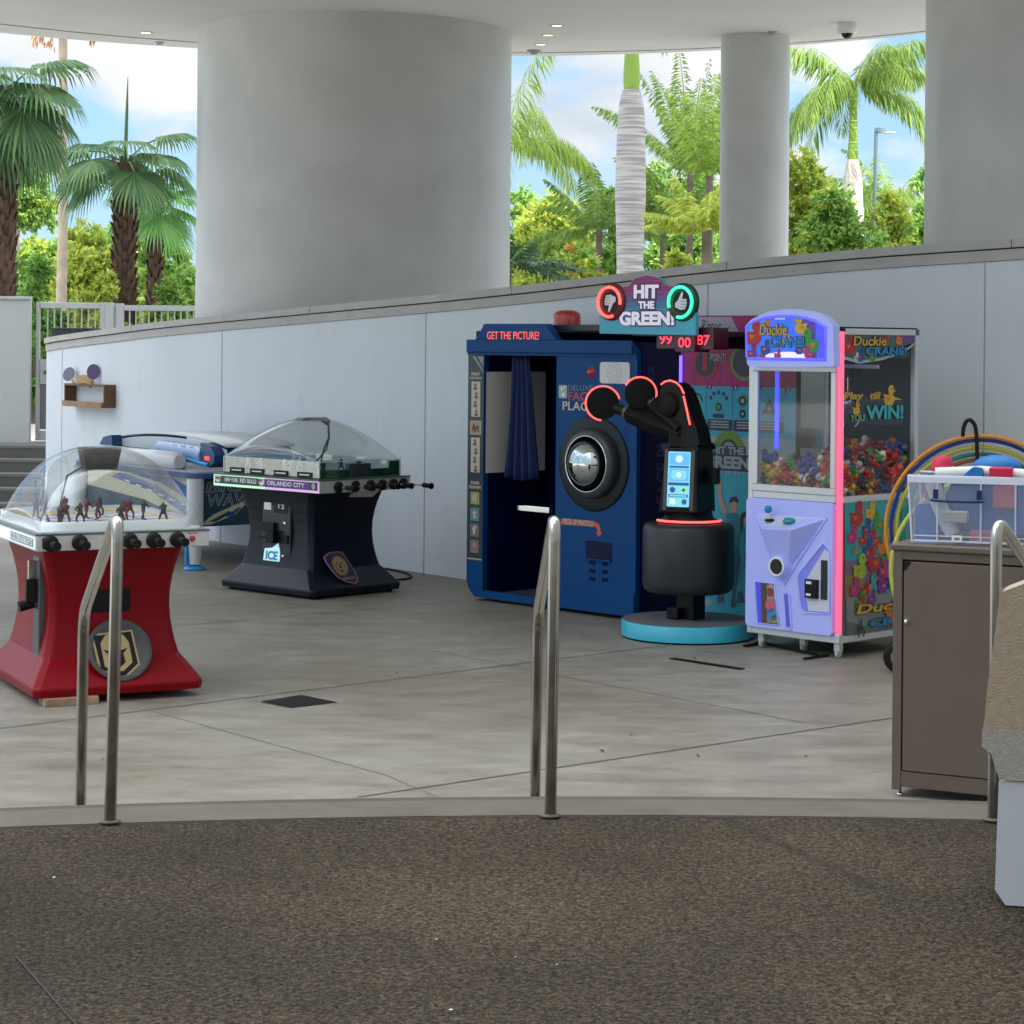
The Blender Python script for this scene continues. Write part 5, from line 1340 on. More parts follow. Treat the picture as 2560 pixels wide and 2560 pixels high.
# overhead sign and score displays
m = MB(); m.box(-.30,.22,-.26,.50,2.062,2.10,mat('canopy_dark',(0.02,0.008,0.02),.4)); m.box(-.06,.08,-.1,.5,1.98,2.06,M_black); m.build('canopy', hit, .004)
SY = -.29; sgx=-.12; 
def sp(px,py): return gp(px,py,SY)
slx, srx = sp(1498,800)[0], sp(1741,800)[0]; sbz = sp(1620,836)[1]
def sX(cx): return sp(1460+cx*.22775, 800)[0]
def sZ(cy, px=1617): return sp(px, 660+cy*.22775)[1]
outl = [(172,765),(1228,780),(1228,560),(1150,270),(930,262),(880,230),(850,170),(790,140),(680,126),(580,140),(530,170),(500,225),(440,275),(250,270),(168,560)]
m = MB(); m.prism([(sX(x),sZ(y)) for x,y in outl], SY, SY+.03, mat('sign_blue',(0.045,0.36,0.50),.4)); m.build('sign_board', hit, .003)
m = MB(); cols=[(765,560,(0.045,0.36,0.50)),(560,480,(0.04,0.27,0.42)),(480,420,(0.05,0.17,0.33)),(420,360,(0.10,0.09,0.26)),(360,300,(0.17,0.04,0.20)),(300,128,(0.24,0.012,0.12))]
def inter(y):  # half outline widths at image row y
    pts=outl; xs_=[]
    for i in range(len(pts)):
        (x0_,y0_),(x1_,y1_)=pts[i],pts[(i+1)%len(pts)]
        if (y0_-y)*(y1_-y)<0: xs_.append(x0_+(x1_-x0_)*(y-y0_)/(y1_-y0_))
    return min(xs_)+4, max(xs_)-4
for k,(ya,yb_,c_) in enumerate(cols):
    mt=mat('sign_tone_%d'%k,c_,.4); n_=6
    for q in range(n_):
        u0,u1=ya+(yb_-ya)*q/n_-.5, ya+(yb_-ya)*(q+1)/n_+.5
        u0=min(u0,764); u1=max(u1,129)
        a,b=inter(u0); c,d_=inter(u1)
        m.flat([(sX(a),sZ(u0)),(sX(b),sZ(u0)),(sX(d_),sZ(u1)),(sX(c),sZ(u1))],SY-.001,mt)
m.build('sign_print', hit)
m = MB(); out_=mat('sign_outline',(0.06,0.02,0.10),.4); lett=mat('sign_letter',(0.66,0.62,0.74),.4,emit=(.8,.75,.9),es=.12)
for t_,a,b,c,d_ in (('HIT',548,822,378,228),('THE',598,775,492,408),('GREEN!',392,998,675,518)):
    m.text(t_,sX(a-14),sX(b+14),sZ(c+16),sZ(d_-14),SY-.002,out_,bold=.12); m.text(t_,sX(a),sX(b),sZ(c),sZ(d_),SY-.0045,lett,bold=.05)
m.build('sign_lettering', hit)
for nm,cx,cy,a0,a1,mt,dk,flip in (('red_neon_ring',305,418,-10,290,M_nr,(0.10,0.006,0.01),-1),('green_neon_ring',1085,420,200,-105,M_ng,(0.004,0.05,0.02),1)):
    x,z=sX(cx),sZ(cy,1529 if cx<600 else 1707); r=.098
    m = MB(); m.lathe([(0,.012),(.125,.012),(.13,.006),(.13,-.02)],mat(nm+'_backing',dk,.4),axis='y',c=(x,SY-.002,z),n=40)
    m.lathe([(0,.014),(.075,.014)],M_black,axis='y',c=(x,SY-.003,z),n=30)
    s=flip; W_h=mat('sign_hand',(0.66,0.64,0.70),.5)
    hand=[(-.055,-.005),(-.03,.012),(-.012,.045),(.006,.075),(.02,.066),(.012,.035),(.012,.022),(.045,.024),(.055,.014),(.05,.004),(.056,-.004),(.05,-.014),(.052,-.024),(.044,-.034),(.04,-.048),(.0,-.055),(-.03,-.045),(-.055,-.035)]
    m.flat([(x+p[0]*s*.95,z+p[1]*s*.95) for p in hand],SY-.0205,W_h)
    for q in (.006,-.014,-.033): m.rect(min(x+.0*s,x+.05*s),max(x+.0*s,x+.05*s),z+q*s-.0015,z+q*s+.0015,SY-.022,M_black)
    e_=m.build(nm, hit)
    k=MB(); neon(k,x,z,r+.005,SY-.03,a0,a1,.0105,mt); k.build('tube', e_)
for k,(t_,px,py,y) in enumerate((('99',1665,848,-.22),('00',1712,856,-.26),('87',1759,850,-.22))):
    x,z=gp(px,py,y); m=MB(); m.box(x-.085,x+.085,y,y+.16,z-.065,z+.085,mat('display_case',(0.07,0.006,0.022),.35)); o_=m.build('score_display', hit, .004)
    m=MB(); m.rect(x-.07,x+.07,z-.042,z+.042,y-.001,mat('display_glass',(0.02,0.002,0.005),.15)); m.text(t_,x-.055,x+.055,z-.034,z+.034,y-.003,mat('led_digits',(0.8,0.02,0.04),.5,emit=(1,.03,.07),es=1.1),bold=.005); m.build('digits', o_)

# ================================================================ claw machine
CXm, CYm = 2.147, 14.38
CAg = math.atan2(-.714,.70)
claw = empty('claw_machine', (CXm, CYm, 0), CAg, 'lilac claw machine full of rubber ducks with glowing pink corner post', 'arcade game')
claw.rotation_euler = (0, 0, CAg)
fc = Frame(CXm, CYm, CAg)
CW, CD = .76, .85; hw, hd_ = CW/2, CD/2
def cf(px, py, y=-.425): return fc.face(px, py, y)
def cs(px, py, x=.38): return fc.side(px, py, x)
M_lil = mat('lilac_plastic', (0.38,0.43,0.80), 0.32, emit=(0.28,0.34,1.0), es=.07)  # faint blue glow added to the plastic itself to lift its colour
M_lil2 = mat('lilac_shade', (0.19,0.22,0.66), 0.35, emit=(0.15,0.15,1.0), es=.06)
M_sil = mat('silver_frame', (0.60,0.63,0.64), 0.3, metal=.3)
M_pink = mat('pink_glow', (0.55,0.05,0.10), .4, emit=(1.0,0.10,0.20), es=.62)
M_led = mat('blue_led', (0.1,0.1,0.9), .4, emit=(0.03,0.04,1.0), es=1.1)
ZT = 2.12
# frame posts and rails
m = MB()
for sx_,sy_ in ((-1,-1),(-1,1),(1,1)): m.box(sx_*hw-.02*(sx_>0)*2 if sx_>0 else -hw, sx_*hw if sx_>0 else -hw+.04, sy_*hd_-(.04 if sy_>0 else 0), sy_*hd_+(.04 if sy_<0 else 0), .10, ZT, M_sil)
for y in (-hd_, hd_-.04): m.box(-hw+.0405,hw-.0405,y+.001,y+.039,ZT-.04,ZT-.001,M_sil); m.box(-hw+.0405,hw-.0405,y+.001,y+.039,.101,.145,M_sil)
for x in (-hw, hw-.04): m.box(x+.001,x+.039,-hd_+.0405,hd_-.0405,ZT-.04,ZT-.001,M_sil); m.box(x+.001,x+.039,-hd_+.0405,hd_-.0405,.101,.145,M_sil); m.box(x+.001,x+.039,-hd_+.0405,hd_-.0405,1.0,1.04,M_sil)
m.build('frame', claw, .003)
m = MB(); m.box(hw-.036,hw+.002,-hd_-.002,-hd_+.030,.16,2.10,M_pink); m.build('glowing_post', claw, .01)
m = MB(); m.box(hw-.04,hw,-hd_,-hd_+.04,.10,.159,M_sil); m.build('corner_cap', claw, .004); m = MB(); m.box(hw-.04,hw,-hd_,-hd_+.04,2.101,2.12,M_black); m.build('corner_cap', claw, .004); m = MB(); m.box(hw-.04,hw+.001,hd_-.04,hd_+.001,2.08,2.1215,mat('corner_cap',(0.1,0.1,0.1),.4)); m.build('corner_cap', claw, .004)
m = MB(); m.box(-hw+.01,hw-.01,-hd_+.01,hd_-.01,2.121,2.13,M_black); m.build('roof', claw)
# lower cabinet
m = MB(); m.box(-hw+.005,hw-.006,-hd_+.045,hd_-.005,.146,.999,mat('claw_cabinet',(0.10,0.12,0.12),.45)); m.build('cabinet', claw)
# front door with its moulding
zf0, zf1 = .147, .998
YF=-hd_-.02
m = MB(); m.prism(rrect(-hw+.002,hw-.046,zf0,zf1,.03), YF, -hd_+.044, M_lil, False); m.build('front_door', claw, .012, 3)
def c6(x, y, yy=YF): return cf(1840+x*.24845, 1200+y*.24845, yy)
def CL(l, yy=YF): return [c6(x,y,yy) for x,y in l]
m = MB()  # control shelf: triangular ledge standing out, over an inverted funnel
A_, B_, C_ = c6(185,330), c6(915,385), c6(350,490)
sh1 = [(A_[0],YF,A_[1]),(B_[0],YF,B_[1]),(A_[0]+.15,YF-.115,C_[1]+.01),(B_[0]-.20,YF-.115,C_[1]+.015)]
S_ = c6(470,930)
vs=[sh1[0],sh1[1],sh1[3],sh1[2],(S_[0]+.05,YF-.01,S_[1]+.03),(S_[0]-.05,YF-.01,S_[1]+.03)]
m.add(vs,[(0,3,2,1),(3,5,4,2),(0,5,3),(1,2,4)],M_lil)
m.build('control_shelf', claw, .006)
m = MB()
m.tube([(A_[0],YF-.001,A_[1]),(c6(375,860)[0],YF-.003,c6(375,860)[1]),(c6(490,1050)[0],YF-.003,c6(490,1050)[1]),(c6(640,800)[0],YF-.003,c6(640,800)[1]),(B_[0],YF-.001,B_[1])],.008,M_lil,n=8); m.build('door_moulding', claw)
top = lambda u,v: Vector(sh1[0]).lerp(Vector(sh1[1]),u).lerp(Vector(sh1[2]).lerp(Vector(sh1[3]),u),v)
m = MB(); p=[top(.08,.12),top(.80,.12),top(.62,.85),top(.12,.85)]; m.add([(q.x,q.y-.001,q.z+.002) for q in p],[(0,3,2,1)],mat('shelf_plate',(0.52,0.58,0.72),.35)); m.build('control_plate', claw)
m = MB(); q=top(.24,.5); m.lathe([(0,.0),(.035,.0),(.03,.012),(0,.014)],M_black,c=(q.x,q.y,q.z+.003),n=16); m.tube([(q.x,q.y,q.z),(q.x-.012,q.y,q.z+.06)],.007,M_chrome,n=8); m.ball((q.x-.014,q.y,q.z+.078),.026,mat('joystick_blue',(0.01,0.22,0.55),.2)); m.build('joystick', claw)
m = MB(); q=top(.62,.5); m.lathe([(.042,-.002),(.045,.008),(.038,.016),(.03,.028),(0,.032)],mat('button_teal',(0.01,0.28,0.28),.2),c=(q.x,q.y,q.z+.002),n=20); m.build('drop_button', claw)
m = MB(); sx_,sz_=c6(465,865); m.lathe([(.05,.0),(.062,.006),(.066,.0),(.066,-.01)],M_pw,axis='y',c=(sx_,YF-.062,sz_),n=28); m.lathe([(0,.002),(.05,.002)],M_rub,axis='y',c=(sx_,YF-.062,sz_),n=28); m.lathe([(.066,.0),(.085,-.065)],M_lil,axis='y',c=(sx_,YF-.062,sz_),n=28)
for k in range(4): m.lathe([(.008+.011*k,.0035),(.011+.011*k,.0035)],mat('grille_line',(0.07,0.07,0.09),.5),axis='y',c=(sx_,YF-.062,sz_),n=20)
m.build('speaker', claw)
# prize chute
m = MB(); pz=CL([(195,1020),(390,1040),(435,1460),(215,1440)]); m.flat(pz,YF-.002,mat('chute_blue',(0.06,0.06,0.5),.3,emit=(.06,.06,.9),es=.15)); pz=CL([(252,1034),(386,1048),(430,1455),(262,1442)]); m.flat(pz,YF-.0035,mat('chute_dark',(0.09,0.06,0.045),.4))
pz=CL([(315,1052),(384,1060),(426,1440),(318,1432)]); m.flat(pz,YF-.005,mat('chute_print',(0.30,0.27,0.25),.5))
for x,y,r,c_ in ((350,1130,28,(0.25,0.05,0.05)),(352,1260,40,(0.55,0.12,0.2)),(370,1355,42,(0.05,0.25,0.5)),(390,1400,25,(0.4,0.35,0.08)),(360,1075,20,(0.5,0.3,0.2))):
    a_=c6(x,y); m.disc(a_[0],a_[1],r*.0011,YF-.0065,mat('chute_tone_%d'%x,c_,.5),n=9)
m.tube([(q[0],YF-.003,q[1]) for q in CL([(195,1020),(390,1040),(435,1460),(215,1440)])],.007,M_lil,n=6,closed=True)
m.build('prize_door', claw)
# coin panel recess
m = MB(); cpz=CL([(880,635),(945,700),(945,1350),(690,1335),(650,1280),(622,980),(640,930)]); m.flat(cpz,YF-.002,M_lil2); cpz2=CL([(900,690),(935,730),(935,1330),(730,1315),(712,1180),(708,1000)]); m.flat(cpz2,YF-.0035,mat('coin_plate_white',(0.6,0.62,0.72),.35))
m.tube([(q[0],YF-.003,q[1]) for q in cpz],.007,M_lil,n=6,closed=True); m.build('coin_panel', claw)
m = MB(); a_,b_=c6(862,1200),c6(925,810); m.box(a_[0],b_[0],YF-.012,YF-.004,a_[1],b_[1],mat('acceptor_dark',(0.012,0.022,0.028),.3)); a_,b_=c6(718,1180),c6(838,1005); m.box(a_[0],b_[0],YF-.03,YF-.004,a_[1],b_[1],M_black); 
m.box(a_[0]+.012,a_[0]+.055,YF-.033,YF-.031,b_[1]-.03,b_[1]-.012,M_pw); m.box(a_[0]+.012,a_[0]+.05,YF-.033,YF-.031,a_[1]+.015,a_[1]+.03,M_pw)
m.build('coin_acceptor', claw, .003)
m = MB(); sl=rrect(0,1,0,1,0); a_,b_=c6(472,1500),c6(575,1120); m.prism([(x+ (z-a_[1])*-.10,z) for x,z in rrect(a_[0]+.03,b_[0]+.0,a_[1],b_[1],.03)],YF-.010,YF,M_lil); m.prism([(x+(z-a_[1])*-.10,z) for x,z in rrect(a_[0]+.045,b_[0]-.018,a_[1]+.02,b_[1]-.02,.025)],YF-.013,YF-.0105,M_lil2); m.build('door_handle', claw, .003)
# front window
m = MB(); wz0,wz1=1.045,1.872; x0_,x1_=-hw+.041,hw-.044; t_=.038
m.box(x0_,x1_,-hd_-.006,-hd_+.02,wz0,wz0+.045,M_sil); m.box(x0_,x1_,-hd_-.006,-hd_+.02,wz1-.035,wz1,M_sil); m.box(x0_,x0_+t_,-hd_-.0055,-hd_+.02,wz0+.0455,wz1-.0355,M_sil); m.box(x1_-t_,x1_,-hd_-.0055,-hd_+.02,wz0+.0455,wz1-.0355,M_sil); m.build('window_frame', claw, .004)
m = MB(); m.box(x0_,x1_,-hd_+.001,-hd_+.039,1.0,1.044,M_sil); m.build('window_sill', claw, .003)
M_cg = clear_mat('claw_glass', (0.74,0.79,0.80), gloss=0.16, base=0.02)
m = MB(); m.add([(x0_+t_,-hd_+.008,wz0+.045),(x1_-t_,-hd_+.008,wz0+.045),(x1_-t_,-hd_+.008,wz1-.035),(x0_+t_,-hd_+.008,wz1-.035)],[(0,1,2,3)],M_cg); m.build('front_glass', claw)
m = MB(); m.add([(hw-.012,-hd_+.041,1.04),(hw-.012,hd_-.041,1.04),(hw-.012,hd_-.041,ZT-.041),(hw-.012,-hd_+.041,ZT-.041)],[(0,1,2,3)],M_cg); m.build('side_glass', claw)
m = MB(); m.add([(-hw+.012,-hd_+.041,1.04),(-hw+.012,hd_-.041,1.04),(-hw+.012,hd_-.041,ZT-.041),(-hw+.012,-hd_+.041,ZT-.041)],[(0,1,2,3)],M_cg); m.build('side_glass', claw)
m = MB(); m.box(-hw+.041,hw-.041,hd_-.03,hd_-.015,1.04,ZT-.041,mat('claw_back',(0.03,0.05,0.06),.4,spec=.2)); m.box(-hw+.041,hw-.041,-hd_+.05,hd_-.031,.999,1.01,M_black)
m.box(-hw+.05,hw-.05,-hd_+.05,hd_-.04,1.93,1.97,mat('claw_ceiling',(0.1,0.12,0.12),.4)); m.build('inner_back', claw)
m = MB(); a_,b_=cf(1978,1118,hd_-.04),cf(2066,1073,hd_-.04); m.rect(a_[0],b_[0],a_[1],b_[1],hd_-.0315,mat('inner_poster',(0.15,0.32,0.42),.5)); m.text('Duckie',a_[0]+.05,b_[0]-.12,(a_[1]+b_[1])/2,b_[1]-.015,hd_-.033,mat('inner_gold',(0.45,0.35,0.12),.5),bold=.03,shear=.1); m.text('CRANE!',a_[0]+.07,b_[0]-.08,a_[1]+.01,(a_[1]+b_[1])/2-.005,hd_-.033,MATS['inner_gold'],bold=.03); m.build('inner_poster', claw)
m = MB(); a_=cf(1944,931,-.33); b_=cf(1944,1122,-.33); m.box(a_[0]-.014,a_[0]+.014,-.34,-.325,b_[1],1.925,M_led); m.build('light_tube', claw, .004)
# gantry, winch and claw
m = MB(); m.box(-hw+.05,hw-.05,.02,.05,1.86,1.885,M_alu); m.box(.03,.15,-.03,.09,1.80,1.858,M_black); m.tube([(.09,.03,1.80),(.09,.03,1.66)],.004,M_chrome,n=6); m.build('gantry', claw)
m = MB(); m.lathe([(0,.0),(.03,.0),(.03,.05),(.012,.06),(0,.06)],M_chrome,c=(.09,.03,1.60),n=14)
for k in range(3):
    a=2*PI*k/3+.5; m.tube([(.09+r_*math.cos(a),.03+r_*math.sin(a),z_) for r_,z_ in ((.02,1.605),(.075,1.565),(.085,1.52),(.05,1.47))],.006,M_chrome,n=6)
m.build('claw', claw)
m = MB(); m.tube([(-.05,.15,1.82),(-.02,.16,1.80),(.0,.16,1.70),(-.05,.15,1.60)],.009,mat('red_hose',(0.4,0.02,0.02),.4),n=8); m.build('coiled_wire', claw)
# decals on side glass: header, PLAY TILL YOU WIN!
D_red=mat('duck_red',(0.40,0.012,0.015),.4); D_yel=mat('duck_yellow',(0.60,0.40,0.02),.4); D_grn=mat('duck_green',(0.03,0.28,0.04),.4); D_blu=mat('duck_blue',(0.02,0.06,0.30),.4); D_pur=mat('duck_purple',(0.18,0.02,0.24),.4); D_org=mat('duck_orange',(0.60,0.16,0.01),.4); D_wht=mat('duck_white',(0.62,0.62,0.60),.4); D_pk=mat('duck_magenta',(0.42,0.02,0.18),.4); D_cy=mat('duck_cyan',(0.03,0.33,0.36),.4); D_lime=mat('duck_lime',(0.30,0.45,0.02),.4)
gold=mat('letter_gold',(0.55,0.35,0.03),.45); lblue=mat('letter_blue',(0.02,0.22,0.50),.45); lcy=mat('letter_cyan',(0.05,0.42,0.48),.45); inkk=mat('letter_outline',(0.01,0.015,0.05),.45); lgr=mat('letter_green',(0.15,0.42,0.12),.45)
def duckp(m, x, z, s, y, mt, flip=1, beak=D_org):
    m.flat([(x+flip*s*a,z+s*b) for a,b in ((-.5,.12),(-.36,-.02),(-.40,-.28),(-.2,-.45),(.2,-.45),(.42,-.25),(.40,.0),(.20,.12),(-.1,.08),(-.3,.1))],y,mt)
    m.disc(x+flip*s*.16,z+s*.30,s*.24,y-.0004,mt,n=14); m.flat([(x+flip*s*.36,z+s*.34),(x+flip*s*.56,z+s*.26),(x+flip*s*.36,z+s*.18)],y-.0008,beak); m.disc(x+flip*s*.22,z+s*.36,s*.045,y-.0012,inkk,n=8); m.flat([(x-flip*s*.25,z-s*.05),(x+flip*s*.1,z-s*.05),(x-flip*s*.1,z-s*.25)],y-.0008,beak)
def title(m, x0,x1,z0,z1,y,tilt=0):
    zm=z0+(z1-z0)*.50
    m.text('Duckie',x0-.004,x0+(x1-x0)*.62,zm-.004,z1+.004,y,inkk,bold=.07,shear=.12); m.text('Duckie',x0,x0+(x1-x0)*.61,zm,z1,y-.003,gold,bold=.02,shear=.12)
    m.text('CRANE!',x0+(x1-x0)*.22,x1+.004,z0-.004,zm-.004,y,inkk,bold=.07); m.text('CRANE!',x0+(x1-x0)*.23,x1,z0,zm-.008,y-.003,lblue,bold=.03)
# ------- marquee
MY=-hd_-.075
def m5(x,y,yy=None): return cf(1840+x*.24845, 760+y*.24845, MY if yy is None else yy)
mo=[(100,215),(150,160),(240,110),(350,72),(480,54),(600,54),(730,72),(840,108),(930,160),(978,220),(985,620),(975,632),(135,632),(110,600)]
m = MB(); m.prism([m5(*p) for p in mo], MY, -hd_-.0065, M_lil, False); m.build('marquee', claw, .022, 4)
mi=[(108,225),(180,178),(290,142),(420,124),(560,122),(700,140),(800,172),(905,235),(905,560),(130,548),(112,530)]
m = MB(); m.tube([(q[0],MY-.002,q[1]) for q in [m5(*p) for p in mi]],.010,mat('marquee_rim',(0.12,0.12,0.75),.35,emit=(.1,.1,1),es=.35),n=8,closed=True); m.flat([m5(*p) for p in mi],MY-.0012,mat('marquee_blue',(0.03,0.12,0.55),.4,emit=(0.03,0.12,.8),es=.25)); 
m.flat([m5(*p) for p in [(800,176),(905,237),(905,556),(830,550)]],MY-.002,mat('marquee_indigo',(0.05,0.06,0.6),.4,emit=(.05,.05,1),es=.35)); m.flat([m5(*p) for p in [(640,132),(800,172),(815,545),(700,540)]],MY-.0018,mat('marquee_violet',(0.12,0.05,0.45),.4)); m.flat([m5(*p) for p in [(112,235),(180,180),(300,142),(230,300),(112,330)]],MY-.0018,mat('marquee_sky',(0.04,0.25,0.6),.4,emit=(.05,.3,.8),es=.15))
m.flat([m5(*p) for p in [(250,545),(330,500),(430,482),(560,480),(680,500),(755,545)]],MY-.0024,mat('marquee_glow',(0.75,0.7,0.85),.4,emit=(.9,.8,1),es=.2)); m.rect(m5(395,152)[0],m5(498,140)[0],m5(395,156)[1],m5(498,140)[1],MY-.004,M_pw)
x0_,z0_=m5(245,430,MY); x1_,z1_=m5(700,200,MY); title(m,x0_,x1_,z0_,z1_,MY-.006)
for x,y,s,mt,fl in ((180,300,.16,D_red,1),(165,480,.10,D_pur,1),(300,435,.10,D_blu,1),(500,365,.08,D_yel,1),(660,215,.12,D_yel,-1),(760,380,.16,D_grn,-1),(640,450,.08,D_blu,-1),(740,490,.09,D_pk,-1),(420,505,.07,D_pk,1),(310,200,.07,D_org,1),(270,515,.06,D_red,1)):
    q=m5(x,y,MY); duckp(m,q[0],q[1],s,MY-.0036-(.0004*(x%7)),mt,fl)
m.build('marquee_print', claw)
# ------- side prints
def S5(x,y): return cs(1840+x*.24845, 760+y*.24845)
def S6(x,y): return cs(1840+x*.24845, 1200+y*.24845)
m = MB(); m.T=SIDE(hw-.010); y=-.001
a_,b_=S5(1078,420),S5(1820,290)
m.flat([S5(*p) for p in ((1075,300),(1820,290),(1820,375),(1700,420),(1690,500),(1480,560),(1250,590),(1075,550))],y,mat('side_header',(0.04,0.13,0.14),.45)); m.flat([S5(*p) for p in ((1560,292),(1820,290),(1820,370),(1700,410),(1600,330))],y-.001,mat('side_header_violet',(0.14,0.05,0.25),.45))
m.flat([S5(*p) for p in ((1075,520),(1250,572),(1480,540),(1690,470),(1820,380),(1820,400),(1690,498),(1480,566),(1250,600),(1075,552))],y-.0015,M_lt)
q0,q1=S5(1180,515),S5(1720,330); title(m,q0[0],q1[0],q0[1],q1[1],y-.006)
for x,yy,s,mt,fl in ((1150,400,.15,D_red,1),(1260,520,.09,D_blu,1),(1380,515,.09,D_grn,1),(1510,360,.09,D_red,1),(1650,350,.09,D_org,-1),(1220,535,.06,D_wht,1)):
    q=S5(x,yy); duckp(m,q[0],q[1],s,y-.003,mt,fl)
m.build('header_print', claw)
m = MB(); m.T=SIDE(hw-.010)
m.flat([S5(*p) for p in ((1078,980),(1300,930),(1690,980),(1690,1225),(1380,1215),(1078,1190))],y,clear_mat('print_tint',(0.75,0.72,0.9),.2))
def tx(t,x0p,y1p,x1p,y0p,mt,b=.03,sh=0,yy=None): 
    a=S5(x0p,y1p); c=S5(x1p,y0p); m.text(t,a[0],c[0],a[1],c[1],-.004,inkk,bold=b+.05,shear=sh); m.text(t,a[0]+.003,c[0]-.003,a[1]+.003,c[1]-.003,-.007,mt,bold=b,shear=sh)
tx('Play',1085,990,1290,880,gold,sh=.15); tx('till',1345,965,1460,880,gold,sh=.15); tx('YOU',1150,1185,1300,1105,lgr); tx('WIN!',1310,1170,1690,1010,lcy)
for x,yy,s,mt,fl in ((1220,1055,.09,D_yel,1),(1550,930,.14,D_yel,1)):
    q=S5(x,yy); duckp(m,q[0],q[1],s,-.003,mt,fl)
m.flat([S5(*p) for p in ((1480,965),(1690,965),(1560,915))],-.002,gold)
m.build('window_lettering', claw)
m = MB(); m.T=SIDE(hw-.005); yq=-.0015
m.flat([S6(*p) for p in ((1095,232),(1800,170),(1800,1560),(1120,1640))],yq,mat('side_teal',(0.03,0.34,0.38),.45)); m.flat([S6(*p) for p in ((1095,820),(1800,760),(1800,1010),(1100,1200))],yq-.001,mat('side_mauve',(0.20,0.10,0.22),.45)); m.flat([S6(*p) for p in ((1098,940),(1300,1000),(1300,1180),(1105,1190))],yq-.0015,mat('side_tan',(0.28,0.17,0.06),.45)); m.flat([S6(*p) for p in ((1110,1190),(1800,1100),(1800,1380),(1590,1440),(1120,1480))],yq-.0018,mat('side_grey',(0.22,0.24,0.23),.45)); m.flat([S6(*p) for p in ((1112,1420),(1400,1500),(1800,1400),(1800,1560),(1120,1640))],yq-.0022,mat('side_slate',(0.12,0.14,0.15),.45))
rnd=random.Random(11)
spots=[(1215,350,.17,D_red,1),(1355,310,.13,D_yel,1),(1440,430,.15,D_grn,-1),(1315,480,.12,D_blu,1),(1170,550,.13,D_pk,1),(1275,590,.10,D_red,1),(1400,590,.12,D_red,-1),(1470,660,.13,D_org,1),(1330,690,.14,D_blu,1),(1300,760,.09,D_blu,1),(1385,800,.17,D_red,-1),(1240,880,.17,D_lime,1),(1500,780,.12,D_grn,1),(1190,1080,.13,D_pk,1),(1360,1060,.14,D_cy,1),(1300,1100,.1,D_red,1),(1470,1040,.14,D_pur,-1),(1480,900,.13,D_pk,1),(1360,1180,.10,D_pur,1),(1560,500,.13,D_yel,1),(1570,1000,.13,D_blu,1),(1650,700,.15,D_red,1),(1660,420,.14,D_cy,1),(1680,950,.14,D_yel,-1),(1190,705,.05,D_org,1),(1245,1225,.13,D_grn,1),(1250,1250,.1,D_red,1),(1540,1370,.13,D_org,-1)]
for k,(x,yy,s,mt,fl) in enumerate(spots):
    q=S6(x,yy); duckp(m,q[0],q[1],s,yq-.0035-.0004*k,mt,fl)
a_=S6(1190,1375); b_=S6(1800,1170); m.text('Duckie',a_[0],b_[0],a_[1]+.01,b_[1],yq-.0165,inkk,bold=.07,shear=.15); m.text('Duckie',a_[0]+.005,b_[0]-.005,a_[1]+.015,b_[1]-.005,yq-.019,gold,bold=.03,shear=.15)
a_=S6(1325,1490); b_=S6(1950,1310); m.text('CRANE!',a_[0],b_[0],a_[1],b_[1],yq-.0155,inkk,bold=.07); m.text('CRANE!',a_[0]+.005,b_[0]-.005,a_[1]+.005,b_[1]-.006,yq-.018,lblue,bold=.03)
q=S6(1245,1520); m.ring(q[0],q[1]-.01,.025,.04,yq-.016,mat('claw_print',(0.02,0.05,0.06),.5),a0=R(-50),a1=R(230)); m.flat([(q[0]-.012,q[1]+.025),(q[0]+.012,q[1]+.025),(q[0]+.008,q[1]+.08),(q[0]-.008,q[1]+.08)],yq-.016,MATS['claw_print'])
m.build('side_print', claw)
for x,y in ((-.30,-.36),(.34,-.38),(.34,.36),(-.30,.36),(.0,-.30)):
    m = MB(); m.box(x-.022,x+.022,y-.018,y+.018,.045,.1005,M_alu); m.lathe([(0,-.010),(.028,-.010),(.030,-.006),(.030,.006),(.028,.010),(0,.010)],mat('caster_wheel',(0.45,0.45,0.45),.3),axis='x',c=(x,y,.031),n=20); m.build('caster', claw)
# the rubber ducks inside, each one its own
def duck_mesh(mt, mb_):
    m = MB(); m.ball((0,0,.020),.03,mt,sx=1.15,sy=.9,sz=.72,nu=12,nv=8); m.ball((.018,0,.052),.019,mt,nu=10,nv=7); m.ball((-.03,0,.032),.012,mt,sx=1.3,nu=8,nv=5); m.ball((.037,0,.049),.009,mb_,sx=1.2,sz=.5,nu=8,nv=5)
    for s in (-1,1): m.ball((.031,s*.010,.058),.0035,inkk,nu=6,nv=4)
    m.ball((-.004,.024,.026),.015,mt,sx=1.2,sy=.4,nu=8,nv=5); m.ball((-.004,-.024,.026),.015,mt,sx=1.2,sy=.4,nu=8,nv=5)
    me = bpy.data.meshes.new('rubber_duck'); me.from_pydata(m.v,[],m.f)
    for q in m.mats: me.materials.append(q)
    me.polygons.foreach_set('material_index',m.m); me.polygons.foreach_set('use_smooth',[True]*len(m.f)); me.update(); return me
KD=[('red',D_red),('yellow',D_yel),('green',D_grn),('blue',D_blu),('white',D_wht),('orange',D_org),('black',mat('duck_black',(0.015,0.015,0.018),.35)),('coral red',mat('duck_coral',(0.60,0.07,0.06),.4))]
KW=[.24,.12,.13,.14,.10,.06,.09,.12]
dm=[duck_mesh(mt,D_org if n_!='orange' else D_yel) for n_,mt in KD]
rnd=random.Random(21); Mc=Matrix.Translation((CXm,CYm,0))@Matrix.Rotation(CAg,4,'Z')
def heap(x,y): return 1.10+.20*max(0,min(1,(y+.36)/.55))*(.55+.45*max(0,min(1,(x+.3)/.5)))+.03*math.sin(9*x)*math.cos(7*y)
cnt=0
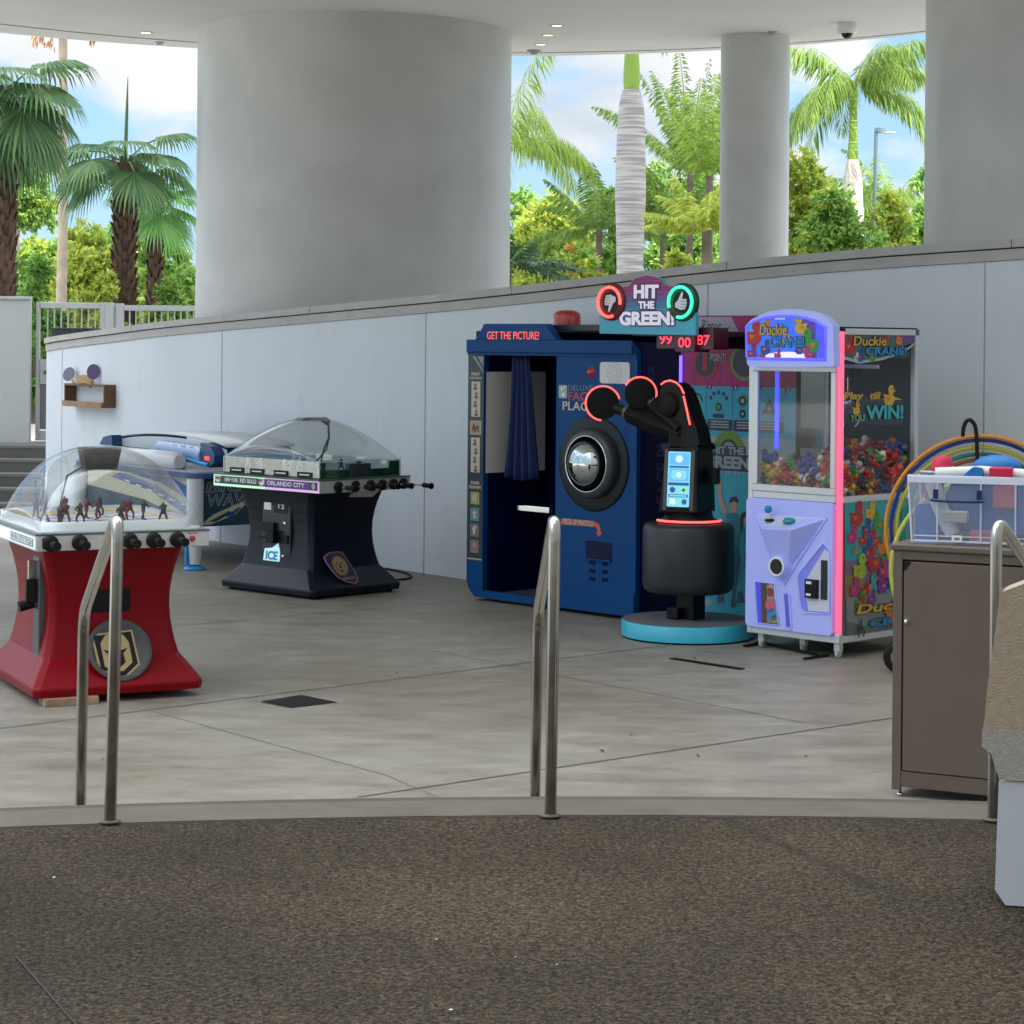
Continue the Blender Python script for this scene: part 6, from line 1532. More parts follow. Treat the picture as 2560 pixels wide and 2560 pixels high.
def put(x,y,z):
    global cnt
    k=rnd.choices(range(8),KW)[0]
    o=bpy.data.objects.new('rubber_duck',dm[k]); col.objects.link(o)
    sc_=rnd.uniform(1.0,1.4)
    o.matrix_world=Mc@Matrix.Translation((x,y,z))@Matrix.Rotation(rnd.uniform(0,6.28),4,'Z')@Matrix.Rotation(rnd.gauss(0,.7),4,'X')@Matrix.Rotation(rnd.gauss(0,.6),4,'Y')@Matrix.Scale(sc_,4)
    tag(o,'small %s rubber duck in the heap inside the claw machine'%KD[k][0],'rubber duck','rubber ducks heaped in the claw machine'); cnt+=1
# front face of the heap, right face of the heap, then its top
for j in range(5):
    for i in range(12): put(-.315+.056*i+rnd.uniform(-.008,.008),-.352+rnd.uniform(0,.03)+.01*j,1.05+.042*j+rnd.uniform(-.01,.01))
for j in range(7):
    for i in range(12):
        y=-.33+.058*i
        if 1.015+.042*j<heap(.3,y)+.03: put(.330-rnd.uniform(0,.03),y+rnd.uniform(-.01,.01),1.015+.042*j+rnd.uniform(-.01,.01))
for i in range(11):
    for j in range(12):
        x,y=-.30+.062*i,-.33+.062*j
        if cnt<298: put(x+rnd.uniform(-.012,.012),y+rnd.uniform(-.012,.012),heap(x,y)+rnd.uniform(0,.03))
m=MB(); gx=12; vs=[]; fs=[]
for j in range(gx+1):
    for i in range(gx+1):
        x,y=-.31+.62*i/gx,-.34+.70*j/gx; vs.append((x,y,heap(x,y)-.02))
for j in range(gx):
    for i in range(gx): k=j*(gx+1)+i; fs.append((k,k+1,k+gx+2,k+gx+1))
m.add(vs,fs,M_black); m.build('heap_bed', claw)
# forklift style floor rails and cable by the claw machine
m=MB()
def strap(l,w,z=.004,h=.012):
    P=[Vector((*ground(px,py,z),z)) for px,py in l]
    for a,b in zip(P,P[1:]):
        t=(b-a).normalized(); n_=Vector((-t.y,t.x,0))*w/2
        vs=[a-n_,b-n_,b+n_,a+n_]; vs=[(v.x,v.y,z) for v in vs]+[(v.x,v.y,z+h) for v in vs]
        m.add(vs,[(4,5,6,7),(0,1,5,4),(1,2,6,5),(2,3,7,6),(3,0,4,7)],M_rub)
strap([(1862,1617),(1905,1608),(1965,1622),(2045,1640)],.03); strap([(2010,1649),(2070,1640)],.02)
tag(m.build('cable_ramp'),'flat black cable strip lying on the floor in front of the claw machine casters','cable cover')
m=MB(); strap([(1680,1646),(1856,1673)],.05,.004,.004)
tag(m.build('drain_slot'),'long narrow black drain slot in the floor in front of the round base','floor drain')
P=[ground(x,y,.004) for x,y in ((650,1754),(755,1737),(843,1755),(727,1769))]
dr=empty('floor_drain',(0,0,0),0,'dark diamond shaped floor grate in the open deck right of the red table','floor drain')
m=MB(); m.add([(p[0],p[1],.004) for p in P],[(0,1,2,3)],mat('grate_dark',(0.035,0.03,0.026),.5,var=.3,vscale=30)); m.build('grate',dr)
m=MB(); A0,A1,A2_,A3=[Vector(p) for p in P]
for k in range(1,14):
    a=A0.lerp(A1,k/14); b=A3.lerp(A2_,k/14); n_=(A1-A0).normalized()*.006
    m.add([(a.x-n_.x,a.y-n_.y,.007),(b.x-n_.x,b.y-n_.y,.007),(b.x+n_.x,b.y+n_.y,.007),(a.x+n_.x,a.y+n_.y,.007)],[(0,1,2,3)],mat('grate_slot',(0.008,0.008,0.008),.7))
m.build('slots',dr)
# ================================================================ cabinet, tote, hoops, chair
KX, KY = 1.709, 9.63
KA = R(-27)
M_tau = mat('taupe_steel', (0.115,0.088,0.066), 0.45, var=.04, vscale=5, bump=.05, bscale=200)
cab = empty('storage_cabinet', (KX, KY, 0), KA, 'tall taupe metal storage cabinet with one door, below the plastic tote', 'cabinet')
cw, cd, ch_ = .86, .42, 1.127
fk = Frame(KX, KY, KA)
m = MB(); m.box(0,cw,.022,cd,.05,ch_-.03,M_tau); m.build('body', cab, .003)
m = MB(); m.box(0,.042,0,.0215,.03,ch_-.0305,M_tau); m.box(cw-.042,cw,0,.0215,.03,ch_-.0305,M_tau); m.box(.0425,cw-.0425,.001,.0212,ch_-.07,ch_-.031,M_tau); m.box(.0425,cw-.0425,.001,.0212,.045,.115,M_tau); m.build('face_frame', cab, .003)
m = MB(); m.box(-.012,cw+.012,-.012,cd+.01,ch_-.03,ch_,M_tau); m.build('top', cab, .008, 3)
m = MB(); m.box(.050,cw-.05,-.004,.0205,.12,ch_-.078,M_tau); m.box(.0426,.0495,.012,.0208,.116,ch_-.071,M_black); m.box(.0495,cw-.043,.010,.0205,ch_-.0778,ch_-.0705,M_black); m.prism([(.0497,ch_-.078),(.085,ch_-.078),(.06,ch_-.115),(.0497,ch_-.12)],-.0055,-.0045,M_black)
dd = m.build('door', cab, .002)
m = MB(); x,z = fk.face(2267,1553,-.004); m.lathe([(0,.02),(.008,.018),(.010,.012),(.005,.008),(.005,0)],M_chrome,axis='y',c=(x,-.004,z),n=16); m.lathe([(.012,.003),(.014,0)],M_chrome,axis='y',c=(x,-.004,z),n=16); m.build('knob', dd)
m = MB(); m.tube([(cw-.046,.004,.20),(cw-.046,.004,.27)],.006,M_black,n=8); m.build('hinge', dd); m = MB(); m.tube([(cw-.046,.004,.86),(cw-.046,.004,.93)],.006,M_black,n=8); m.build('hinge', dd)
for x,y in ((.03,.03),(cw-.03,.03),(.03,cd-.03),(cw-.03,cd-.03)):
    m = MB(); m.lathe([(0,.001),(.016,.001),(.016,.012),(.006,.016),(.006,.05)],M_chrome,c=(x,y,0),n=14); m.build('foot', cab)
# tote
TX, TZ = .055, ch_+.002
Mk = Matrix.Translation((KX,KY,0))@Matrix.Rotation(KA,4,'Z')
tote = empty('storage_tote', (0,0,0), 0, 'clear plastic tote with navy handle, heaped with pool toys on the cabinet', 'storage box')
tote.matrix_world = Mk@Matrix.Translation((TX,.03,TZ))@Matrix.Rotation(R(8),4,'Z')
tw, td, thh = .66, .34, .30
M_tote = clear_mat('milky_clear_plastic', (0.82,0.86,0.95), gloss=.35, base=.06, rough=.15, haze=.20, hcol=(0.80,0.84,0.95))
M_rib = clear_mat('thick_clear_edge', (0.85,0.88,0.95), gloss=.4, base=.1, rough=.2, haze=.7, hcol=(0.80,0.84,0.95))
t_=.03
bot=[(t_*.6,t_*.4),(tw-t_*.6,t_*.4),(tw-t_*.6,td-t_*.4),(t_*.6,td-t_*.4)]; tp=[(0,0),(tw,0),(tw,td),(0,td)]
m = MB(); vs=[(*p,0) for p in bot]+[(*p,thh) for p in tp]; m.add(vs,[(0,3,2,1),(0,1,5,4),(1,2,6,5),(2,3,7,6),(3,0,4,7)],M_tote); m.build('bin', tote)
m = MB(); m.tube([(0,0,thh),(tw,0,thh),(tw,td,thh),(0,td,thh)],.006,M_rib,n=6,closed=True); m.tube([(x,y,.012) for x,y in bot],.005,M_rib,n=6,closed=True); m.tube([(x,y,.035) for x,y in bot],.003,M_rib,n=6,closed=True)
for a,b in zip(bot,tp): m.tube([(*a,.004),(*b,thh)],.005,M_rib,n=6)
for x in (.13,.32,.47,.60): m.tube([(x,t_*.4-.003,.01),(x,-.003,thh-.02)],.004,M_rib,n=6)
m.box(.0,tw,-.010,-.002,thh-.028,thh-.004,M_rib); m.build('ribs', tote)
m = MB(); nv=mat('handle_navy',(0.006,0.02,0.12),.3); m.tube([(.105,-.035,.198),(.16,-.045,.195),(.28,-.045,.195),(.335,-.035,.198)],.0075,nv,n=8); m.box(.115,.135,-.034,-.004,.19,.245,nv); m.box(.305,.325,-.034,-.004,.19,.245,nv); m.build('handle', tote, .002)
m = MB(); m.box(.195,.24,-.008,-.0065,.012,.042,M_pw); m.box(.207,.23,-.0095,-.0082,.022,.032,mat('label_grey',(0.15,0.15,0.15),.5)); m.build('label_sticker', tote)
Mt = tote.matrix_world.copy()
f_red=mat('foam_red',(0.50,0.008,0.05),.6); f_blu=mat('foam_blue',(0.01,0.14,0.42),.6); f_wht=mat('foam_white',(0.62,0.62,0.60),.65); f_pnk=mat('foam_pink',(0.52,0.10,0.16),.6); f_dk=mat('foam_charcoal',(0.08,0.07,0.08),.7)
def toy(name, label, build, M4, cat='pool toy'):
    m = MB(); build(m); o = m.build(name, None, .008, 3); o.matrix_world = Mt@M4
    return tag(o, label, cat)
T_=Matrix.Translation; Rz=lambda a:Matrix.Rotation(R(a),4,'Z'); Ry=lambda a:Matrix.Rotation(R(a),4,'Y'); Rx=lambda a:Matrix.Rotation(R(a),4,'X')
toy('foam_cup','red rounded foam cup upside down on the heap at the left tote rim',lambda m:m.lathe([(.0,.07),(.03,.068),(.045,.045),(.055,0),(0,0)],f_red,n=24),T_((.13,.16,.315)),'foam toy')
toy('foam_board','large blue foam kickboard wedged upright in the middle of the tote',lambda m:m.prism(rrect(-.19,.19,-.13,.13,.05),-.012,.012,f_blu),T_((.33,.14,.145))@Ry(22)@Rx(-12),'kickboard')
toy('foam_board','blue foam board leaning in the right half of the tote',lambda m:m.prism(rrect(-.13,.13,-.12,.12,.03),-.015,.015,f_blu),T_((.50,.09,.15))@Rx(-5),'kickboard')
toy('foam_board','blue foam board end standing in the left corner of the tote',lambda m:m.prism(rrect(-.055,.055,-.08,.08,.02),-.012,.012,f_blu),T_((.075,.09,.09)),'kickboard')
toy('foam_roll','long white foam roll slanting down the left side of the tote',lambda m:m.tube([(0,0,0),(.03,0,-.10),(.09,0,-.23)],.035,f_wht,n=16),T_((.10,.06,.27)),'foam roll')
toy('foam_roll','white foam roll lying across the heap above the tote rim',lambda m:m.tube([(0,0,0),(.2,.02,.012),(.42,.03,.0)],.030,f_wht,n=16),T_((.11,.08,.305)),'foam roll')
toy('foam_block','pale foam block lying low in the middle of the tote',lambda m:m.box(-.06,.06,-.03,.03,-.025,.025,mat('foam_cream',(0.55,0.52,0.42),.6)),T_((.20,.05,.12)),'foam block')
toy('foam_block','red foam block at the top right of the tote',lambda m:m.box(-.05,.05,-.04,.04,-.03,.03,f_red),T_((.40,.07,.315)),'foam block')
toy('foam_block','pink foam block halfway down behind the right rib of the tote',lambda m:m.box(-.05,.05,-.03,.03,-.05,.05,f_pnk),T_((.42,.035,.215)),'foam block')
toy('foam_block','blue foam wedge between the red block and the white roll',lambda m:m.prism([(-.05,-.02),(.045,-.02),(.04,.022),(.0,.026)],-.03,.03,f_blu),T_((.28,.055,.318)),'foam block')
toy('swim_cap_ball','rounded blue float bulging over the back of the tote',lambda m:m.ball((0,0,0),.10,f_blu,sx=1.1,sy=.7,sz=.55),T_((.36,.26,.335)),'float')
toy('foam_mat','dark folded foam mat along the bottom of the tote',lambda m:m.box(-.2,.2,-.08,.08,-.02,.02,f_dk),T_((.32,.13,.035))@Rz(3),'foam mat')
toy('foam_block','small red block at the bottom of the tote near the sticker',lambda m:m.box(-.09,.09,-.03,.03,-.028,.028,f_pnk),T_((.36,.045,.035)),'foam block')
toy('foam_block','mauve foam end showing at the upper left through the tote wall',lambda m:m.box(-.04,.04,-.03,.03,-.045,.045,mat('foam_mauve',(0.36,0.16,0.26),.6)),T_((.10,.12,.235)),'foam block')
# hoop stand and hoops
HX, HY = 2.88, 13.2
st = empty('hoop_stand', (HX, HY, 0), R(-10), 'black pole stand with hooked top and wheels, holding hoops behind the cabinet', 'stand')
def hp(px, py): x,z=height_at(px,py,HY); return (x-HX,z)
m = MB(); hk=[hp(2408,1092),hp(2409,1070),hp(2417,1052),(hp(2427,1049)[0],hp(2427,1049)[1]),hp(2438,1062),hp(2442,1090),hp(2444,1160),hp(2447,1300)]
pole=[(x,0,z) for x,z in hk]+[(hk[-1][0]+.01,0,.10)]
m.tube(fillet(pole,.03,4),.0125,M_rub,n=12); m.build('hooked_pole', st)
m = MB(); m.box(-.52,.45,-.03,.05,.06,.10,M_black); m.box(-.05,.05,.06,.30,.05,.09,M_black); m.build('base_frame', st, .004)
def wheel(x,y,r=.13):
    w=MB(); w.lathe([(r*.55,-.03),(r*.9,-.035),(r,-.02),(r,.02),(r*.9,.035),(r*.55,.03)],M_rub,axis='y',c=(x,y,r+.001),n=32); w.lathe([(0,.02),(r*.55,.025)],mat('hub_grey',(0.2,0.2,0.2),.4),axis='y',c=(x,y,r+.001),n=20); return w.build('wheel', st)
w_x = hp(2252,1640)[0]; wheel(w_x,-.02,.10); wheel(.40,-.02,.10)
hoops=[('orange',(0.62,0.24,0.03),2455,1325,.495,0.0),('blue',(0.01,0.035,0.25),2455,1322,.468,.03),('yellow',(0.52,0.47,0.05),2452,1325,.438,.055),('green',(0.01,0.20,0.13),2452,1326,.405,.08),('brown orange',(0.28,0.09,0.02),2456,1324,.375,.10),('pale yellow',(0.55,0.55,0.10),2455,1420,.475,-.045),('teal green',(0.01,0.25,0.17),2470,1300,.27,.12)]
for k,(n_,c_,px,py,r,dy) in enumerate(hoops):
    r*=13.2/11.35
    x,z=height_at(px,py,HY+dy)
    m=MB(); m.tube([(r*math.cos(2*PI*i/72),0,r*math.sin(2*PI*i/72)) for i in range(72)],.0125,mat('hoop_'+n_.replace(' ','_'),c_,.35),n=10,closed=True)
    o=m.build('hula_hoop'); o.location=(x,HY+dy+.03,z); o.rotation_euler=(R(2+1.0*k),0,R(-6+1.5*k))
    lab={'orange':'largest orange hula hoop, outermost on the stand behind the tote','blue':'dark blue hula hoop just inside the orange one','yellow':'bright yellow hula hoop between the blue and the green one','green':'dark green hula hoop inside the yellow one','brown orange':'dull brownish orange hula hoop inside the green one','pale yellow':'pale yellow hula hoop hanging lowest beside the cabinet','teal green':'small teal green hula hoop, innermost on the stand'}[n_]
    tag(o,lab,'hula hoop','hula hoops hung on the stand')
# beige chair at the right edge
ex, ey = ground(2489, 2262, .405)
CHA = R(-15); chair = empty('upholstered_chair', (ex, ey, .405), CHA, 'beige fabric chair on a pale shell base at the right edge', 'chair')
M_fab = mat('beige_weave', (0.36,0.29,0.21), .85, var=.12, vscale=40, bump=.4, bscale=160); M_fab2=mat('grey_weave',(0.34,0.32,0.28),.85,var=.1,vscale=40,bump=.4,bscale=160); M_shell=mat('pale_shell',(0.50,0.52,0.56),.4)
fch = Frame(ex, ey, CHA)
def chx(px,py): x,z=fch.face(px,py,0); return (x, z-.405)
m = MB(); bk_=[chx(2500,1482),chx(2490,1560),chx(2480,1640),chx(2468,1720),chx(2461,1800),(chx(2457,1822)[0],chx(2457,1822)[1])]
m.prism(bk_+[(.62,bk_[-1][1]),(.66,bk_[0][1]-.02),(.5,bk_[0][1]+.06),(.12,bk_[0][1]+.05)], .0,.12,M_fab); m.build('backrest', chair, .045, 5)
m = MB(); st_=[chx(2456,1822),chx(2454,1866),chx(2478,1885),chx(2490,1925),chx(2500,1950)]
m.prism(st_+[(.60,st_[-1][1]),(.62,st_[0][1]-.001)], -.001,.60,M_fab2); m.build('seat', chair, .025, 4)
m = MB(); m.prism([chx(2497,1952),chx(2492,2080),chx(2487,2225),(chx(2487,2225)[0]+.03,.0),(.55,.0),(.50,chx(2497,1952)[1])], .004,.52,M_shell); m.build('base_shell', chair, .03, 4)
# ================================================================ trees beyond the wall
GZ = 0.70
L_fan = leaf_mat('fan_palm_leaf', (0.055,0.13,0.055), (0.14,0.25,0.09), trans=.3)
L_fan2 = leaf_mat('young_fan_leaf', (0.090,0.240,0.075), (0.210,0.420,0.105), trans=.4)
L_roy = leaf_mat('royal_palm_leaf', (0.11,0.21,0.04), (0.27,0.38,0.09), trans=.45)
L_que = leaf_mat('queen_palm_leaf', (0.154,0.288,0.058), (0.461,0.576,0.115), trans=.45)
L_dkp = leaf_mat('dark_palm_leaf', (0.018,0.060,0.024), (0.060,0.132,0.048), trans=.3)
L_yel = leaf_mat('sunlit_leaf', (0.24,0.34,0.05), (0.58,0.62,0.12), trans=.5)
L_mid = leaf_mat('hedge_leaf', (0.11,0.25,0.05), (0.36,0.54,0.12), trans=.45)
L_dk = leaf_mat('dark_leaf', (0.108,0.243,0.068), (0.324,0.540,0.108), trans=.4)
L_flow = leaf_mat('orange_blossom', (0.45,0.16,0.04), (0.55,0.30,0.06), trans=.3)
M_bark = mat('grey_bark', (0.15,0.12,0.09), .85, var=.3, vscale=6)
M_roy = mat('royal_trunk', (0.36,0.34,0.33), .7)
def trunk_nodes(mt, ca, cb, freq):
    nt=mt.node_tree; b=nt.nodes['Principled BSDF']; t=nt.nodes.new('ShaderNodeTexCoord')
    mp=nt.nodes.new('ShaderNodeMapping'); mp.inputs['Scale'].default_value=(.6,.6,freq)
    n=nt.nodes.new('ShaderNodeTexNoise'); n.inputs['Scale'].default_value=2; n.inputs['Detail'].default_value=5
    r=nt.nodes.new('ShaderNodeValToRGB'); r.color_ramp.elements[0].position=.38; r.color_ramp.elements[1].position=.62
    r.color_ramp.elements[0].color=(*ca,1); r.color_ramp.elements[1].color=(*cb,1)
    nt.links.new(t.outputs['Object'],mp.inputs[0]); nt.links.new(mp.outputs[0],n.inputs[0]); nt.links.new(n.outputs[0],r.inputs[0]); nt.links.new(r.outputs[0],b.inputs['Base Color'])
    bp=nt.nodes.new('ShaderNodeBump'); bp.inputs['Strength'].default_value=.4; bp.inputs['Distance'].default_value=.02; nt.links.new(n.outputs[0],bp.inputs['Height']); nt.links.new(bp.outputs[0],b.inputs['Normal'])
trunk_nodes(M_roy,(0.24,0.215,0.22),(0.46,0.44,0.43),14)
M_roy2 = mat('pale_royal_trunk',(0.5,0.46,0.42),.7); trunk_nodes(M_roy2,(0.46,0.40,0.36),(0.60,0.55,0.51),4)
M_shaft = mat('crownshaft_green',(0.22,0.36,0.05),.35,var=.12,vscale=3)
M_boot = mat('palm_boot',(0.09,0.05,0.035),.85,var=.4,vscale=7)
M_thin = mat('thin_palm_trunk',(0.45,0.36,0.28),.8,var=.15,vscale=5)

def rv(rnd): 
    a=rnd.uniform(0,2*PI); z=rnd.uniform(-1,1); s=math.sqrt(1-z*z); return Vector((s*math.cos(a),s*math.sin(a),z))
def leaf(vs, fs, c, d, w, l, n=None):
    """one pointed leaf as a diamond"""
    d=d.normalized(); s=d.cross(n if n else Vector((0.3,0.2,1))).normalized()*w/2
    b=len(vs); vs += [tuple(c), tuple(c+d*l*.45+s), tuple(c+d*l), tuple(c+d*l*.45-s)]; fs.append((b,b+1,b+2,b+3))
def crown(parent, name, clumps, n, size, mts, seed, limbs=True, base=(0,0,0)):
    rnd=random.Random(seed); m=MB(); per=[([],[]) for _ in mts]
    tot=sum(c[3]*c[3] for c in clumps)
    for (x,y,z,r) in clumps:
        k=int(n*r*r/tot)
        # each clump is made of small twig tufts so gaps show between them
        tufts=[]
        for _ in range(max(6,int(k/26))):
            v=rv(rnd); rr=r*(.35+.85*rnd.random()**.8); tufts.append((Vector((x,y,z))+Vector((v.x*rr,v.y*rr,v.z*rr*.85)), v, rnd.choices(range(len(mts)),[4]+[1]*(len(mts)-1))[0] if rnd.random()<.5 else 0))
        for i in range(k):
            c,v,mi_=rnd.choice(tufts)
            p=c+rv(rnd)*r*.30*rnd.random()**.5
            d=(v*.5+rv(rnd)+Vector((0,0,-.15)))
            leaf(per[mi_][0],per[mi_][1],p,d,size*rnd.uniform(.35,.6),size*rnd.uniform(.7,1.4),rv(rnd))
    for (vs,fs),mt in zip(per,mts):
        if fs: m.add(vs,fs,mt)
    return m.build(name,parent)
def broadleaf(name,label,cat,px,Y,top_py,wpx,n,mts,seed,size=.17,group=None,low=0.0):
    x=(px-1280)*Y/F; zt=height_at(px,top_py,Y)[1]; w=wpx*Y/F/2; H_=zt-GZ
    e=empty(name,(x,Y,GZ),0,label,cat,group)
    rnd=random.Random(seed); cl=[]
    nn=13
    for i in range(nn):
        a=rnd.uniform(0,2*PI); q=rnd.random()**.6; zz=rnd.uniform(.22+low,.84)*H_
        sp=math.sin(PI*min(.95,max(.12,zz/H_)))**.5
        cl.append((w*.72*q*math.cos(a)*sp, w*.6*q*math.sin(a)*sp, zz, w*rnd.uniform(.28,.46)))
    cl.append((rnd.uniform(-.2,.2)*w,0,H_-w*.30,w*.32)); cl.append((0,0,H_*.5,w*.5))
    m=MB(); m.tube([(0,0,-.3),(.05,0,H_*.3),(-.03,.05,H_*.6)],.1,M_bark,n=8,rr=[.13,.10,.05])
    for c in cl[:9]: m.tube([(0,0,H_*.25),(c[0]*.5,c[1]*.5,(c[2]+H_*.25)/2),(c[0],c[1],c[2]+c[3]*.3)],.03,M_bark,n=5,rr=[.06,.035,.012])
    m.build('trunk',e)
    crown(e,'crown',cl,int(n*2.3),size*.85,mts,seed+100)
    return e
def frond(vs, fs, base, az, el, L, droop, ll, n=26, hang=.6, width=.035, rnd=random, ruff=.25):
    """feather frond: arching rib with hanging leaflets on both sides"""
    p=Vector(base); d=Vector((math.cos(az)*math.cos(el),math.sin(az)*math.cos(el),math.sin(el)))
    side=Vector((-math.sin(az),math.cos(az),0)); step=L/n; pts=[]
    for i in range(n+1):
        pts.append((p.copy(),d.copy())); d=(d+Vector((0,0,-droop*step*(0.4+1.2*i/n)))).normalized(); p=p+d*step
    for i in range(n):
        a,b=pts[i][0],pts[i+1][0]; w=.022*(1-i/n)+.005; k=len(vs)
        vs += [tuple(a-side*w),tuple(a+side*w),tuple(b+side*w),tuple(b-side*w)]; fs.append((k,k+1,k+2,k+3))
    for i in range(2,n+1):
        u=i/n; l=ll*math.sin(PI*(.12+.83*u))**.7
        for s in (-1,1):
            for q in range(2):
                dd=(side*s*(1-hang*.5)+pts[i][1]*.55+Vector((0,0,-hang-.2*q))+rv(rnd)*ruff).normalized()
                a=pts[i][0]+pts[i][1]*step*(q*.5); mid=a+dd*l*.5; tip=a+dd*l*.85+Vector((0,0,-l*.25*hang))
                wv=pts[i][1]*width*.5; k=len(vs)
                vs += [tuple(a),tuple(mid+wv),tuple(tip),tuple(mid-wv)]; fs.append((k,k+1,k+2,k+3))
def feather_crown(parent,z,n,L,ll,mt,seed,droop=.35,el=(.0,1.1),hang=.7,name='crown',width=.04,azs=None,x=0,y=0,nn=26):
    rnd=random.Random(seed); vs=[];fs=[]
    for k in range(n):
        az=2*PI*k/n*1.0+rnd.uniform(-.2,.2) if azs is None else azs[k]
        e_=rnd.uniform(*el); frond(vs,fs,(x+.08*math.cos(az),y+.08*math.sin(az),z),az,e_,L*rnd.uniform(.85,1.1),droop*rnd.uniform(.8,1.2),ll,hang=hang,width=width,rnd=rnd,n=nn)
    m=MB(); m.add(vs,fs,mt); return m.build(name,parent)
def fan_leaf(vs,fs,hub,az,el,R_,rnd,spread=210,nseg=34,droop=.55):
    d=Vector((math.cos(az)*math.cos(el),math.sin(az)*math.cos(el),math.sin(el))); s=Vector((-math.sin(az),math.cos(az),0)); up=s.cross(d)*-1
    for i in range(nseg):
        a=R(-spread/2+spread*i/(nseg-1)); v=(d*math.cos(a)+s*math.sin(a)).normalized(); r=R_*(.78+.22*math.cos(a*.8))*rnd.uniform(.93,1.05)
        pw=(s*math.cos(a)-d*math.sin(a)).normalized(); w0=R(spread/(nseg-1))*.55
        hubv=Vector(hub); k=len(vs)
        m1=hubv+v*r*.55+Vector((0,0,-droop*r*.12)); m2=hubv+v*r*.82+Vector((0,0,-droop*r*.38)); tip=hubv+v*r*.98+Vector((0,0,-droop*r*.85))
        fold=up*.02*((-1)**i)
        vs += [tuple(hubv),tuple(m1-pw*w0*r*.55+fold),tuple(m1+pw*w0*r*.55-fold),tuple(m2-pw*w0*r*.36),tuple(m2+pw*w0*r*.36),tuple(tip)]
        fs += [(k,k+1,k+2),(k+1,k+3,k+4,k+2),(k+3,k+5,k+4)]
def fan_palm(name,label,px,Y,crown_py,trunk_w,leaves,leafR,pet,mt,seed,spear=0,group=None,bootc=M_boot,rough_=1.0,els=(-.9,1.2)):
    x=(px-1280)*Y/F; zc=height_at(px,crown_py,Y)[1]-GZ; e=empty(name,(x,Y,GZ),0,label,'palm',group)
    rnd=random.Random(seed); r=trunk_w*Y/F/2
    m=MB(); m.tube([(0,0,-.4),(0,0,zc*.5),(0,0,zc)],r,bootc,n=14,rr=[r*.95,r*.85,r*.6])
    # old leaf bases
    z=0.0; k=0
    while z<zc-.1:
        for q in range(7):
            a=k*.45+2*PI*q/7; b=Vector((math.cos(a),math.sin(a),0)); p=b*r*.8+Vector((0,0,z)); tp=p+b*r*rough_*.42+Vector((0,0,.17+rnd.uniform(0,.1)))+rv(rnd)*.03
            t_=Vector((-b.y,b.x,0))*.05
            m.add([tuple(p-t_),tuple(p+t_),tuple(tp+t_*.5),tuple(tp-t_*.5),tuple(p+Vector((0,0,.16)))],[(0,1,2,3),(3,2,4),(1,4,2),(0,3,4)],bootc)
        z+=.11; k+=1
    m.build('trunk',e)
    vs=[];fs=[];pt=MB()
    for k in range(leaves):
        az=2.4*k+rnd.uniform(-.2,.2); u=k/max(1,leaves-1); el=els[1]+(els[0]-els[1])*u
        d=Vector((math.cos(az)*math.cos(el),math.sin(az)*math.cos(el),math.sin(el)))
        b=Vector((0,0,zc)); hub=b+d*pet*rnd.uniform(.8,1.15)+Vector((0,0,-.12*pet))
        mid=b.lerp(hub,.5)+Vector((0,0,.10*pet)); pt.tube([b,mid,hub],.014,mt,n=5,caps=False)
        fan_leaf(vs,fs,hub,az,el-.5,leafR*rnd.uniform(.85,1.08),rnd)
    m=MB(); m.add(vs,fs,mt); m.v+=[]; 
    base=len(m.v); m.v+=pt.v; m.f+=[tuple(i+base for i in f) for f in pt.f]; m.m+=[0]*len(pt.f); m.sm+=pt.sm
    if spear: m.tube([(0,0,zc),(.02,0,zc+spear*.6),(.03,0,zc+spear)],.02,mt,n=6,rr=[.035,.025,.004])
    m.build('crown',e)
    return e
# left opening
fan_palm('fan_palm','dark fan palm with shaggy brown trunk and one upright spear leaf',309,34,405,58,13,.74,.70,L_fan,4,spear=1.35,els=(-.35,.7))
fan_palm('fan_palm','smaller bright green fan palm with slim trunk beside the wide column',385,37,520,34,13,.62,.42,L_fan2,9,rough_=1.3,els=(-.5,1.2))
e=fan_palm('fan_palm','large fan palm whose blue-green leaves reach in from the left edge of the view',12,30,225,50,17,.85,.62,L_fan,12,els=(-1.0,.7))
# thin tall trunk with dead skirt above
x=(148-1280)*38/F; tz=height_at(148,40,38)[1]-GZ
e=empty('tall_palm',(x,38,GZ),0,'very tall thin palm with pale slender trunk and dry orange fruit stalks','palm')
m=MB(); m.tube([(0,0,-.3),(.05,0,tz*.5),(-.0,0,tz+1.5)],.085,M_thin,n=12,rr=[.11,.085,.07]); m.build('trunk',e)
rnd=random.Random(2); m=MB(); vs=[];fs=[]
for k in range(10):
    ox=rnd.uniform(-.8,.7) if k else .35; a=Vector((ox,rnd.uniform(-.3,.3),tz+rnd.uniform(.0,.6)))
    for q in range(26): leaf(vs,fs,a+Vector((rnd.gauss(0,.05),rnd.gauss(0,.05),-rnd.uniform(0,.75))),Vector((rnd.gauss(0,.3),rnd.gauss(0,.3),-1)),.04,.16)
m.add(vs,fs,L_flow); m.build('fruit_stalks',e)
feather_crown(e,tz+1.4,12,2.2,.5,L_que,77,droop=.6,el=(-.3,.9))
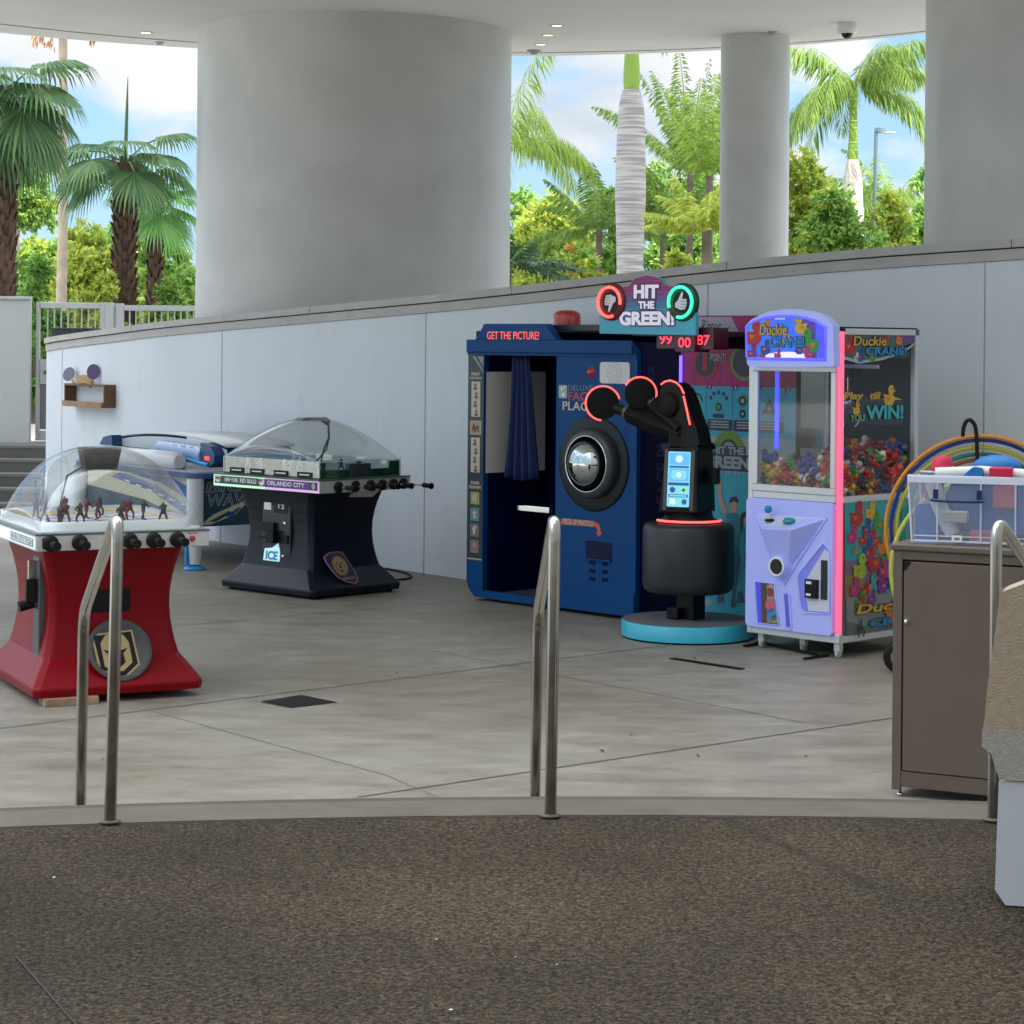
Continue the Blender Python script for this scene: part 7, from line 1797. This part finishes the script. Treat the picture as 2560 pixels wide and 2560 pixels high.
# royal palms
def royal(label,px,Y,prof,shaft,zc_py,M_t,crownargs,seed):
    x=(px-1280)*Y/F; e=empty('royal_palm',(x,Y,GZ),0,label,'palm','royal palms')
    zz=lambda py: height_at(px,py,Y)[1]-GZ
    pr=[(w*Y/F/2,zz(py)) for py,w in prof][::-1]; pr=[(pr[0][0]*1.02,-.3)]+pr
    m=MB(); m.lathe(pr,M_t,n=32); m.build('trunk',e)
    m=MB(); m.lathe([(w*Y/F/2,zz(py)) for py,w in shaft][::-1],M_shaft,n=28)
    if seed==31:
        for k in range(9): zc=zz(250+18*k); m.lathe([(.113+.0015*k,zc),(.113+.0015*k,zc+.022)],mat('shaft_scar',(0.50,0.50,0.22),.6),n=24,a0=R(200+60*(k%3)),a1=R(310+60*(k%3)))
    m.build('crownshaft',e)
    feather_crown(e,zz(zc_py),*crownargs)
    return e
royal('tall royal palm with thick ringed grey trunk in the middle opening',1573,40,[(224,44),(240,52),(265,62),(290,67),(350,71),(430,75),(480,78),(540,74),(600,69),(680,66),(800,70)],[(-120,28),(60,32),(128,35),(180,41),(205,42),(223,38)],-120,M_roy,(16,3.6,.62,L_roy,30,.42,(-.1,1.2),.7,'crown',.05,None,0,0,40),30)
royal('pale royal palm with swollen white trunk and full crown beside the street lamp',2128,50,[(399,28),(415,34),(440,44),(480,50),(560,57),(620,64),(700,66)],[(205,24),(240,20),(300,19),(350,22),(385,27),(399,27)],208,M_roy2,(17,2.7,.80,L_roy,31,.75,(-.25,1.15),.85,'crown',.055,None,0,0,34),31)
# feather palms in the middle opening
def feather_palm(label,px,Y,cpy,tw,args,mt,seed,tilt=0,bark=M_bark):
    x=(px-1280)*Y/F; zc=height_at(px,cpy,Y)[1]-GZ; e=empty('feather_palm',(x,Y,GZ),0,label,'palm')
    m=MB(); m.tube([(tilt,0,-.3),(tilt*.5,0,zc*.5),(0,0,zc)],.1,bark,n=10,rr=[tw,tw*.8,tw*.7]); m.build('trunk',e)
    n,L,ll,droop,el,hang=args
    feather_crown(e,zc,n,L,ll,mt,seed,droop=droop,el=el,hang=hang)
    return e
feather_palm('drooping yellow-green palm just right of the wide column',1255,44,345,.12,(20,2.5,.66,.85,(.1,1.3),1.0),L_que,41)
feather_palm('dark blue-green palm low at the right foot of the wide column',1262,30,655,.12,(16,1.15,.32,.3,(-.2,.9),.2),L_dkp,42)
feather_palm('tall tangled palm right of the thick grey trunk',1722,46,420,.10,(18,2.3,.42,.30,(.75,1.5),.6),L_roy,43)
feather_palm('bushy upright palm touching the left side of the slender column',1770,42,440,.10,(16,2.0,.42,.35,(.7,1.5),.6),L_que,44)
feather_palm('low spreading palm in front of the foot of the slender column',1765,34,575,.12,(16,1.0,.3,.6,(.3,1.3),.5),L_yel,45)
feather_palm('small bright palm at the left foot of the thick grey trunk',1495,43,575,.09,(16,1.5,.36,.55,(.0,1.2),.5),L_roy,46)
feather_palm('small fresh green palm at the right foot of the thick grey trunk',1655,43,560,.09,(18,1.5,.36,.55,(.0,1.3),.5),L_roy,47)
feather_palm('loose arching palm behind the lamp post',2225,52,505,.1,(13,1.9,.45,.6,(.1,1.2),.6),L_roy,48)
# broadleaf trees and hedges
B=broadleaf
B('broadleaf_tree','dense mid green tree behind the gate at the far left edge','tree',70,48,400,300,8500,[L_mid,L_yel],51)
B('broadleaf_tree','yellow-green leafy tree behind the gate, left of the shaggy palm','tree',215,42,560,300,8500,[L_yel,L_mid],52,low=-.1)
B('broadleaf_tree','leafy tree filling the gap between the shaggy palm and the wide column','tree',400,46,570,300,8500,[L_mid,L_yel],53,low=-.1)
B('shrub','golden shrub low behind the picket fence at the left','shrub',250,33,690,190,5500,[L_yel,L_mid],54,.12)
B('shrub','green shrub low behind the picket fence beside the wide column','shrub',430,34,700,190,5500,[L_mid,L_yel],55,.12)
B('shrub','green shrub behind the gate bars at the far left','shrub',90,33,640,170,5500,[L_dk,L_mid],56,.12)
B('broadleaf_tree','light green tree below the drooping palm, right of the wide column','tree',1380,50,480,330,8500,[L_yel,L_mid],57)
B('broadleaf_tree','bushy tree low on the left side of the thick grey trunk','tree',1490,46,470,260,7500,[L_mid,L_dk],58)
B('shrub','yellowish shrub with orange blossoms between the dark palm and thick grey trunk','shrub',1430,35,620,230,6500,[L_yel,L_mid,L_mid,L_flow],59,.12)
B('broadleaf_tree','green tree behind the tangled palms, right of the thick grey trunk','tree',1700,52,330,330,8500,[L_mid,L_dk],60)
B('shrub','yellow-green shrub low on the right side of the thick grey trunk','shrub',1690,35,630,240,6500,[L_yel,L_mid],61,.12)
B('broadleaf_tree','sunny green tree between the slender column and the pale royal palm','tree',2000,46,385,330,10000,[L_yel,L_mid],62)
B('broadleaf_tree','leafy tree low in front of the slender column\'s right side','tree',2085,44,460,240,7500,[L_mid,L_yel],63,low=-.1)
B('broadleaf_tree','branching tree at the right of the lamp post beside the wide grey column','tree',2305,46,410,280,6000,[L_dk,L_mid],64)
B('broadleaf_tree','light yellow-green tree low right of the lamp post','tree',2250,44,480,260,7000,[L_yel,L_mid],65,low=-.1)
B('shrub','dark leafy shrub in front of the pale royal palm\'s foot','shrub',2180,42,580,120,3000,[L_dk,L_mid],66,.13)
B('broadleaf_tree','distant rounded tree behind the pale royal palm','tree',2160,70,440,260,7000,[L_mid,L_yel],67,.22)
B('broadleaf_tree','distant tree far behind the drooping palm','tree',1330,70,470,300,7000,[L_mid,L_yel],68,.22)
B('broadleaf_tree','distant tree far behind the shaggy palm','tree',300,75,560,420,8000,[L_mid,L_yel],69,.24)
B('broadleaf_tree','distant tree far behind the tangled palms beside the slender column','tree',1750,72,480,300,7000,[L_mid,L_yel],70,.22)
m=MB()   # far hedge mass closing the horizon
rnd=random.Random(5); vs=[];fs=[]
for k in range(16000):
    X_=rnd.uniform(-26,24); Y_=rnd.uniform(78,82); leaf(vs,fs,Vector((X_,Y_,GZ+rnd.uniform(-.2,1)*(2.2+.9*math.sin(X_*.7)+.4*math.sin(X_*2.3)))),rv(rnd),.3,.5,rv(rnd))
m.add(vs,fs,L_mid); o=m.build('far_greenery'); tag(o,'continuous band of far-off greenery on the horizon','greenery',None,'stuff')
# lamp post
lx_=(2183-1280)*45/F; lzt=height_at(2185,327,45)[1]-GZ
lp=empty('street_lamp',(lx_,45,GZ),0,'slim blue-grey street lamp with a flat arm beside the pale royal palm','street lamp')
M_lp=mat('lamp_paint',(0.16,0.23,0.27),.4)
m=MB(); m.tube([(-.03,0,0),(.02,0,lzt)],.04,M_lp,n=12,rr=[.055,.038]); m.build('pole',lp)
m=MB(); m.add([(.0,-.06,lzt-.02),(.10,-.09,lzt-.04),(.42,-.06,lzt-.05),(.46,0,lzt-.045),(.42,.06,lzt-.05),(.10,.09,lzt-.04),(.0,.06,lzt-.02),(.0,-.06,lzt+.06),(.10,-.09,lzt+.06),(.42,-.05,lzt-.02),(.46,0,lzt-.035),(.42,.05,lzt-.02),(.10,.09,lzt+.06),(.0,.06,lzt+.06)],
   [(0,6,5,4,3,2,1),(7,8,9,10,11,12,13)]+[(i,(i+1)%7,(i+1)%7+7,i+7) for i in range(7)],M_lp); m.build('lamp_head',lp)
